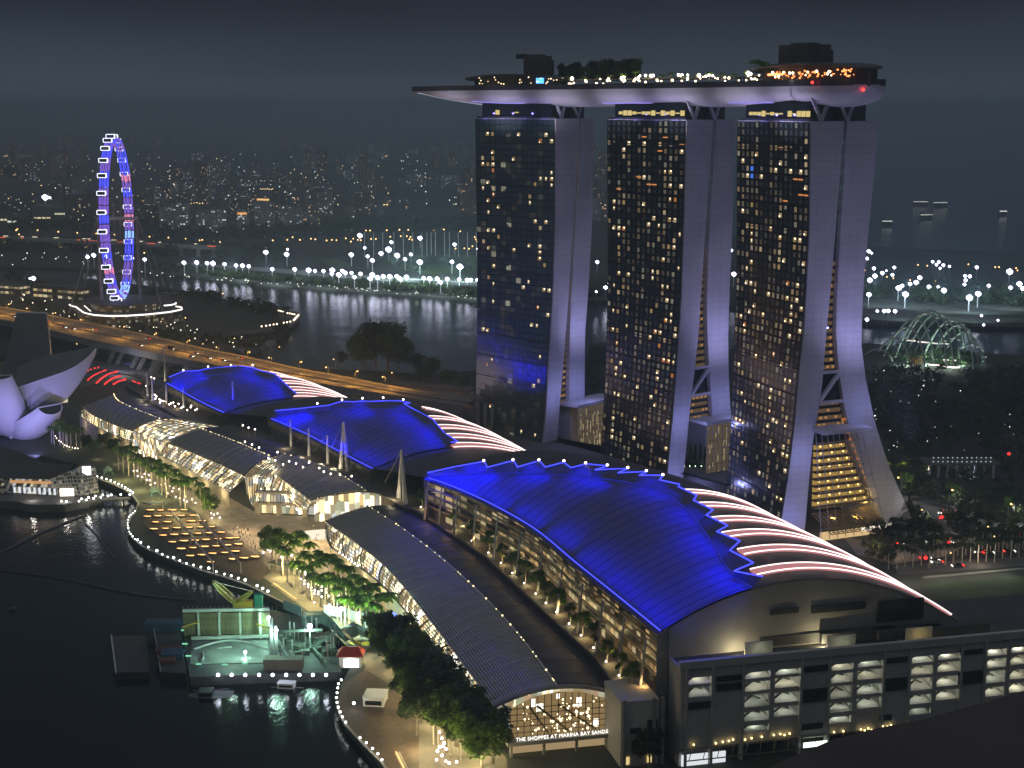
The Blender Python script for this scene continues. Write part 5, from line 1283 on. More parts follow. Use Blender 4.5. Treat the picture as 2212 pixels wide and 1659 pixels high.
# pale road below the highway
sheet('access_road', [at(x, y, .05) for x, y in ((150,772),(330,796),(560,800),(545,812),(330,815),(270,806),(165,790))], .05, mat('pale_road', (.16, .155, .15), .85))
light('POINT', at(270,790,8), 6000, (1, .9, .8), .4); light('POINT', at(430,806,8), 5000, (1, .85, .7), .4)
# ------------------------------------------------------------------ plaza, promenade and quay
Z4 = lambda x, y, z=0.0: at(x/4, 940+y/4, z)
Z5 = lambda x, y, z=0.0: at(497.7+x/4, 995.4+y/4, z)
Z6 = lambda x, y, z=0.0: at(165.9+.3*x, 1244.3+.3*y, z)
Z8 = lambda x, y, z=0.0: at(940+x/4, 1327+y/4, z)
Z3 = lambda x, y, z=0.0: at(x/4, 608.3+y/4, z)
PLAZA = [at(x, y, .05) for x, y in ((395,1060),(470,1060),(557,1110),(722,1118),(740,1160),(722,1190),(760,1230),(690,1240),(640,1205),(600,1215),(540,1180),(470,1135),(410,1095))]
sheet('plaza_paving', PLAZA, .06, PAVE)
prom = [at(x, y, .05) for x, y in ((285,985),(400,1062),(470,1135),(560,1190),(640,1240),(705,1300),(770,1345),(830,1390),(900,1440),(1010,1535),(1095,1640),(1095,1680),(860,1690),(800,1600),(760,1520),(790,1440),(770,1400),(640,1300),(560,1240),(500,1200),(430,1110),(300,1030),(255,1000))]
sheet('promenade_paving', prom, .03, mat('promenade_stone', (.20, .17, .14), .8, scale=.12, var=.3))
deckp = [at(x, y, .09) for x, y in ((318,1100),(425,1110),(480,1150),(560,1203),(585,1235),(560,1255),(460,1220),(400,1190),(330,1150),(306,1128))]
sheet('timber_event_deck', deckp, .12, TIMBER)
sheet('boardwalk', [tuple(at(x, y, .08)[:2]) for x, y in ((740,1478),(790,1446),(850,1484),(905,1560),(905,1670),(836,1664),(802,1622),(749,1565),(730,1514))], .09, TIMBER)
# kerb round the quay
quay = ((210,1034),(239,1044),(271,1059),(287,1070),(299,1087),(293,1104),(282,1116),(276,1132),(278,1145),(287,1163),(304,1178),(321,1188),(375,1209),(434,1232),(485,1247),(530,1262),(556,1274),(579,1286),(630,1310))
QW = empty('quay_wall', at(300,1150,0), 'curving stone quay edge round the timber event deck', 'quay wall')
b = MB(); b.tube([at(x, y, .25) for x, y in quay], .45, 4, h=.7); b.build('coping', CONC, QW)
b = MB(); b.tube([at(x, y, 1.1) for x, y in quay], .06, 4); b.build('hand_rail', STEEL, QW)
quay2 = ((727,1514),(725,1500),(729,1525),(735,1545),(747,1567),(778,1601),(800,1624),(825,1649),(834,1662))
QW2 = empty('quay_wall', at(760,1570,0), 'lamp-lined quay edge beside the white workboat', 'quay wall')
b = MB(); b.tube([at(x, y, .25) for x, y in quay2[2:]], .45, 4, h=.7); b.build('coping', CONC, QW2)
# quay lamps
rnd_q = random.Random(31)
_q = empty('quay_lamp', (0, 0, 0), 'lamp', 'lamp'); b = MB(); b.tube(((0, 0, 0), (0, 0, 1.5)), .09, 6); b.build('post', DARK, _q)
b = MB(); b.sphere((0, 0, 1.75), .50, 8, 6); b.build('globe', G_QUAY, _q); QL = Kit(_q)
L1 = [(840,378),(880,390),(920,402),(957,415),(993,430),(1025,445),(1055,460),(1083,475),(1108,490),(1130,505),(1150,520)]
L2 = [(1165,668),(1148,685),(1130,703),(1115,722),(1107,745),(1103,770),(1105,795),(1110,820),(1118,848),(1130,872),(1147,892),(1168,913),(1190,933),(1218,953),(1283,994),(1357,1033),(1403,1053),(1450,1075),(1502,1093),(1555,1112),(1612,1133),(1673,1150),(1737,1168),(1805,1185),(1870,1205),(1940,1227),(2000,1247),(2060,1267),(2120,1287)]
L3 = [(533,597),(575,600),(685,597),(705,577),(747,587),(767,565),(810,573),(828,553),(873,563),(890,543),(935,552),(962,543),(1045,540),(1123,540)]
for i, p in enumerate(L1): QL.put(Z4(*p, z=.3), 0, .85, 'round white lamp, %s from the crystal pavilion along the walkway to the deck' % nth(i), 'walkway lamps behind the crystal pavilion')
for i, p in enumerate(L2): QL.put(Z4(*p, z=.3), 0, (.62 if i < 12 else 1.0)*rnd_q.uniform(.7, 1.1), 'round white lamp, %s along the curved quay round the timber deck' % nth(i), 'lamps along the curved quay edge')
for i, p in enumerate([(232,1113),(280,1137),(325,1162)]): QL.put(Z5(*p, z=.3), 0, 1, 'round white quay lamp, %s past the crane jib' % nth(i), 'lamps along the curved quay edge')
for i, p in enumerate(L3): QL.put(Z4(*p, z=.2), 0, .95, 'round white lamp, %s along the low pier in front of the crystal pavilion' % nth(i), 'lamps on the low pier')
for i, p in enumerate([(1905,772),(1885,800),(1880,830),(1875,865),(1870,900),(1875,935),(1883,970),(1897,1003),(1913,1040),(1937,1078),(2040,1190),(2085,1227),(2130,1268),(2168,1307),(2197,1350)]):
    QL.put(Z6(*p, z=.3), 0, .72, 'small quay lamp, %s from the red kiosk along the dark quay' % nth(i), 'lamps along the quay by the white workboat')
PI = empty('low_pier', Z4(800,575,-1), 'narrow low pier with paired lamps in front of the crystal pavilion', 'pier')
b = MB(); pp = [Z4(x, y, -.4) for x, y in ((515,605),(690,590),(890,556),(1130,545))]; b.tube(pp, 2.0, 4, h=.8); b.build('deck', DCONC, PI)
pieces('pile', DARK, [(catmull(pp, i/9)+Vector((0, 0, -1.6)), (.6, .6, 2.6), 0) for i in range(10)], PI)
# strip-lit benches on the event deck
_bk = empty('lit_bench', (0, 0, 0), 'bench', 'bench')
b = MB(); b.box((0, 0, .35), (4.4, 2.4, .5)); b.box((0, .8, .75), (4.4, .5, .5)); b.build('seat', mat('bench_timber', (.05, .03, .025), .8), _bk)
b = MB(); b.box((0, -.1, .72), (3.7, .42, .12)); b.box((.5, -.75, .66), (2.4, .28, .1)); b.build('strip_light', G_ORANGE, _bk); BENCH = Kit(_bk)
rows = [[(1300,655),(1387,655),(1490,655),(1590,652)],[(1275,710),(1365,705),(1465,703),(1567,702),(1667,700)],[(1345,758),(1450,757),(1655,750),(1752,747)],[(1330,818),(1430,813),(1530,808),(1632,805),(1730,800),(1830,797)],
 [(1410,873),(1508,867),(1605,862),(1710,856),(1812,852),(1912,847)],[(1490,930),(1590,922),(1688,917),(1780,910),(1885,903),(1982,897)],[(1567,990),(1668,980),(1767,972),(1868,965),(1965,957),(2063,950)],[(1645,1050),(1745,1042),(1837,1030),(1942,1022),(2038,1012)],[(1820,1103),(2015,1080),(2110,1070),(2200,1057)]]
for r, row in enumerate(rows):
    for i, p in enumerate(row):
        c = Z4(*p, z=.15); BENCH.put(c, .03, random.Random(r*9+i).uniform(.85, 1.1), 'orange strip-lit timber bench, %s in the %s row of the deck from the pavilion side' % (nth(i), nth(r)), 'strip-lit benches on the timber deck')
for i, p in enumerate([(45,672),(72,725),(45,790),(25,855),(120,848),(215,838)]): BENCH.put(Z5(*p, z=.15), .03, 1, 'orange strip-lit bench, %s of the few nearest the big round plaza tree' % nth(i), 'strip-lit benches on the timber deck')
# overhead trusses of the event deck
for i, (a_, c_) in enumerate((((1480,660),(1840,1110)),((1700,690),(2080,1120)))):
    t_ = empty('lighting_truss', Z4(*a_), 'thin dark lighting truss crossing the timber deck, %s from the water' % nth(i), 'truss', 'trusses over the timber deck')
    p, q = Z4(*a_, z=4), Z4(*c_, z=4); b = MB(); b.tube((p, q), .18, 4); b.tube((p+Vector((0, 0, .8)), q+Vector((0, 0, .8))), .18, 4)
    for k in range(16): b.tube((lerp(p, q, k/16)+Vector((0, 0, .8*(k % 2))), lerp(p, q, (k+1)/16)+Vector((0, 0, .8*(1-k % 2)))), .1, 4)
    b.build('truss_beam', STEEL, t_); pieces('truss_post', STEEL, [(lerp(p, q, f)-Vector((0, 0, 2)), (.3, .3, 4), 0) for f in (0, .5, 1)], t_)

# palms of the two avenues
rnd = random.Random(77)
def palm_row(pts, n, rows_, spread, label, group, hs=(1.0, 1.25), dark=.2):
    P_ = [at(x, y, .05) for x, y in pts]; idx = 0
    for rI in range(rows_):
        for i in range(n):
            t = (i+.5+.15*rnd.uniform(-1, 1))/n; p = catmull(P_, t); d = (catmull(P_, min(1, t+.02))-catmull(P_, max(0, t-.02))).normalized()
            q = p+Vector((d.y, -d.x, 0))*((rI-(rows_-1)/2)*spread+rnd.uniform(-.8, .8))
            k = PALMD if rnd.random() < dark else PALMS[rnd.randrange(3)]
            k.put(q, rnd.uniform(0, 6.28), rnd.uniform(*hs), label % (nth(i), ('front', 'middle', 'back')[rI if rows_ == 3 else rI*2 if rows_ == 2 else 0]), group); idx += 1
palm_row([(262,1012),(300,1030),(340,1052),(380,1075),(420,1098)], 13, 2, 7, 'uplit palm by the pavilion, %s from the far end, %s line', 'palms of the pavilion-side avenue', (1.1, 1.35))
palm_row([(122,955),(142,963),(168,970)], 6, 2, 6, 'slender palm by the museum lawn, %s from the museum, %s line', 'palms by the museum lawn', (1.1, 1.3), .4)
palm_row([(612,1215),(660,1258),(715,1300),(770,1340),(815,1372)], 16, 3, 6.5, 'bright green avenue palm, %s from the plaza end, %s line', 'palms of the avenue from the plaza to the boatyard', (1.15, 1.45), .15)
palm_row([(925,1605),(960,1625),(1000,1650)], 4, 1, 5, 'palm beside the lit ramp, %s from the quay, %s line', 'palms by the lit steps', (1.1, 1.3), .5)
# broad trees on the promenade
for x, y, k, s, lab in ((588,1205,0,.95,'big round tree standing alone on the lit plaza'),(455,1118,2,.70,'yellow-lit spreading tree at the corner of the lit plaza'),(440,1090,0,.6,'dark bushy tree at the near end of the pavilion-side palms'),
    (185,975,1,.62,'dark tree in front of the bent arcade, nearest the museum'),(205,985,0,.60,'dark tree in front of the bent arcade, second from the museum'),(225,975,1,.66,'dark tree in front of the bent arcade, third from the museum'),(248,985,1,.64,'dark tree in front of the bent arcade, fourth from the museum'),(275,1000,1,.62,'dark tree in front of the glowing glass bay'),(245,955,1,.55,'dark tree against the louvred fan roof'),
    (838,1445,1,.95,'dark spreading tree next to the red kiosk'),(880,1475,0,.95,'big green tree in the lower grove, beside the stone steps'),(905,1505,0,1.0,'big green tree in the middle of the lower grove'),(925,1548,2,1.0,'tall green tree in the lower grove facing the long arcade'),(885,1530,1,.95,'dark tree in the lower grove facing the quay'),(960,1585,0,.95,'tall tree in front of the near arcade corner'),
    (1005,1600,2,.9,'pale-stemmed tree by the near arcade corner'),(1050,1625,0,.85,'light-leaved tree in front of the arcade sign'),(1085,1612,2,.55,'small tree at the arcade sign'),(1040,1660,0,.9,'tree at the bottom edge below the arcade sign'),(1402,1665,1,.8,'round dark tree at the bottom edge in front of the service block'),(870,1415,1,.75,'dark tree above the lower grove, under the arcade balcony')):
    BIG[k].put(at(x, y, 0), rnd.uniform(0, 6.28), s*(1.3 if y > 1400 and x < 1090 else 1), lab, None)
# ground globe lamps between the palms
_g = empty('globe_lamp', (0, 0, 0), 'lamp', 'lamp'); b = MB(); b.tube(((0, 0, 0), (0, 0, .9)), .07, 5); b.build('stem', DARK, _g)
b = MB(); b.sphere((0, 0, 1.1), .42, 7, 5); b.build('globe', G_PINKW, _g); GL = Kit(_g)
gl1 = sorted([(555,930),(590,940),(620,958),(648,985),(680,1010),(610,1040),(640,1055),(672,1090),(700,1115),(730,1060),(710,1035),(650,1000),(740,1080),(765,1092),(798,1052),(830,1056),(800,1030),(790,1110),(822,1130),(825,1160),(788,1140),(760,1150),(730,1142),(700,1140),(725,1165),(758,1170),(790,1198),(848,1188),(875,1215),(970,1210),(943,1183),(945,1165),(912,1158),(672,935),(580,950),(612,975),(640,1083),(670,1112),(1030,1270),(1065,1275),(725,1242),(1037,1022),(440,848),(530,840),(318,790),(345,802),(285,810)], key=lambda p: p[0]+p[1])
for i, p in enumerate(gl1): GL.put(Z5(*p, z=.05), 0, rnd.uniform(.8, 1.1), 'low pinkish globe lamp under the avenue palms, %s from the plaza' % nth(i), 'globe lamps under the plaza palms')
gl2 = sorted([(1187,322),(1155,320),(1220,345),(1250,350),(1290,360),(1295,405),(1300,440),(1340,430),(1395,440),(1430,430),(1465,455),(1490,500),(1450,515),(1520,545),(1555,560),(1590,575),(1615,590),(1660,570),(1690,600),(1545,480),(1500,470),(1270,400),(1230,375),(1190,370),(1800,600),(1825,690),(1850,700),(1880,690),(1900,730),(1830,730),(1600,545)])
for i, p in enumerate(gl2): GL.put(Z4(*p, z=.05), 0, rnd.uniform(.7, .95), 'low pinkish globe lamp among the pavilion-side palms, %s counted towards the plaza' % nth(i), 'globe lamps under the pavilion-side palms')
gl3 = sorted([(35,1050),(58,1100),(78,1145),(70,1165),(95,1195),(20,1215),(12,1285),(185,1305),(92,1295),(120,1315),(60,1250),(40,1180)], key=lambda p: p[1])
for i, p in enumerate(gl3): GL.put(Z8(*p, z=.05), 0, rnd.uniform(.9, 1.2), 'bright globe lamp under the lower grove, %s from its shaded end' % nth(i), 'globe lamps at the bottom edge')
gl4 = [(480,1345),(490,1365),(510,1385),(528,1395),(545,1410),(560,1425),(580,1432),(600,1440),(625,1445),(650,1450),(672,1452)]
for i, p in enumerate(gl4): GL.put(Z3(*p, z=.05), 0, .7, 'tiny globe lamp at the foot of the museum palms, %s from the museum' % nth(i), 'globe lamps by the museum palms')
for i, (x, y) in enumerate(((1498,1610),(1518,1655),(1560,1640),(1475,1620))): pass
# lit steps at the lower edge
for i, (x0, y0, x1, y1) in enumerate(((855,1625,880,1675),(590,1260,640,1295))):
    p, q = at(x0, y0, .3), at(x1, y1, .3); d = (q-p).normalized(); t_ = empty('lit_steps', p, ('warmly lit ramp at the bottom picture edge', 'amber-lit edge of the steps behind the floating crane')[i], 'steps')
    b = MB()
    for k in range(4): b.box((p+q)/2+Vector((d.y, -d.x, 0))*(k*.6-1)+Vector((0, 0, -.1-.1*k)), ((q-p).length, .6, .3), u=d)
    b.build('tread', PAVE, t_); b = MB(); b.box((p+q)/2+Vector((0, 0, .25)), ((q-p).length, .22, .12), u=d); b.build('strip_light', G_ORANGE, t_)
# hut roofs and hoarding near the steps
for i, (x, y, w_, d_) in enumerate(((612,1232,13,6),(700,1395,10,7),(330,1100,10,6))):
    p = at(x, y, 0); t_ = empty('flat_shelter', p, ('dark flat-roofed shelter between the deck and the plaza palms', 'dark flat-roofed shelter at the lower end of the palm avenue', 'dark shelter with thin green lights at the far end of the deck')[i], 'shelter')
    b = MB(); b.box(p+Vector((0, 0, 3.3)), (w_, d_, .35), rz=-.6); b.build('roof', ROOFD, t_)
    pieces('post', STEEL, [(p+Vector((cos(-.6)*sx*w_*.45-sin(-.6)*sy*d_*.45, sin(-.6)*sx*w_*.45+cos(-.6)*sy*d_*.45, 1.6)), (.2, .2, 3.2), 0) for sx in (-1, 0, 1) for sy in (-1, 1)], t_)
    pieces('roof_light', glow('thin_green_light', (.35, .9, .7), .8), [(p+Vector((k*1.6-2.5, rnd.uniform(-1, 1), 3.55)), (1.2, .15, .1), .3) for k in range(4)], t_)
# lights of the lit plaza and palms, plus added points for shop-front spill
WARMC = (1.0, .74, .40)
for x, y, e_ in ((520,1120,6000),(600,1150,8500),(670,1140,11000),(700,1170,12000),(560,1140,6000),(450,1090,2600),(640,1190,4500),(725,1140,5000)): light('POINT', at(x, y, 7), e_, WARMC, .4)
for V_, g_, B_, d_, e_ in ((VA, glA, BA, dA, 1500), (VB, glB, BB, dB, 1900), (VC, glC, BC, dC, 900)):
    n = int((B_[-1]-B_[0]).length/22)+1
    for i in range(n): p = catmull(B_, (i+.5)/n)+d_((i+.5)/n)*5; light('POINT', (p.x, p.y, 7), e_, (1, .80, .46), .5)
for pts in ([(262,1010),(300,1030),(340,1052),(380,1075),(420,1098)], [(612,1215),(645,1245),(680,1272),(715,1300),(745,1322),(770,1340),(800,1362),(820,1378)]):
    for x, y in pts:
        light('POINT', at(x, y+4, 6.5), 9000, (1, .86, .36), .2)
for x, y, z, e_ in ((150,962,2,900),(588,1205,2.5,500),(460,1120,2.5,800),(900,1480,4,3000),(940,1540,4,3500),(980,1580,5,3500),(1050,1600,5,4000),(850,1430,4,2000),(1000,1545,6,2500),(905,1600,4,4000),(1030,1640,4,3500),(870,1462,9,3000),(960,1605,10,3500),(210,985,2,500),(250,995,2,500)): light('POINT', at(x, y, z), e_, (1, .84, .42), .2)
for x, y, z, e_ in ((835,1460,8,2200),(858,1510,9,3200),(885,1560,10,4200),(905,1620,9,3200),(960,1660,9,2400),(1020,1675,10,2400),(1075,1670,8,1500),(800,1395,7,1600)): light('POINT', at(x, y, z), e_, (1, .86, .45), .3)  # added fill from the viewer's side to brighten the grove crowns
# balcony lamps of the near arcade: paired rows
_bl = MB(); _bl.sphere((0, 0, 0), .40, 7, 5); _blm = _bl.mesh('balcony_lamp', glow('balcony_lamps', (1, .88, .74), 7))
for seg in (((945,795),(1100,905),7),((1000,795),(1150,905),6),((1500,1253),(1618,1375),6),((1557,1255),(1680,1377),6)):
    for i in range(seg[2]): inst('balcony_lamp', _blm, Z5(lerp(seg[0][0], seg[1][0], i/(seg[2]-1)), lerp(seg[0][1], seg[1][1], i/(seg[2]-1)), 10.0), 0, 1, MA)
for seg in (((152,400),(152,400),1),((217,405),(217,405),1),((215,487),(347,675),8),((285,490),(412,675),7)):
    for i in range(seg[2]): inst('balcony_lamp', _blm, Z8(lerp(seg[0][0], seg[1][0], i/max(1, seg[2]-1)), lerp(seg[0][1], seg[1][1], i/max(1, seg[2]-1)), 9.6), 0, 1.1, MA)
# bright screen and lit ring on the plaza
RP = empty('lit_ring_stage', Z5(830,640,0), 'bright round lit floor on the plaza beside the near arcade', 'stage')
b = MB(); c = Z5(830,640,.1); b.tube([c+Vector((cos(k*pi/12)*15, sin(k*pi/12)*9, 0)) for k in range(25)], .5, 4, h=.7); b.build('rim', CONC, RP)
b = MB(); b.add([c+Vector((cos(k*pi/12)*14.5, sin(k*pi/12)*8.6, .25)) for k in range(24)], [tuple(range(24))]); b.build('glowing_floor', glow('stage_glow', (1, .86, .66), 1.2, True), RP)
SB = empty('promo_screen', Z4(1660,215,4), 'big bright white screen in the front of the middle arcade', 'screen')
b = MB(); b.box(Z4(1665,212,9), (11, .8, 6.5), rz=-.75); b.build('screen', glow('screen_white', (.85, .88, 1), 3.2), SB)
b = MB(); b.box(Z4(1665,212,9)+Vector((.6, .6, 0)), (11.8, .8, 7.3), rz=-.75); b.build('frame', DARK, SB)

# people on the plaza
def person_mesh(stride, shirt, trousers):
    v = [(0,0,.95),(0,0,1.25),(0,0,1.45),(0,0,1.55),(0,0,1.68),(-.1,0,.92),(-.11,stride*.22,.5),(-.11,stride*.42,.06),(-.11,stride*.42-.14,.03),(.1,0,.92),(.11,-stride*.1,.5),(.11,-stride*.42,.06),(.11,-stride*.42-.14,.03),(-.2,0,1.4),(-.25,-stride*.1,1.12),(-.24,-stride*.2-.05,.86),(.2,0,1.4),(.25,stride*.1,1.12),(.24,stride*.2-.05,.86)]
    ed = [(0,1),(1,2),(2,3),(3,4),(0,5),(5,6),(6,7),(7,8),(0,9),(9,10),(10,11),(11,12),(2,13),(13,14),(14,15),(2,16),(16,17),(17,18)]
    rad = [.15,.14,.15,.06,.11,.10,.075,.05,.04,.10,.075,.05,.04,.065,.05,.04,.065,.05,.04]
    me = bpy.data.meshes.new('person'); me.from_pydata(v, ed, []); o = bpy.data.objects.new('person', me); COL.objects.link(o)
    sk = o.modifiers.new('skin', 'SKIN')
    for i, r in enumerate(rad): me.skin_vertices[0].data[i].radius = (r, r)
    me.skin_vertices[0].data[0].use_root = True
    ss = o.modifiers.new('sub', 'SUBSURF'); ss.levels = 1
    bpy.context.view_layer.update()
    res = bpy.data.meshes.new_from_object(o.evaluated_get(bpy.context.evaluated_depsgraph_get()))
    bpy.data.objects.remove(o)
    for m_ in (mat('skin', (.35, .22, .16)), shirt, trousers, mat('hair', (.02, .015, .012))):
        res.materials.append(m_)
    for p in res.polygons:
        c = p.center; p.material_index = 3 if c.z > 1.70 else 0 if c.z > 1.5 or (abs(c.x) > .2 and c.z < 1.1) or c.z < .07 else 1 if c.z > .95 else 2
    res.name = 'person'; return res
sh = [mat('dark_shirt', (.03, .03, .04)), mat('white_shirt', (.6, .6, .58)), mat('red_shirt', (.3, .05, .05))]; tr = [mat('dark_trousers', (.025, .025, .03)), mat('blue_trousers', (.05, .07, .12))]
PM = [person_mesh(s_, sh[i], tr[i % 2]) for i, s_ in enumerate((.15, .9, .6))]
spots = [('crowd', x, y) for x, y in ((20,600),(45,610),(60,598),(75,640),(95,630),(110,650),(50,650),(120,680),(140,668),(150,610),(160,690),(175,720),(190,700),(205,690),(185,750),(215,760),(240,770),(265,755),(285,745),(230,735),(255,730),(30,625),(85,660),(130,640),(170,660),(200,725),(275,765),(105,700),(150,720),(66,622),(40,585),(115,600))]
spots += [('plaza', x, y) for x, y in ((10,470),(115,520),(115,570),(155,612),(490,450),(555,490),(615,605),(660,580),(685,530),(745,660),(760,655),(820,680),(895,670),(720,585),(740,690),(350,470),(230,480),(395,745),(430,735))]
cn = {'crowd': 0, 'plaza': 0}
for w_, x, y in sorted(spots):
    i = cn[w_]; cn[w_] += 1; k = random.Random(i*7+len(w_)).randrange(3)
    o = inst('person', PM[k], Z5(x, y, .07), rnd.uniform(0, 6.28), rnd.uniform(.98, 1.12))
    outfit = ('dark shirt', 'white shirt', 'red shirt')[k]
    tag(o, ('person in %s in the crowd beside the lit benches, %s from the museum side' if w_ == 'crowd' else 'person in %s walking on the open plaza, %s from the museum side') % (outfit, nth(i)), 'person', 'crowd beside the lit benches' if w_ == 'crowd' else 'strollers on the plaza')

# ------------------------------------------------------------------ floating construction platform, crane and boats
BZ = .8
BG = empty('work_barge', Z6(1100,690,BZ), 'large flat work barge with a row of white deck lamps along its edge', 'barge')
b = MB(); b.prism([tuple(Z6(x, y, BZ)[:2]) for x, y in ((760,262),(1450,255),(1640,300),(1880,560),(1905,690),(815,728),(785,560))], -3.2, BZ); b.build('hull', mat('barge_steel', (.07, .075, .075), .7, var=.4, scale=.3), BG)
b = MB(); c_ = [Z6(x, y, BZ) for x, y in ((815,640),(1390,628),(1372,455),(830,462))]
b.prism([tuple(p[:2]) for p in c_], BZ, BZ+.3); b.build('basin_floor', mat('wet_concrete', (.20, .23, .21), .4, var=.5, scale=.12), BG)
def wallseg(a_, c2, h, m, nm, th=.5):
    b = MB(); d = (c2-a_); b.box((a_+c2)/2+Vector((0, 0, h/2)), (d.length, th, h), u=d.normalized()); return b.build(nm, m, BG)
SHEETP = mat('sheet_pile_steel', (.20, .19, .10), .7, var=.4, scale=.5); PALEF = mat('pale_green_frame', (.55, .62, .55), .5)
wallseg(Z6(775,452,BZ), Z6(1395,440,BZ), 11, SHEETP, 'sheet_pile_wall')
pieces('sheet_pile', SHEETP, [(lerp(Z6(775,452,BZ), Z6(1395,440,BZ), (k+.5)/22)+Vector((0, -.55, 5.2)), (1.4, .5, 10.2), 0) for k in range(22)], BG)
for a_, c2, z in (((775,452),(1395,440),11.5),((830,470),(1385,455),1.6)):
    b = MB(); b.beam(Z6(*a_, z=BZ)+Vector((0, -.8, z)), Z6(*c2, z=BZ)+Vector((0, -.8, z)), 1.0, 1.1); b.build('frame_beam', PALEF, BG)
for x in (885,1035,1185,1330): b = MB(); p = Z6(x, 452, BZ); b.beam(p+Vector((0, -1.2, 0)), p+Vector((0, -1.2, 11)), .7, .7); b.build('frame_post', PALEF, BG)
for (x0, y0), (x1, y1) in (((760,370),(880,330)),((1290,345),(1420,385))): b = MB(); b.beam(Z6(x0, y0, 8), Z6(x1, y1, 10), .5, .5); b.build('yellow_brace', YEL, BG)
b = MB(); b.tube([Z6(840+540*(k/16), 530-65*sin(pi*k/16), BZ+.6) for k in range(17)], .5, 5); b.tube([Z6(900+12*sin(k/3), 610-60*k/8, BZ+.6) for k in range(9)], .35, 5); b.tube((Z6(1010,522,BZ+.7), Z6(1115,510,BZ+.7)), .3, 5); b.build('hose', mat('pale_hose', (.5, .55, .5)), BG)
for x, h in ((1410,16),(1440,13)):
    b = MB(); p = Z6(x, 600, BZ); b.beam(p, p+Vector((0, 0, h)), 1.0, 1.0); b.build('mast_post', STEEL, BG)
b = MB(); b.box(Z6(1490,625,BZ+2), (14, 5, 4)); b.build('deck_house', mat('deck_house_paint', (.12, .10, .07)), BG)
for (x0, y0, z0), (x1, y1, z1) in (((1620,420,2),(1770,600,3)),((1700,510,3),(1890,385,12)),((1900,390,12),(2050,520,1)),((1450,460,3),(1530,610,2)),((1440,400,9),(1770,385,9))):
    b = MB(); b.beam(Z6(x0, y0, z0), Z6(x1, y1, z1), .7, .9); b.build('gantry_beam', mat('gantry_steel', (.12, .14, .13), .6), BG)
TARP = mat('teal_grey_tarp', (.16, .24, .23), .8, var=.35, scale=.25)
hv = [(1630,262,2),(1760,248,4),(1830,300,7),(1900,380,12),(1990,330,8),(2090,380,5),(2170,395,2)]
b = MB(); top_ = [Z6(*p) for p in hv]; bot_ = [Z6(p[0]-10+k*14, p[1]+95, .9) for k, p in enumerate(hv)]; b.loft([top_, [lerp(t_, q_, .5)+Vector((0, 0, 1.2)) for t_, q_ in zip(top_, bot_)], bot_], False); b.build('sagging_tarp', TARP, BG)
for (x0, y0), (x1, y1) in (((1780,255),(1905,275)),((1910,262),(2040,318)),((2045,300),(2110,350)),((2085,360),(2180,398)),((1490,215),(1620,270))):
    b = MB(); p, q = Z6(x0, y0+22, 1), Z6(x1, y1+22, 1); d = (q-p); b.box((p+q)/2+Vector((0, 0, 2.0)), (d.length, .3, 4), u=d.normalized()); b.build('hoarding_panel', mat('blue_grey_hoarding', (.24, .30, .34), .7), BG)
pieces('edge_lamp', glow('barge_edge_lamp', (.80, .85, 1), 9), [(Z6(x, 712, BZ+1.0), (.62,), 0) for x in (1017,1115,1213,1313,1410,1507,1603,1700,1795)], BG)
for x in (1017,1213,1410,1603,1795): light('POINT', Z6(x, 716, BZ+1.6)+Vector((0, -1.5, 0)), 330, (.75, .85, 1), .3)
fl = [(1017,275,9,1.3),(1383,305,10,1.5),(1437,390,12,1.1),(1677,360,11,1.6),(1213,548,3,1.0),(1820,212,6,1.0),(1902,240,7,1.6),(2030,270,6,1.0),(2078,318,6,1.2)]
for x, y, z, s in fl:
    p = Z6(x, y, z); b = MB(); b.beam(p-Vector((0, 0, z-1)), p, .2); b.build('lamp_post', STEEL, BG); b = MB(); b.sphere(p, .62*s, 8, 6); b.build('floodlight', G_FLOOD, BG)
    light('POINT', p+Vector((0, -1.2, -.9)), 5200*s if x != 1213 else 2600, (.50, 1.0, .74), .4)
pieces('green_deck_light', glow('green_deck_light', (.3, 1, .6), .9), [(Z6(x, y, BZ+.6), (2.0, .5, .4), 0) for x, y in ((877,634),(1063,637),(1210,630),(770,390),(778,488),(803,575))], BG)
light('POINT', Z6(1100,500,6), 7500, (.55, 1, .76), .4); light('POINT', Z6(1950,330,11), 5200, (.70, 1, .92), .4)
b = MB()
for x0, x1, y in ((770,1440,250),(830,1390,437)):
    for z in (1, 1.9): b.tube((Z6(x0, y, BZ+z), Z6(x1, y, BZ+z)), .07, 4)
    for k in range(22): p = Z6(lerp(x0, x1, k/21), y, BZ); b.tube((p, p+Vector((0, 0, 1.9))), .07, 4)
o = b.build('guard_rail', STEEL, BG); o['kind'] = 'stuff'
pieces('deck_crate', mat('crate_paint', (.10, .12, .10)), [(Z6(rnd.uniform(1460, 1860), rnd.uniform(420, 560), BZ+.9), (rnd.choice((2, 3)), rnd.choice((1.5, 2.5)), 1.8), rnd.uniform(0, 1)) for k in range(34)], BG)
pieces('steel_pile', STEEL, [(Z6(rnd.uniform(1450, 1880), rnd.uniform(330, 600), BZ+3), (.4, .4, rnd.choice((4, 6, 8))), 0) for k in range(22)], BG)
DP = empty('dark_pontoon', Z6(650,500,.6), 'unlit equipment pontoon moored beside the work barge', 'pontoon')
b = MB(); b.prism([tuple(Z6(x, y, .6)[:2]) for x, y in ((545,318),(735,312),(790,700),(600,690))], -3, .6); b.build('hull', DARK, DP)
pieces('equipment_box', mat('blue_box', (.03, .06, .11)), [(Z6(640,350,2.2), (16, 6, 3.2), 0), (Z6(690,560,1.6), (8, 6, 2), .1)], DP); pieces('winch', mat('rusty_red', (.10, .03, .02)), [(Z6(655,540,1.4), (9, 6, 1.8), .1), (Z6(650,610,1.2), (6, 4, 1.4), .1)], DP)
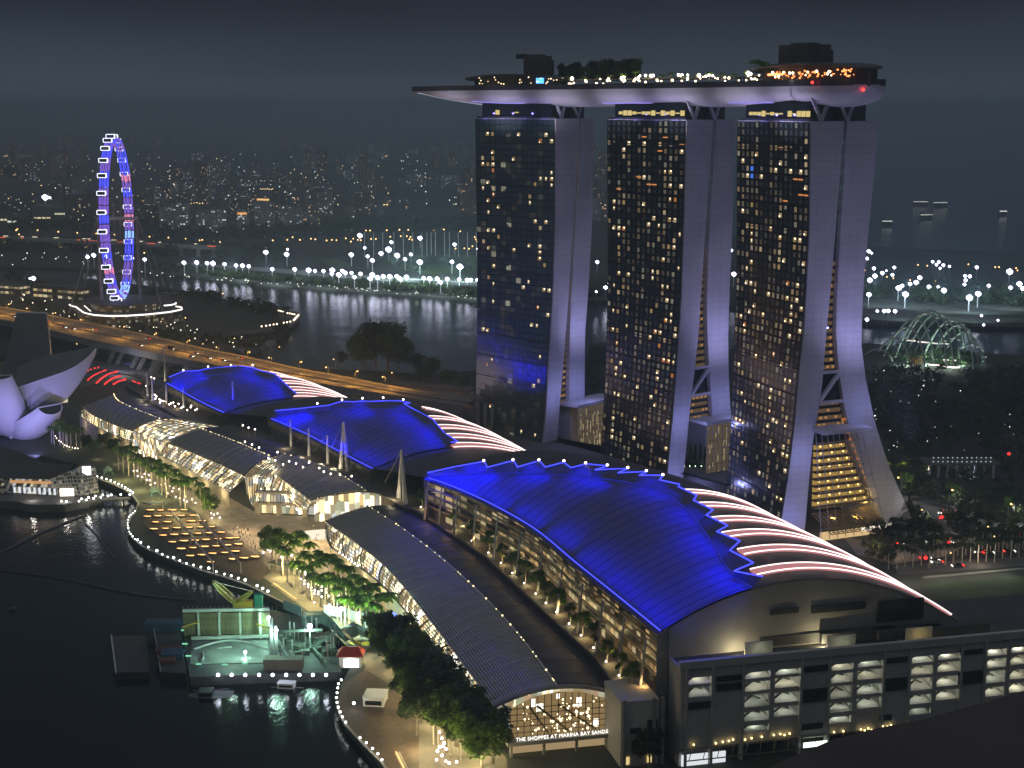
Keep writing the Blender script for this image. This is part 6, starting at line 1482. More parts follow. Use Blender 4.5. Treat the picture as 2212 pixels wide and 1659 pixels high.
b = MB(); p = [Z6(x, y, 1.6) for x, y in ((545,318),(575,500),(605,690))]; b.tube(p, .12, 4); b.build('guard_rail', STEEL, DP)
LP_ = empty('small_pontoon', Z6(390,560,.3), 'low dark pontoon farthest out in the bay from the barge', 'pontoon')
b = MB(); b.prism([tuple(Z6(x, y, .3)[:2]) for x, y in ((248,430),(500,428),(525,690),(282,695))], -3, .3); b.build('hull', DARK, LP_); b = MB(); b.tube([Z6(x, y, .8) for x, y in ((248,430),(265,560),(282,695))], .3, 4, h=.8); b.build('fender_rail', STEEL, LP_)
# crawler crane on the barge
CR = empty('crawler_crane', Z6(1190,245,BZ), 'yellow crawler crane with its lattice jib leaning over the bay', 'crane')
b = MB(); c = Z6(1200,245,BZ)
for s in (-1, 1): b.box(c+Vector((0, 1.8*s, .6)), (7, 1.2, 1.2))
b.build('track', DARK, CR); b = MB(); b.box(c+Vector((0, 0, 2.6)), (7.5, 3.6, 2.6)); b.box(c+Vector((-1, 0, 4.2)), (3, 3, .8)); b.build('house', YEL, CR)
b = MB(); b.box(c+Vector((6.2, .5, 3.6)), (3.0, 2.6, 5.2)); b.box(c+Vector((6.2, .5, 6.4)), (3.4, 3.0, .4)); b.build('teal_cabin', TEAL, CR)
def lattice(p, q, w, nm):
    b = MB(); d = (q-p).normalized(); a = d.cross(Vector((0, 0, 1))).normalized(); e2 = a.cross(d); N = 14
    cs = [[lerp(p, q, k/N)+(a*sx+e2*sy)*w*(.35+.65*sin(pi*min(1, .15+.8*k/N))) for sx, sy in ((-1,-1),(1,-1),(1,1),(-1,1))] for k in range(N+1)]
    for k in range(N):
        for j in range(4): b.tube((cs[k][j], cs[k+1][j]), .13, 4); b.tube((cs[k][j], cs[k+1][(j+1) % 4]), .08, 4)
    o = b.build(nm, mat('crane_yellow_green', (.42, .42, .10), .5), CR)
jt = Z6(985,40,26); lattice(c+Vector((-3, 0, 3)), jt, 1.0, 'lattice_jib'); lattice(c+Vector((-2, 0, 3.5)), Z6(1262,110,14), .7, 'lattice_mast')
b = MB(); b.tube((Z6(1262,110,14), jt), .08, 4); b.build('pendant_cable', STEEL, CR)
# boats
def boat(name, label, bow, stern, w_, h, col, cab):
    r = empty(name, stern, label, 'boat'); d = (bow-stern); L = d.length; d.normalize(); n = Vector((-d.y, d.x, 0)); o = stern
    b = MB(); b.loft([[o+d*L*f+n*w_*k*s+Vector((0, 0, z)) for s, z in ((-1, h), (-.7, -2.9), (.7, -2.9), (1, h))] for f, k in ((0, .42), (.3, .5), (.7, .46), (.9, .26), (1, .04))], True, True); b.build('hull', col, r)
    for f, l_, ch, m_ in cab:
        b = MB(); b.box(o+d*L*f+Vector((0, 0, h+ch/2)), (L*l_, w_*.7, ch), u=d); b.box(o+d*L*f+Vector((0, 0, h+ch+.15)), (L*l_*1.06, w_*.76, .3), u=d); b.build('cabin', m_, r)
        b = MB(); b.box(o+d*L*f+Vector((0, 0, h+ch*.62)), (L*l_*.8, w_*.72, ch*.35), u=d); b.build('cabin_window', GLASSD, r)
    b = MB(); b.tube((o+d*L*.1-n*w_*.4+Vector((0, 0, h+.8)), o+d*L*.9-n*w_*.25+Vector((0, 0, h+.9))), .06, 4); b.build('guard_rail', STEEL, r); return r
boat('work_boat', 'grey open workboat moored below the row of barge lamps', Z6(800,850,-2), Z6(1128,840,-2), 7, -.4, mat('boat_grey', (.16, .16, .16)), [(.6, .3, 1.4, DARK)])
boat('cabin_boat', 'white cabin boat moored tight against the work barge', Z6(1670,800,-2), Z6(1380,785,-2), 4.6, -.8, WHITEP, [(.45, .4, 2.0, WHITEP)])
boat('house_boat', 'large white workboat with a dark roofed deckhouse at the quay', Z6(1890,940,-2), Z6(2240,955,-2), 11, .6, WHITEP, [(.25, .42, 4.5, WHITEP), (.25, .44, 1.0, DARK)])
b = MB(); p = Z6(1995,915,2.5); b.sphere(p, .5, 7, 5); o = b.build('deck_lamp', G_WHITE, loc=p); tag(o, 'single white lamp on the bow of the large white workboat', 'lamp'); light('POINT', p+Vector((0, -1.5, 1)), 220, (.9, .9, 1), .2)
KI = empty('red_kiosk', Z6(1970,640,0), 'small kiosk with a red tiled roof and bright white front on the quay', 'kiosk')
b = MB(); c = Z6(1975,640,0); b.box(c+Vector((0, 0, 2.2)), (8, 6, 4.4)); b.build('wall', mat('kiosk_wall', (.5, .5, .48)), KI); b = MB(); b.loft([[c+Vector((x*1.0, y, 4.4)) for x, y in ((-5, -4), (5, -4), (5, 4), (-5, 4))], [c+Vector((x, y, 7.0)) for x, y in ((-3, -.4), (3, -.4), (3, .4), (-3, .4))]], True, True); b.build('roof', RED, KI)
b = MB(); b.box(c+Vector((.4, -3.1, 1.8)), (5.5, .3, 3.0)); b.build('lit_front', glow('kiosk_front', (.95, .97, 1), 2.4), KI); light('POINT', c+Vector((0, -5, 3)), 500, (1, .97, .92), .3)
for i, (x, y) in enumerate(((2005,530),(2090,535))):
    p = Z6(x, y, 0); t_ = empty('yellow_umbrella', p, 'yellow parasol by the red kiosk, %s from the barge' % nth(i), 'parasol', 'yellow parasols by the red kiosk'); b = MB(); b.tube((p, p+Vector((0, 0, 3))), .08, 5); b.build('pole', STEEL, t_)
    b = MB(); ri = [p+Vector((cos(k*pi/4)*2.2, sin(k*pi/4)*2.2, 2.7)) for k in range(8)]; b.add(ri+[p+Vector((0, 0, 3.6))], [(k, (k+1) % 8, 8) for k in range(8)]); b.build('canopy', YEL, t_)
FS = empty('food_stall', Z5(1520,1395,0), 'brightly lit food stall under the near arcade balcony', 'stall')
b = MB(); c = Z5(1520,1400,0); b.box(c+Vector((0, 1.5, 3.4)), (10, 6, .5), rz=-.6); b.build('roof', mat('stall_roof', (.3, .12, .06)), FS); b = MB(); b.box(c+Vector((0, 2.5, 1.6)), (9, .4, 3.0), rz=-.6); b.build('lit_counter', glow('stall_glow', (1, .62, .45), 1.8), FS)
b = MB(); b.box(Z5(1420,1395,2), (1.4, .4, 3.4), rz=-.6); b.build('white_sign', G_WHITE, FS); b = MB(); b.box(Z5(1418,1335,5), (1.6, .4, 2.2), rz=-.6); b.build('blue_sign', glow('blue_sign', (.15, .25, 1), 3), FS); light('POINT', c+Vector((-2, -3, 3)), 420, (1, .75, .5), .3)
# floating booms
for i, (nm, pts, r) in enumerate((('a', ((0,1015),(380,830),(745,688)), .55), ('b', ((-40,1165),(500,1235),(1150,1370),(1700,1432)), .5), ('c', ((740,770),(830,860),(900,955),(1000,1070)), .4))):
    b = MB(); b.tube([catmull([Z4(x, y, -2.3) for x, y in pts], k/30) for k in range(31)], r, 6); o = b.build('floating_boom', DARK, loc=Z4(*pts[1], z=-2.4))
    tag(o, ('dark floating boom slanting from the picture edge to the low pier', 'dark floating boom stretching across the bay towards the work barge', 'short curved floating boom off the low pier')[i], 'boom')
boat('small_boat', 'small dark boat alone on the bay near the picture edge', Z4(50,1500,-2), Z4(165,1495,-2), 4, -1.2, mat('boat_dark', (.05, .05, .055)), [(.5, .4, 1.2, mat('boat_dark', (.05, .05, .055)))])
for i, (x, y) in enumerate(((930,340),(1340,520))):
    p = Z4(x, y, .2); t_ = empty('teal_tent', p, ('teal-lit tripod tent beside the walkway to the deck', 'teal-lit tripod tent at the head of the deck')[i], 'tent'); b = MB()
    for k in range(3): b.tube((p+Vector((cos(k*2.1)*3.2, sin(k*2.1)*3.2, 0)), p+Vector((0, 0, 5))), .14, 5)
    b.build('leg', mat('tent_teal_pole', (.2, .5, .45)), t_); b = MB(); b.add([p+Vector((cos(k*1.05)*3.4, sin(k*1.05)*3.4, 2.6)) for k in range(6)]+[p+Vector((0, 0, 5.2))], [(k, (k+1) % 6, 6) for k in range(6)]); b.build('canopy', TARP, t_); light('POINT', p+Vector((0, 0, 2)), 130, (.4, 1, .85), .2)

# terrace trees and lamps by the nearest hall
tt = [(912,1097),(948,1118),(985,1143),(1022,1170),(1058,1196),(1085,1218),(1110,1240),(1135,1262),(1160,1285),(1182,1305),(1205,1325),(1232,1350),(1258,1375),(1285,1402),(1312,1432),(1340,1462),(1362,1492)]
for i, (x, y) in enumerate(tt):
    SMALL[i % 2].put(at(x, y, TERR), rnd.uniform(0, 6.28), rnd.uniform(1.25, 1.7), 'small uplit terrace tree, %s from the far end beside the nearest hall wall' % nth(i), 'terrace trees beside the nearest hall')
    p = at(x-3, y+2, TERR); GL.put(p, 0, .75, 'pinkish lamp at the foot of the terrace trees, %s from the far end' % nth(i), 'lamps under the terrace trees')
    light('POINT', p+Vector((.9, -.6, 1.6)), 420, (1, .86, .4), .15)
for i in range(9):
    t = .03+i*.11; p = VS.S(t, 0); d = VS.S(t, .1)-VS.S(t, 0); d.z = 0; d.normalize(); q = p-d*2.6; light('POINT', (q.x, q.y, TERR+3.5), 420, (1, .58, .20), .3)
# A-frame masts between the halls
def aframe(i, feet, top, lab):
    f0 = [at(x, y, TERR) for x, y in feet]; tz = zat(top[0], top[1], f0[0].x, f0[0].y); tp = Vector((f0[0].x*.5+f0[-1].x*.5, f0[0].y*.5+f0[-1].y*.5, tz)); r = empty('suspension_mast', f0[0], lab, 'mast', 'masts between the halls')
    for f in f0: b = MB(); b.tube((f, tp), .1*(12 if len(f0) > 1 else 8), 8, r2=.45); b.build('leg', WHITEP, r)
    b = MB()
    for dx in (14, -9): b.tube((tp, tp+Vector((dx, 10, -(tz-TERR)*.75))), .07, 4)
    b.build('stay_cable', STEEL, r); light('POINT', f0[0]+Vector((-2.5, -4.5, 2)), 1500 if len(f0) > 1 else 700, (1, .82, .5), .2)
aframe(0, [(862,1075),(876,1090)], (883,965), 'tall white A-shaped mast where the nearest hall meets the arcades')
aframe(1, [(736,1012),(752,1018)], (752,908), 'tall white A-shaped mast in front of the middle hall roof')
for i, ((fx, fy), (tx, ty), lab) in enumerate((((629,965),(637,905),'slim white mast in front of the middle hall, farthest of three'),((668,985),(673,925),'slim white mast in front of the middle hall, second of three'),((708,1002),(714,940),'slim white mast in front of the middle hall, nearest of three'),((505,905),(512,824),'tall thin mast topped by a small amber light beside the far hall'),((397,880),(405,838),'pale slim mast at the far terrace, next to the round lamps'),((360,872),(365,830),'pale slim mast at the corner of the farthest hall'),((330,868),(334,818),'pale slim mast beyond the fan-shaped arcade'),((319,858),(324,805),'thin mast farthest along the far terrace'),((357,824),(366,745),'very tall thin mast rising past the highway edge'))):
    aframe(i, [(fx, fy)], (tx, ty), lab)
terr_l = [(z[0]/4, 608.3+z[1]/4) for z in ((1310,845),(1335,855),(1265,922),(1340,1000),(1355,1015),(1345,1035),(1380,1040),(1395,1052),(1385,1068),(1415,1055),(1465,1085),(1480,1075),(1500,1068),(1515,1102),(1545,1080),(1570,1115),(1585,1105),(1620,1135),(1650,1110),(1690,1135),(1705,1125),(1655,1097),(2100,1270),(2150,1290),(2205,1305))]
_tlk = empty('terrace_lamp', (0, 0, 0), 'lamp', 'lamp'); b = MB(); b.tube(((0, 0, 0), (0, 0, 4.2)), .12, 5); b.build('post', STEEL, _tlk); b = MB(); b.sphere((0, 0, 4.5), .5, 7, 5); b.build('globe', G_PINKW, _tlk); TLK = Kit(_tlk)
for i, (x, y) in enumerate(sorted(terr_l)): TLK.put(at(x, y+9, TERR), 0, .95, 'white terrace lamp in front of the far halls, %s from the far end' % nth(i), 'lamps on the far terrace')
for i, (x, y) in enumerate(sorted(((580,998),(595,1003),(612,1012),(625,1005),(640,1010),(655,1018),(668,1008),(690,1020),(700,1028),(715,1033),(735,1035),(760,1038),(790,1020),(818,1021),(842,1023),(866,1022),(893,1016),(600,985),(560,975),(545,968),(530,962)))): TLK.put(at(x, y+9, TERR), 0, .95, 'white terrace lamp in front of the middle hall, %s from the far end' % nth(i), 'lamps on the middle terrace')
# ------------------------------------------------------------------ trees and palms up on the sky deck, by the towers and on the far banks
rnd = random.Random(123)
for i in range(15):
    px = lerp(1212, 1383, (i+.5)/15)+rnd.uniform(-4, 4); p, _ = deck(px, rnd.uniform(-12, 2)); h = rnd.uniform(.82, 1.02)
    BIG[(1, 0, 2)[i % 3]].put(p, rnd.uniform(0, 6), (h*.55, h*.55, h), 'dark tree in the roof garden of the sky deck, %s from its bow end' % nth(i), 'trees in the roof garden')
for i, px in enumerate((1232,1262,1290,1318,1345,1372,1400,1430,1448,1475,1505,1532,1560,1585,1612,1690)):
    p, _ = deck(px, 14.5 if i < 15 else 12); PALMS[i % 3].put(p, rnd.uniform(0, 6), rnd.uniform(.58, .80), 'small palm at the pool edge of the sky deck, %s from its bow end' % nth(i), 'palms along the pool edge')
for i, (px, s) in enumerate(((1632,1.3),(1648,1.15),(1641,.9))):
    p, _ = deck(px, 4-i*4); PALMS[i].put(p, i*2, s, ('tall dark palm beside the club on the sky deck', 'second tall palm beside the club on the sky deck', 'shorter palm between the two tall ones on the sky deck')[i], None)
p, _ = deck(1905, 0); PALMD.put(p, 0, .6, 'lone small palm at the stern end of the sky deck', None)
for i, px in enumerate((1240,1275,1310,1345,1380,1430,1490,1550,1600)): light('POINT', deck(px, 12)[0]+Vector((0, 0, 2.6)), 260, (1, .85, .5), .2)
for px in (1670,1720,1770,1830,1880): light('POINT', deck(px, 12.5)[0]+Vector((0, 0, 5)), 110, (1, .35, .12), .2)
for px in (1040,1090,1140,1190): light('POINT', deck(px, 13)[0]+Vector((0, 0, 4)), 110, (1, .7, .4), .2)
# bushes and cypresses at the tower feet
for i, (x, y, s) in enumerate(((1152,958,.9),(1168,965,1.0),(1184,968,1.0),(1200,972,1.1),(1218,978,1.1),(1236,982,1.1),(1254,985,1.1),(1272,984,1.2),(1290,990,1.2),(1308,990,1.1),(1326,995,1.1),(1344,998,1.0),(1358,1000,1.0),(1140,955,.8))):
    SHRUB.put(at(x, y+16, 2), rnd.uniform(0, 6), s*1.15, 'dark bushy tree at the feet of the two far towers, %s from the middle hall' % nth(i), 'bushy trees at the tower feet')
def cypress():
    root = empty('cypress_tree', (0, 0, 0), 'narrow dark cypress tree standing', 'tree'); r_ = random.Random(9)
    b = MB(); b.tube(((0, 0, 0), (0, 0, 7)), .14, 5, r2=.05); b.build('trunk', TRUNK, root)
    b = MB(); leaf_cloud(b, [(Vector((0, 0, 1.2+i*.8)), .95*(1-(i/11)**2)+.15) for i in range(11)], 520, .32, r_, 1.2); b.build('crown', LEAFD, root); return root
CYP = Kit(cypress())
for i in range(18):
    x = 1374+i*10.6; CYP.put(at(x, 1004+i*.15, 12), rnd.uniform(0, 6), rnd.uniform(1.0, 1.3), 'narrow cypress in the row before the middle tower, %s from the middle hall' % nth(i), 'cypresses before the middle tower')
    if i % 2: light('POINT', at(x+4, 1006, 12)+Vector((0, -1.5, .6)), 70, (.75, 1, .2), .15)
TB = empty('tower_podium', at(1460,1012,0), 'low dark podium carrying the cypress row at the tower feet', 'podium')
pp = [at(x, y, 12) for x, y in ((1140,975),(1365,1007),(1570,1012),(1640,1035),(1720,1075))]
b = MB(); b.prism([(p.x, p.y) for p in pp]+[tuple((TS['P'](4, 40, 0))[:2]), tuple(TM['P'](4, 50, 0)[:2]), tuple(TN['P'](4, 50, 0)[:2])], 0, 12); b.build('wall', DCONC, TB)
pieces('garden_lamp', G_GREEN, [(at(x, 1007, 12.4), (.28,), 0) for x in (1382,1398,1412,1425,1440,1452,1463,1478,1490,1502,1515,1530,1545,1558)], TB)
pieces('podium_window', glow('podium_window', (1, .75, .4), .7), [(at(1535+k*9, 1030, 8), (2.2, .5, 2.0), .1) for k in range(5)], TB)
b = MB(); p = TM['P'](-2, 20, 0); b.box((p.x, p.y, 20), (.6, 9, 16), rz=0); b.build('lit_screen', glow('tower_screen', (1, .85, .35), .9), TM['root'])
for k in range(9):
    p = TN['P'](-3.0, 10+k*6, 0); b = MB(); b.box((p.x, p.y, 20), (1.0, 2.2, 13), u=TN['v']); b.build('base_pier', mat('pale_pier', (.40, .38, .34)), TN['root'])
# trees on the bank behind the highway
for i, (x, y, s) in enumerate(((785,800,1.9),(812,800,2.3),(838,802,2.2),(862,806,1.8),(900,815,1.1),(935,820,1.0),(968,838,.9),(740,795,.8),(1000,850,.8),(915,828,.9))):
    BIG[i % 3].put(at(x, y, 0), i, s, 'dark tree on the bank behind the highway, %s from the headland side' % nth(i), 'trees on the bank behind the highway')
light('POINT', at(968,834,5), 900, (1, .7, .15), .2)
# buildings along the far side of the highway towards the towers
for i, (x0, y0, x1, y1, h) in enumerate(((800,862,1022,884,7),(840,846,1010,862,5))):
    lowblock(('long pale flat building between the highway and the towers', 'long low roof strip beside the highway ramp')[i], x0, y0, x1, y1, h, mat('pale_flat_wall', (.34, .32, .28)), 12)
for i, (x, y) in enumerate(((985,859),(1018,858),(990,865))): LAMP.put(at(x, y, 7), 1, .35, 'short bright lamp on the pale flat building, %s of three' % nth(i), None)
sw = MB(); sw.sphere((0, 0, 0), 1, 7, 5)
def dots(nm, pts, m, r_px, label, cat, group, z=5):
    me = sw.mesh(nm, m)
    for i, q in enumerate(sorted(pts)):
        p = at(q[0], q[1], z) if q[1] > 262 else atY(q[0], q[1], 9000)
        s = (q[2] if len(q) > 2 else 1)*r_px*p.y/3200; o = inst(nm, me, p, 0, s)
        tag(o, label % nth(i) if '%s' in label else label, cat, group)
# ------------------------------------------------------------------ far bank: tree belt, golf greens and floodlit strip
def belt(name, line, n, hgt, dep, size, m, seed, z=0):
    r_ = random.Random(seed); P_ = [at(x, y, z) for x, y in line]; cs = []
    for i in range(n):
        t = r_.random(); p = catmull(P_, t)+Vector((r_.uniform(-6, 6), r_.uniform(0, dep), 0)); h = hgt*r_.uniform(.5, 1.15)
        cs.append((p+Vector((0, 0, h*.55)), h*.5))
    b = MB(); leaf_cloud(b, cs, n*26, size, r_, .8); o = b.build(name, m); return tag(o, kind='stuff')
belt('shore_woods', [(330,584),(470,598),(553,607),(700,618),(800,626),(920,634),(1028,643),(1160,640),(1320,645),(1480,650)], 320, 7, 40, 3.6, LEAFD, 1)
belt('shore_woods', [(-60,548),(60,546),(180,545),(330,556),(480,560),(600,566)], 260, 15, 120, 4.2, LEAFD, 2)
belt('city_edge_woods', [(0,500),(120,500),(240,510),(360,520),(480,520),(620,516),(760,510),(900,505),(1030,500)], 240, 17, 160, 5, LEAFD, 3)
belt('headland_woods', [(10,606),(60,618),(140,652),(290,646),(400,648),(470,660),(540,676),(600,690)], 130, 9, 40, 2.4, LEAFD, 4)
belt('headland_bank_bushes', [(60,660),(140,685),(260,712),(380,735),(480,748),(560,752),(600,720)], 120, 7, 22, 2.2, LEAFD, 5)
belt('shore_woods', [(1860,640),(1950,652),(2050,660),(2140,662),(2240,672)], 150, 14, 150, 3.6, LEAFD, 6)
belt('golf_tree_clumps', [(815,575),(850,580),(900,586),(940,570),(990,588),(1020,584)], 30, 9, 30, 3, LEAFD, 7)
GRN = mat('golf_green', (.10, .17, .05), .9, var=.3, scale=.01)
sheet('golf_green', [tuple(at(x, y, .3)[:2]) for x, y in ((820,562),(880,552),(960,550),(1050,552),(1060,582),(980,590),(920,592),(860,580))], .35, GRN)
sheet('small_golf_green', [tuple(at(x, y, .3)[:2]) for x, y in ((690,560),(730,557),(760,575),(720,580))], .35, GRN)
sheet('golf_green', [tuple(at(x, y, .3)[:2]) for x, y in ((1855,618),(1990,632),(2120,638),(2260,640),(2260,652),(2120,650),(1990,646),(1855,634))], .35, GRN)
sheet('waterfront_strip', [tuple(at(x, y, .3)[:2]) for x, y in ((380,568),(480,572),(600,580),(720,590),(830,598),(960,606),(1050,610),(1050,618),(940,614),(820,606),(700,598),(590,588),(480,579),(380,574))], .35, mat('pale_gravel', (.45, .45, .44), .9))
for x, y in ((850,565),(905,560),(960,562),(1015,565),(900,580),(980,582)): light('SPOT', at(x, y, 26), 200000, (.66, .96, .92), .8, target=at(x, y, 0)+Vector((0, 9, 0)), spot=128, blend=.6)
for x, y in ((420,568),(500,572),(580,580),(660,588),(740,594),(820,600),(900,604),(980,608)): light('SPOT', at(x, y, 22), 190000, (.74, .88, 1.0), .8, target=at(x, y, 0)+Vector((0, 8, 0)), spot=128, blend=.6)
for x, y in ((1890,610),(1960,612),(2040,620),(2110,622),(2190,615),(1950,635),(2100,638)): light('SPOT', at(x, y, 28), 170000, (.64, .85, 1.0), .8, target=at(x, y, 0)+Vector((0, 9, 0)), spot=128, blend=.6)
_f = empty('floodlight_mast', (0, 0, 0), 'mast', 'floodlight')
b = MB(); b.tube(((0, 0, -14), (0, 0, 0)), .35, 5); b.build('mast', STEEL, _f); b = MB(); b.box((0, .6, 0), (1.6, .5, 1.6)); b.build('lamp_frame', STEEL, _f)
b = MB(); b.sphere((0, -.5, 0), 1.45, 10, 7)
for x_, z_, r_ in ((-.7, .15, 1.2), (.7, -.1, 1.25), (0, .6, 1.15), (.15, -.7, 1.1)): b.sphere((x_, -.4, z_), r_, 10, 7)
b.build('lamp_head', G_FLOOD, _f); FLD = Kit(_f)
z2m = lambda x, y: (553+x/4, 331.8+y/4); z1m = lambda x, y: (x/4, 221.2+y/4); z5m = lambda x, y: (1769.6+.2*x, 497.7+.2*y)
strip = [z1m(*p) for p in ((1590,1385),(1700,1383),(1790,1388),(1840,1390),(1940,1397),(2040,1408),(2095,1410),(2150,1415))]+[z2m(*p) for p in ((140,998),(335,1000),(455,1007),(510,1013),(583,1015),(660,1007),(655,1037),(745,1012),(770,1030),(825,1030),(715,1047),(903,1038),(850,1067),(1005,1047),(985,1080),(1050,1070),(1100,1060),(1155,1062),(1218,1060),(1245,1082),(1300,1067),(1450,1075),(1500,1080),(1565,1080),(1595,1112),(1652,1083),(1755,1087),(1825,1092),(1858,1090),(1918,1092))]
for i, (x, y) in enumerate(sorted(strip)): p = at(x, y, 13); FLD.put(p, 0, rnd.uniform(1.2, 1.9)*p.y/2000, 'dazzling white floodlight in the bright waterfront strip across the channel, %s from the wheel side' % nth(i), 'floodlights of the waterfront strip')
golf = [z2m(*p)+(s,) for *p, s in ((85,852,1.5),(265,870,1.5),(272,828,.8),(897,708,1.6),(940,815,.9),(823,873,1.5),(1145,828,1.9),(1220,880,1.7),(1080,862,1.4),(965,887,1.1),(1005,922,1.4),(1338,870,1.1),(1415,937,1.8),(1418,730,1.5),(1288,912,1.2),(1693,935,1.3),(1762,978,2.0),(1170,765,1.1),(1715,785,1.2),(1918,822,1.0))]+[z1m(*p)+(s,) for *p, s in ((755,1333,1.3),(810,1320,1.4),(920,1328,1.2),(1250,1357,1.2),(1147,1345,.8),(390,820,2.0),(430,822,.9),(290,1520,1.5),(260,1520,.8))]
for i, (x, y, s) in enumerate(sorted(golf)): p = at(x, y, 15); FLD.put(p, 0, s*p.y/1750, 'tall white floodlight over the golf greens across the channel, %s from the stadium edge' % nth(i), 'floodlights over the golf greens')
rt = [z5m(*p)+(s,) for *p, s in ((535,225,1.3),(567,245,.8),(515,303,1.1),(590,410,1.2),(680,460,1.3),(600,492,1.6),(545,537,1.7),(810,400,1.1),(725,435,.7),(790,480,1.1),(1290,340,1),(1340,375,1.1),(1225,338,1),(1265,370,1),(1405,388,.9),(1305,408,.9),(1700,398,1.2),(1085,510,1.5),(1047,563,1.7),(980,577,1.3),(895,597,1.2),(855,622,1.8),(930,690,2.0),(535,692,1.6),(1185,610,1.4),(1285,610,1),(1345,648,1.8),(1575,490,1.1),(1625,495,1.2),(1580,538,1.2),(1568,583,1.1),(1830,597,1.2),(1715,685,1.9),(1620,727,2.2),(2055,445,2.1),(2065,617,1.3),(2160,577,1.8),(2195,627,1.5),(627,870,1.0),(700,870,1.3),(745,868,1.3),(818,872,1.3),(515,962,1.3),(1752,920,.9),(1930,970,.8),(1775,1020,.9))]
rt += [(1290,566,1.2),(1318,612,1.7),(1308,621,1.3),(1288,630,.8),(1580,541,1.0),(1585,592,1.6),(1572,578,.8),(1296,409,.8)]
for L_, lab in (([r for r in rt if r[0] < 1700], 'white floodlight glimpsed through the gaps between the towers, %s from the farthest tower'), ([r for r in rt if r[0] >= 1700], 'white floodlight among the scattered lights past the nearest tower, %s counted away from it')):
    for i, (x, y, s) in enumerate(sorted(L_)): p = at(x, y, 14); FLD.put(p, 0, s*1.1*p.y/2000, lab % nth(i), 'floodlights behind the towers')
# tall net posts of the driving range
_n = MB(); _n.tube(((0, 0, 0), (0, 0, 34)), .55, 5, r2=.4); _nm = _n.mesh('net_post', mat('pale_post', (.6, .62, .64), .5))
for i, x in enumerate(sorted((940,1018,1098,1193,1275,1357,1478,1553,1630,1672,1748,1828,1905,1515,1435))):
    o = inst('net_post', _nm, at(*z2m(x, 895), z=0), 0, 1); tag(o, 'tall pale driving range net post across the channel, %s from the wheel side' % nth(i), 'net post', 'driving range net posts')
# ------------------------------------------------------------------ hazy city: blocks, lamps, viaduct, stadium
CW = [cell_windows('far_block_windows', (.20, .19, .18), 3.4, 3.2, .12, 1.8, ((1,.75,.42),(1,.85,.6),(.8,.95,.9),(1,.6,.3)), rough=.8, dim=.05),
      cell_windows('far_block_windows_pale', (.34, .34, .33), 3.8, 3.2, .15, 1.7, ((1,.8,.5),(.85,1,.9),(1,.9,.7),(.9,.95,1)), rough=.8, dim=.10),
      cell_windows('far_block_windows_brown', (.16, .11, .085), 3.4, 3.4, .07, 1.6, ((1,.65,.3),(1,.55,.2),(1,.8,.5)), rough=.8, dim=.06)]
def block(x0, x1, yt, yb, m, gab, label, group=None, sign=None):
    p, q = at(x0, yb, 0), at(x1, yb, 0); w_ = (q-p).length; h = zat((x0+x1)/2, yt, (p.x+q.x)/2, p.y); c = (p+q)/2; d = min(w_*.8, 26)
    r = empty('apartment_block', c, label, 'building', group); rz = random.Random(int(x0*7)).uniform(-.25, .25)
    hh = h*(.86 if gab else 1)
    b = MB(); b.box((c.x, c.y+d/2, hh/2), (w_, d, hh), rz=rz); b.build('wall', CW[m], r)
    b = MB()
    if gab:
        b.box((c.x-w_*.25, c.y+d/2, (hh+h)/2), (w_*.28, d*.8, h-hh), rz=rz); b.box((c.x+w_*.22, c.y+d/2, (hh+h)/2-1), (w_*.3, d*.8, h-hh-2), rz=rz)
    else: b.box((c.x, c.y+d/2, h+1.6), (w_*.5, d*.5, 3.2), rz=rz)
    b.build('roof', mat('far_roof', (.15, .15, .15)), r)
    if sign:
        b = MB(); b.box((c.x, c.y-1, h-3), (w_*.8, .8, 3.0), rz=rz); b.build('roof_sign', glow('far_sign_%d' % len(_M), sign, 1.4), r)
near_blocks = sorted([(141,178,424,489,2,0),(178,216,418,489,2,0),(226,262,442,490,2,0),(347,372,440,508,1,1),(372,405,429,508,1,1),(422,455,452,508,1,1),(455,487,448,508,1,1),(512,537,457,505,1,0),(553,588,427,502,1,1),(604,628,446,502,1,0),(628,655,441,502,1,1),(655,688,437,502,0,0),(318,345,405,440,1,0),(345,365,398,431,0,0),(385,425,386,436,1,1),(720,735,446,466,0,0),(742,765,448,470,1,0),(795,812,440,470,0,0),(812,830,444,470,1,0),(690,712,418,440,0,0),(765,800,425,446,1,0),(802,840,427,447,0,0),(470,498,412,440,1,1),(500,530,405,438,0,0),(430,462,402,430,0,0),(285,312,422,470,0,0),(310,342,442,492,2,0),(540,556,420,470,0,0),(588,604,410,470,0,0),(700,722,425,462,1,0),(1280,1296,428,478,1,0),(1297,1312,412,476,0,0),(870,890,430,452,0,0),(905,925,428,446,0,0)])
for i, (x0, x1, yt, yb, m, g) in enumerate(near_blocks):
    kind = ('grey apartment block', 'pale apartment block', 'brown apartment block')[m]+(' with stepped gables' if g else ' with a flat roof')
    block(x0, x1, yt, yb, m, g, '%s on the far shore, %s from the stadium' % (kind, nth(i)), 'apartment blocks on the far shore', {512: (1, .45, .1), 553: (1, .6, .2)}.get(x0))
_fb = []
for k in range(5):
    r_ = empty('tower_block', (0, 0, 0), 'faint tower block dissolving in the night haze', 'building'); b = MB(); b.box((0, 0, .5), (1, .8, 1)); r_.scale = (1, 1, 1)
    W_ = (26, 34, 48, 30, 60)[k]; H_ = (70, 55, 42, 90, 36)[k]; b.v = [(x*W_, y*18, z*H_) for x, y, z in b.v]; b.build('wall', CW[k % 3], r_)
    b = MB(); b.box((0, 0, H_+1.5), (W_*.4, 8, 3)); b.build('roof', _M['far_roof'], r_); _fb.append(Kit(r_))
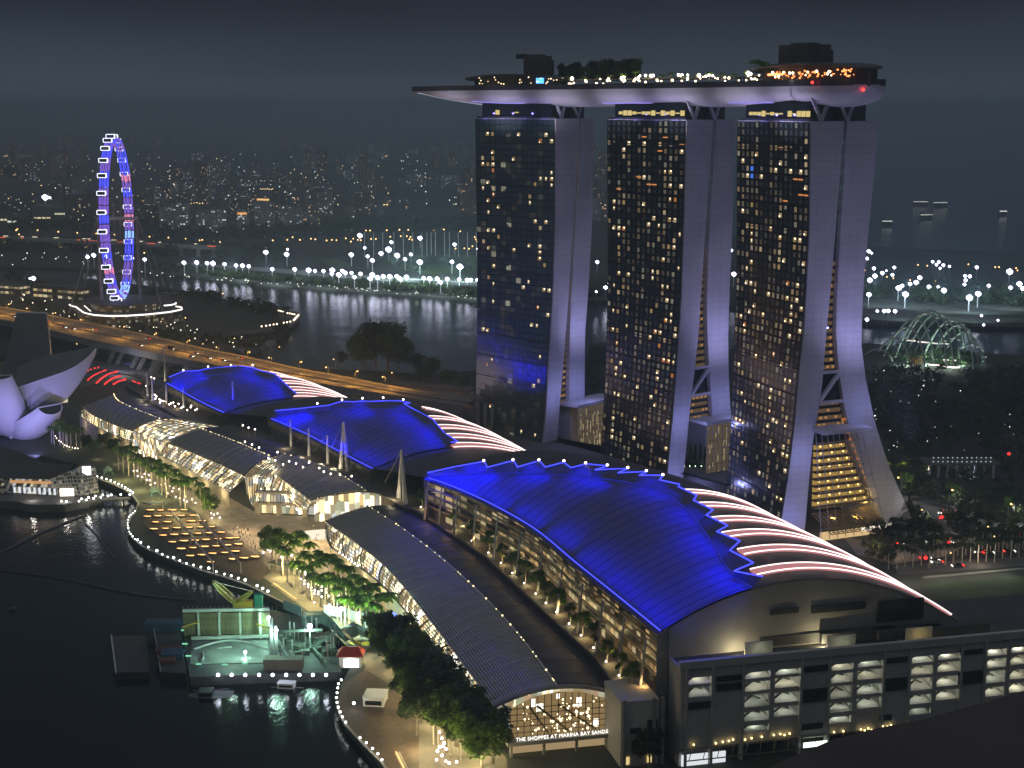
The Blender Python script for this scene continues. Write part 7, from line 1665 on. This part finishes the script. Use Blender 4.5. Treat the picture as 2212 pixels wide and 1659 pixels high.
for i in range(150):
    u_ = rnd.random(); Y = 2700+5600*rnd.random()**1.3; px = rnd.uniform(-80, 1080) if u_ < .93 else rnd.uniform(1265, 1320)
    p = Vector(((px-1106)/3200*Y*1.0, Y, 0)); _fb[rnd.randrange(5)].put(p, rnd.uniform(-.5, .5), rnd.uniform(.6, 1.0), 'faint tower block dissolving in the night haze of the distant city', 'hazy distant tower blocks')
ol_ = [z1m(*p) for p in ((140,1105),(165,1140),(325,1105),(503,1118),(668,1127),(832,1133),(988,1142),(1292,1160),(1455,1168),(1603,1178),(1725,1192),(1748,1188),(1850,1202),(1900,1208),(150,1095),(1247,1300))]+[z2m(*p) for p in ((270,745),(378,745),(475,735),(512,740),(610,750),(655,745),(695,748),(317,722),(145,750),(828,662),(950,665),(985,665),(1095,665),(1130,662),(1240,658),(1315,658),(1270,595),(1535,658),(1622,655),(1765,672),(840,735),(880,745),(905,748),(820,760),(995,737),(1035,738),(1303,713),(1335,720),(1160,718),(1250,713),(1725,820),(1800,818),(1840,822),(1870,800),(1890,720),(1900,740),(1910,758),(775,732),(1325,740),(1350,745))]
ol_ += [(1983,572),(2003,574),(2092,571),(2150,577),(2158,577),(1868,584),(1916,598),(1930,601),(2021,608),(1966,605),(2195,579),(2198,584)]
dots('street_lamp', ol_, glow('far_sodium', (1, .55, .2), 5), 1.5, 'amber street lamp on the far shore roads, %s from the stadium edge', 'street lamp', 'amber street lamps on the far shore')
fd = [(rnd.uniform(0, 1030), 332+110*rnd.random()**1.0, rnd.uniform(.5, 1.3)) for _ in range(260)]
dots('city_lamp', fd[:120], glow('far_white', (.9, 1, .92), 3.2), .85, 'tiny pale city lamp twinkling in the haze behind the wheel', 'lamp', 'pale lamps of the hazy city', 25)
dots('city_lamp', fd[120:], glow('far_amber', (1, .7, .35), 3.2), .85, 'tiny amber city lamp twinkling in the haze behind the wheel', 'lamp', 'amber lamps of the hazy city', 25)
cl = [z2m(lerp(850, 1140, k/22)+rnd.uniform(-5, 5), 432+rnd.uniform(-10, 14)) for k in range(23)]+[z2m(lerp(40, 175, k/9), 306+rnd.uniform(-4, 6)) for k in range(10)]+[z1m(lerp(1560, 1750, k/8), 870+rnd.uniform(-5, 6)) for k in range(9)]+[z2m(lerp(545, 645, k/7), lerp(605, 638, k/7)) for k in range(8)]+[(8+k*4, 337) for k in range(4)]
dots('street_lamp', cl, glow('far_amber2', (1, .68, .3), 4), 1.0, 'small amber lamp in a close string among the city blocks, %s from the stadium edge', 'street lamp', 'strings of amber lamps among the city blocks')
sh = [(lerp(300, 1028, t)+rnd.uniform(-6, 6), lerp(583, 637, t)+rnd.uniform(2, 10), rnd.uniform(.5, 1.2)) for t in [rnd.random() for _ in range(75)]]+[(lerp(0, 300, rnd.random()), rnd.uniform(545, 572), rnd.uniform(.5, 1.2)) for _ in range(22)]
dots('shore_lamp', sh, glow('shore_white', (.95, 1, .85), 4), .85, 'small white lamp along the dark far shoreline', 'lamp', 'small lamps along the far shoreline', 3)
rl = [(rnd.uniform(1885, 2212), rnd.uniform(800, 975), rnd.uniform(.5, 1.2)) for _ in range(45)]+[(2110,882,2.2),(1995,833,1.4),(2192,815,1.2),(1890,898,1.6),(1893,905,1.6),(1895,912,1.4),(2019,922,1.8),(2020,867,2.0),(2129,917,1.2)]
dots('garden_lamp', rl, glow('garden_white', (1, .95, .85), 4), .8, 'small lamp among the dark garden trees beyond the towers', 'lamp', 'lamps among the garden trees', 6)
hl = [(rnd.uniform(0, 560), 0, rnd.uniform(.6, 1.3)) for _ in range(70)]; hl = [(x, lerp(632, 745, (x/560)**.8)+rnd.uniform(-18, 14), s) for x, _, s in hl]
dots('park_lamp', hl, glow('park_warm', (1, .85, .6), 4.5), .9, 'warm park lamp on the dark headland by the wheel', 'lamp', 'park lamps on the headland', 4)
for i, (x, y, s) in enumerate(sorted(((480,646,1.7),(398,694,1.4),(342,718,1.0),(504,732,1.1),(168,742,1.0),(608,748,1.0),(725,775,1.0),(850,803,1.0),(365,774,.9),(442,739,.9)))):
    p = at(x, y, 9); o = LAMP.put((p.x, p.y, 0), rnd.uniform(0, 6), max(.8, s*.9), 'single street lamp on the dark ground by the highway, %s from the museum side' % nth(i), 'street lamps around the highway')
# elevated viaduct in the distance
VD = empty('distant_viaduct', at(100,520,0), 'distant road viaduct with traffic lights streaming along it beyond the wheel', 'viaduct')
P_ = [at(x, y, 14) for x, y in ((-80,512),(0,516),(150,521),(260,526),(360,531),(470,536))]
b = MB(); b.loft([[catmull(P_, i/30)+Vector(v) for v in ((0, 0, 1.2), (0, 26, 1.2), (0, 26, -2.6), (0, 0, -2.6))] for i in range(31)], True, True); b.build('deck', CONC, VD)
pieces('pier', CONC, [(catmull(P_, (i+.5)/16)+Vector((0, 12, -8)), (5, 8, 13), 0) for i in range(16)], VD)
pieces('traffic_light_trail', glow('traffic_red', (1, .12, .05), 1.6), [(catmull(P_, rnd.random())+Vector((0, 3, 1.9)), (rnd.choice((4, 8)), 1, .7), 0) for i in range(16)], VD)
pieces('headlamp_trail', glow('traffic_white', (1, .85, .6), 1.8), [(catmull(P_, rnd.random())+Vector((0, 18, 2.6)), (rnd.choice((4, 7)), 1, .7), 0) for i in range(14)], VD)
for x in (10,60,120,190): light('POINT', at(x, 528, 4), 26000, (1, .62, .25), 1)
# domed stadium at the picture edge
SC = at(-62,452,0); SD = empty('domed_stadium', SC, 'big domed stadium with dotted light arcs at the far picture edge', 'stadium'); Rs = (at(78,447,0)-SC).length; Hs = zat(-62,366,SC.x,SC.y)
def dome(a, e_): return SC+Vector((Rs*cos(a)*cos(e_), Rs*.8*sin(a)*cos(e_), Hs*sin(e_)))
b = MB(); b.grid(lambda i, j: dome(-pi+2*pi*i, j*pi/2), 32, 10); b.build('dome_shell', mat('dome_skin', (.10, .11, .13), .5), SD, smooth=True)
its = []
for a0_, a1_, e0, e1 in ((-1.9, -.25, 1.25, .02), (-2.1, -.5, 1.0, .02), (-2.4, -.9, .75, .02)):
    for k in range(20): f = k/19; its.append((dome(lerp(a0_, a1_, f), lerp(e0, e1, f**1.3))+Vector((0, -1.5, 1)), (1.0,), 0))
pieces('dome_lamp', glow('dome_lamps', (.7, .78, .9), .8), its, SD)
for i, (x0, x1, y, c) in enumerate(((0,45,475,(1,.9,.6)),(60,110,471,(1,.85,.5)),(118,142,462,(.9,.95,.6)),(15,72,479,(.9,1,.85)))):
    p, q = at(x0, y+4, 0), at(x1, y+4, 0); r_ = empty('waterfront_hall', p, 'low lit hall below the domed stadium, %s of four' % nth(i), 'building'); b = MB(); b.box((p+q)/2+Vector((0, 8, 4)), ((q-p).length, 16, 8)); b.build('wall', DCONC, r_)
    pieces('lit_front', glow('hall_front_%d' % i, c, 1.2), [(lerp(p, q, (k+.5)/5)+Vector((0, -.5, 3.5)), ((q-p).length*.15, .5, 3), 0) for k in range(5)], r_)
for i, (x, y, L) in enumerate(((1915,484,40),(1988,441,60),(2030,443,55),(2000,470,50),(2165,462,30),(1010,421,60))):
    p = at(x, y, 0); L *= p.y/3200*.55; L = min(L, 90); r_ = empty('anchored_ship', (p.x, p.y, -2.5), 'anchored ship far out in the haze, %s from the towers' % nth(i), 'ship', 'ships at anchor')
    b = MB(); b.loft([[Vector((p.x+L*f, p.y+s*5*k, z)) for s, z in ((-1, 4), (-.6, -2.5), (.6, -2.5), (1, 4))] for f, k in ((-.5, .8), (0, 1), (.35, .9), (.5, .1))], True, True); b.box((p.x-L*.38, p.y, 6), (L*.10, 7, 6)); b.build('hull', DARK, r_)
    pieces('deck_light', glow('ship_lights', (1, .97, .88), 2.5), [(Vector((p.x+L*(k/8-.45), p.y-6, 5.5)), (.85*p.y/3200,), 0) for k in range(8)], r_)
# ------------------------------------------------------------------ glass conservatory dome
FD = empty('glass_conservatory', at(2000,790,0), 'ribbed glass conservatory dome glowing faintly among the gardens', 'conservatory')
tops = (1275,1150,1030,940,868,850,878,905,945,1005,1085,1205); fx = (790,980,1140,1240,1380,1450,1530,1600,1670,1720,1760,1800); fy = (1410,1450,1470,1440,1500,1470,1460,1440,1500,1480,1470,1480)
ribs_ = []
for k in range(12):
    F_ = at(*z5m(fx[k], fy[k]), z=3); s = (.55+.75*sin(pi*(k+.8)/13)); v_ = Vector((-20, 46, 0))*s; mid = F_+v_*.62
    tp_ = z5m(fx[k]-260-40*k*.1, tops[k]); h = max(6, zat(tp_[0], tp_[1], mid.x, mid.y)-3)
    ribs_.append([F_+v_*(j/20)+Vector((0, 0, h*(1-abs(2*(j/20)**.80-1)**2.1))) for j in range(21)])
RIBM = mat('conservatory_rib', (.62, .66, .62), .5)
for r_ in ribs_: b = MB(); b.tube(r_, .75, 5); b.build('rib', RIBM, FD)
GL_T = bpy.data.materials.new('conservatory_glass'); GL_T.use_nodes = True; _t = GL_T.node_tree; _t.nodes.clear()
_o = _t.nodes.new('ShaderNodeOutputMaterial'); _a1 = _t.nodes.new('ShaderNodeBsdfTransparent'); _a2 = _t.nodes.new('ShaderNodeBsdfGlossy'); _m = _t.nodes.new('ShaderNodeMixShader')
_a1.inputs[0].default_value = (.8, .9, .88, 1); _a2.inputs['Roughness'].default_value = .15; _a2.inputs[0].default_value = (.5, .6, .6, 1); _m.inputs[0].default_value = .22
_t.links.new(_a1.outputs[0], _m.inputs[1]); _t.links.new(_a2.outputs[0], _m.inputs[2]); _t.links.new(_m.outputs[0], _o.inputs[0])
b = MB(); b.loft(ribs_, False); b.build('glass_shell', GL_T, FD)
b = MB(); cs = []
for k in range(40):
    r_ = ribs_[rnd.randrange(1, 11)]; p = lerp(r_[0], r_[-1], rnd.uniform(.15, .85)); cs.append((Vector((p.x, p.y, rnd.uniform(3, 12))), rnd.uniform(3, 6)))
leaf_cloud(b, cs, 2200, 1.1, rnd); o = b.build('indoor_planting', LEAFD, FD); o['kind'] = 'stuff'
for x0, x1, y in ((935,1040,1186),(1065,1190,1203),(1210,1310,1217),(1325,1400,1220),(1340,1480,1397),(1185,1300,1450),(1310,1520,1472)):
    p, q = at(*z5m(x0, y), z=14 if y < 1300 else 5), at(*z5m(x1, y+8), z=14 if y < 1300 else 5); b = MB(); b.tube((p, q), .55, 5); b.build('terrace_light', glow('pink_white_strip', (1, .80, .74), 2.6), FD)
its = []
for k in range(3, 12):
    for j in range(2, 12, 2): its.append((ribs_[k][j]+Vector((1.5, -1, -1.2)), (2.4, .3, .5), 0))
pieces('strut_light', glow('strut_white', (.85, 1, .9), .6), its, FD)
for k in (2, 5, 8, 10): light('POINT', ribs_[k][4]*.5+ribs_[k][14]*.5*1.0+Vector((0, 0, -ribs_[k][10].z*.7)), 14000, (.8, 1, .85), .4)
# garden woods beyond the towers
def wood(name, corners, n, h, size, m, seed):
    r_ = random.Random(seed); P_ = [at(x, y, 0) for x, y in corners]; cs = []
    for i in range(n):
        u_, v_ = r_.random(), r_.random(); p = lerp(lerp(P_[0], P_[1], u_), lerp(P_[3], P_[2], u_), v_); hh = h*r_.uniform(.5, 1.2); cs.append((p+Vector((0, 0, hh*.6)), hh*.45))
    b = MB(); leaf_cloud(b, cs, n*42, size, r_, .8); return tag(b.build(name, m), kind='stuff')
wood('garden_woods', ((1880,975),(2290,995),(2290,815),(1872,805)), 260, 13, 1.5, LEAFD, 21)
wood('roadside_woods', ((1935,1075),(2290,1150),(2290,1010),(1915,1005)), 120, 8, 1.1, LEAFD, 22)
wood('gap_woods', ((1268,860),(1312,860),(1312,760),(1268,760)), 40, 11, 1.3, LEAFD, 23)
sheet('garden_lawn', [tuple(at(x, y, .1)[:2]) for x, y in ((1990,1262),(2300,1240),(2500,1500),(2150,1400))], .08, LAWN)
for i in range(12):
    x = 1916+i*8; CYP.put(at(x, 994-i*.3, 0), i, rnd.uniform(.8, 1.2), 'lime-lit slender tree in the row below the gardens, %s from the near tower' % nth(i), 'lime-lit slender trees')
    if i % 2 == 0: light('POINT', at(x+3, 996, .8)+Vector((0, -1, 0)), 260, (.8, 1, .12), .15)
# roads by the near tower
z6m = lambda x, y: (1769.6+.2667*x, 829.5+.2667*y)
RDM = mat('lit_road', (.13, .125, .12), .85, var=.2, scale=.08)
sheet('garden_road', [tuple(at(*z6m(x, y), z=.05)[:2]) for x, y in ((660,925),(900,940),(1100,995),(1300,1048),(1900,1180),(1900,1260),(1560,1180),(1250,1130),(1000,1120),(860,1105),(740,1010))], .05, RDM)
sheet('avenue_road', [tuple(at(*z6m(x, y), z=.05)[:2]) for x, y in ((600,1475),(1100,1430),(1659,1395),(2000,1370),(2000,1445),(1659,1470),(1100,1515),(640,1545))], .05, RDM)
sheet('forecourt', [tuple(at(*z6m(x, y), z=.05)[:2]) for x, y in ((200,1240),(520,1290),(720,1330),(1100,1240),(1060,1190),(1300,1260),(1000,1400),(600,1460),(300,1380))], .04, mat('forecourt_paving', (.22, .2, .17), .8))
sheet('footway', [tuple(at(*z6m(x, y), z=.05)[:2]) for x, y in ((830,1560),(1659,1487),(2000,1455),(2000,1468),(1659,1500),(850,1575))], .07, mat('pale_footway', (.35, .34, .3), .8))
for x, y, z, e_, c in ((665,755,10,3800,(1,.9,.8)),(1105,857,10,3800,(1,.92,.85)),(1583,970,10,3200,(1,.95,.9)),(1595,1075,6,1500,(.9,.95,1)),(900,1040,9,2600,(1,.92,.85)),(1500,1110,9,2200,(1,.9,.8)),(760,1500,7,1900,(1,.9,.7)),(1000,1470,7,2200,(1,.9,.7)),(1250,1450,7,2000,(1,.9,.7)),(1500,1430,7,2000,(.95,1,.8)),(450,1320,6,2400,(1,.72,.35)),(640,1320,5,900,(1,.75,.5)),(1290,1385,5,1200,(1,.8,.6)),(980,1265,6,1200,(1,.8,.6))): light('POINT', at(*z6m(x, y), z=z), e_, c, .3)
for i, (x, y, s) in enumerate(sorted(((665,755,1.1),(1105,857,1.1),(1583,970,1.1),(1390,1155,.8),(1437,1233,.7),(1115,1232,.7),(1085,1367,.7),(850,1018,.8)))):
    p = at(*z6m(x, y), z=10*s); LAMP.put((p.x, p.y, 0), 2, s, 'road lamp beside the near tower gardens, %s counted away from the tower' % nth(i), 'road lamps beside the near tower')
for i, (x, y, k, rz) in enumerate(sorted(((990,1088,0,1.2),(985,1045,1,4.3),(640,1305,0,.4),(1050,1252,0,.5),(1048,1300,1,.5),(860,1418,0,.1),(955,1452,1,3.2),(1120,1482,0,3.2),(1270,1195,0,1.0),(1370,1377,0,.1),(1540,1365,0,.1),(1300,1367,1,3.2),(825,1290,0,.3),(1080,1055,1,4.3),(1620,1210,1,1.1)))):
    CARS[k].put(at(*z6m(x, y), z=.08), rz+random.Random(i).uniform(-.1, .1), 1.1, '%s car on the roads by the near tower, %s counted away from the tower' % (('dark', 'silver')[k], nth(i)), 'cars by the near tower')
_tl = empty('traffic_signal', (0, 0, 0), 'signal', 'traffic signal'); b = MB(); b.tube(((0, 0, 0), (0, 0, 5)), .1, 5); b.build('pole', DARK, _tl); b = MB(); b.box((0, 0, 5.3), (.6, .5, 1.6)); b.build('housing', DARK, _tl); b = MB(); b.sphere((0, -.3, 5.6), .75, 7, 5); b.build('red_lamp', glow('signal_red', (1, .02, .02), 4), _tl); TL = Kit(_tl)
for i, (x, y) in enumerate(sorted(((1052,1250),(1048,1300),(640,1302),(860,1416),(1535,572),(992,1086)))): p = at(*z6m(x, y), z=5.6); TL.put((p.x, p.y, 0), 0, 1.1, 'traffic signal showing red by the near tower, %s counted from the forecourt' % nth(i), 'red traffic signals')
for i in range(34):
    x = 560+i*33; y = 1500-(i*2.6)+rnd.uniform(-12, 12); r2 = i % 2
    PALMD.put(at(*z6m(x, y-(70 if r2 else 0)), z=0), rnd.uniform(0, 6), rnd.uniform(.95, 1.25), 'dark palm lining the avenue by the near tower, %s from the pink light strips' % nth(i), 'palms lining the avenue')
for i, (x, y, s) in enumerate(sorted(((420,1235,.8),(500,1222,.9),(590,1225,1.0),(680,1230,1.0),(770,1235,1.0),(860,1235,1.0),(950,1240,.9),(700,1060,.9),(760,1085,.9),(830,1140,.9),(1060,1150,1.0),(1150,1145,1.0),(1250,1135,1.0),(1350,1150,1.0),(1450,1165,1.0),(1540,1180,1.0),(1640,1290,1.0),(1150,1270,.9),(1300,1290,.9),(1480,1290,.9),(400,1375,.8),(480,1400,.8),(560,1420,.8),(900,1330,.9)))):
    SHRUB.put(at(*z6m(x, y+25), z=0), rnd.uniform(0, 6), s*1.35, 'dark rounded tree around the near tower forecourt, %s counted away from the pink strips' % nth(i), 'trees around the near tower forecourt')
for i, (x, y) in enumerate(((670,850),(740,870),(1060,930),(1120,960),(1530,1060))):
    SMALL[0].put(at(*z6m(x, y), z=0), i, 1.5, 'lime green tree lit by a road lamp below the gardens, %s from the near tower' % nth(i), 'lime green trees by the road lamps')
GV = empty('garden_pavilion', at(*z6m(1150,770), z=0), 'blue-white lit open pavilion behind the garden road', 'pavilion'); b = MB(); c = at(*z6m(1150,770), z=0); b.box(c+Vector((0, 6, 8.5)), (40, 14, 1.2)); b.build('roof', DCONC, GV)
pieces('column', WHITEP, [(c+Vector((k*5-17, 2, 4)), (1.2, 1.2, 8), 0) for k in range(8)], GV); light('POINT', c+Vector((4, 3, 5)), 2200, (.7, .82, 1), .3); light('POINT', c+Vector((-18, 2, 5)), 900, (1, .7, .4), .3)
pieces('roof_dot', glow('roof_dots', (.6, .75, .8), .9), [(c+Vector((k*2.6-16, -1, 10+r2*2.2)), (.35,), 0) for k in range(13) for r2 in range(2)], GV)
# more trees in the lower grove
for i, (x, y, k, s) in enumerate(sorted(((812,1400,1,.7),(832,1420,0,.7),(858,1440,0,.75),(862,1462,1,.85),(893,1452,0,.8),(905,1478,2,.85),(930,1505,0,.9),(948,1530,1,.9),(915,1560,0,.95),(940,1575,1,.95),(975,1560,2,.85),(985,1612,0,.95),(1020,1635,2,.9),(1065,1650,2,.85),(1080,1585,2,.55),(965,1625,1,.8),(900,1590,1,.75),(1055,1600,2,.7)), key=lambda r: r[1])):
    BIG[k].put(at(x, y, 0), rnd.uniform(0, 6), s*1.25, 'tree filling the lower grove beside the near arcade, %s from the kiosk end' % nth(i), 'trees filling the lower grove')
# roofs that join the three halls
def link(V0, V1, label):
    b = MB(); a_, c_, d_, e_ = V0.S(0, .03), V0.S(0, .97), V1.S(1, .97), V1.S(1, .03)
    b.grid(lambda i, j: lerp(V0.S(.004, lerp(.03, .97, j))-Vector((0, 0, .4)), V1.S(.996, lerp(.03, .97, j))-Vector((0, 0, .4)), i), 12, 20); o = b.build('link_roof', ROOFD, loc=V0.S(0, .5), smooth=True); tag(o, label, 'roof')
link(VM, VS, 'dark roof sheet joining the middle hall to the nearest hall'); link(VN, VM, 'dark roof sheet joining the farthest hall to the middle hall')
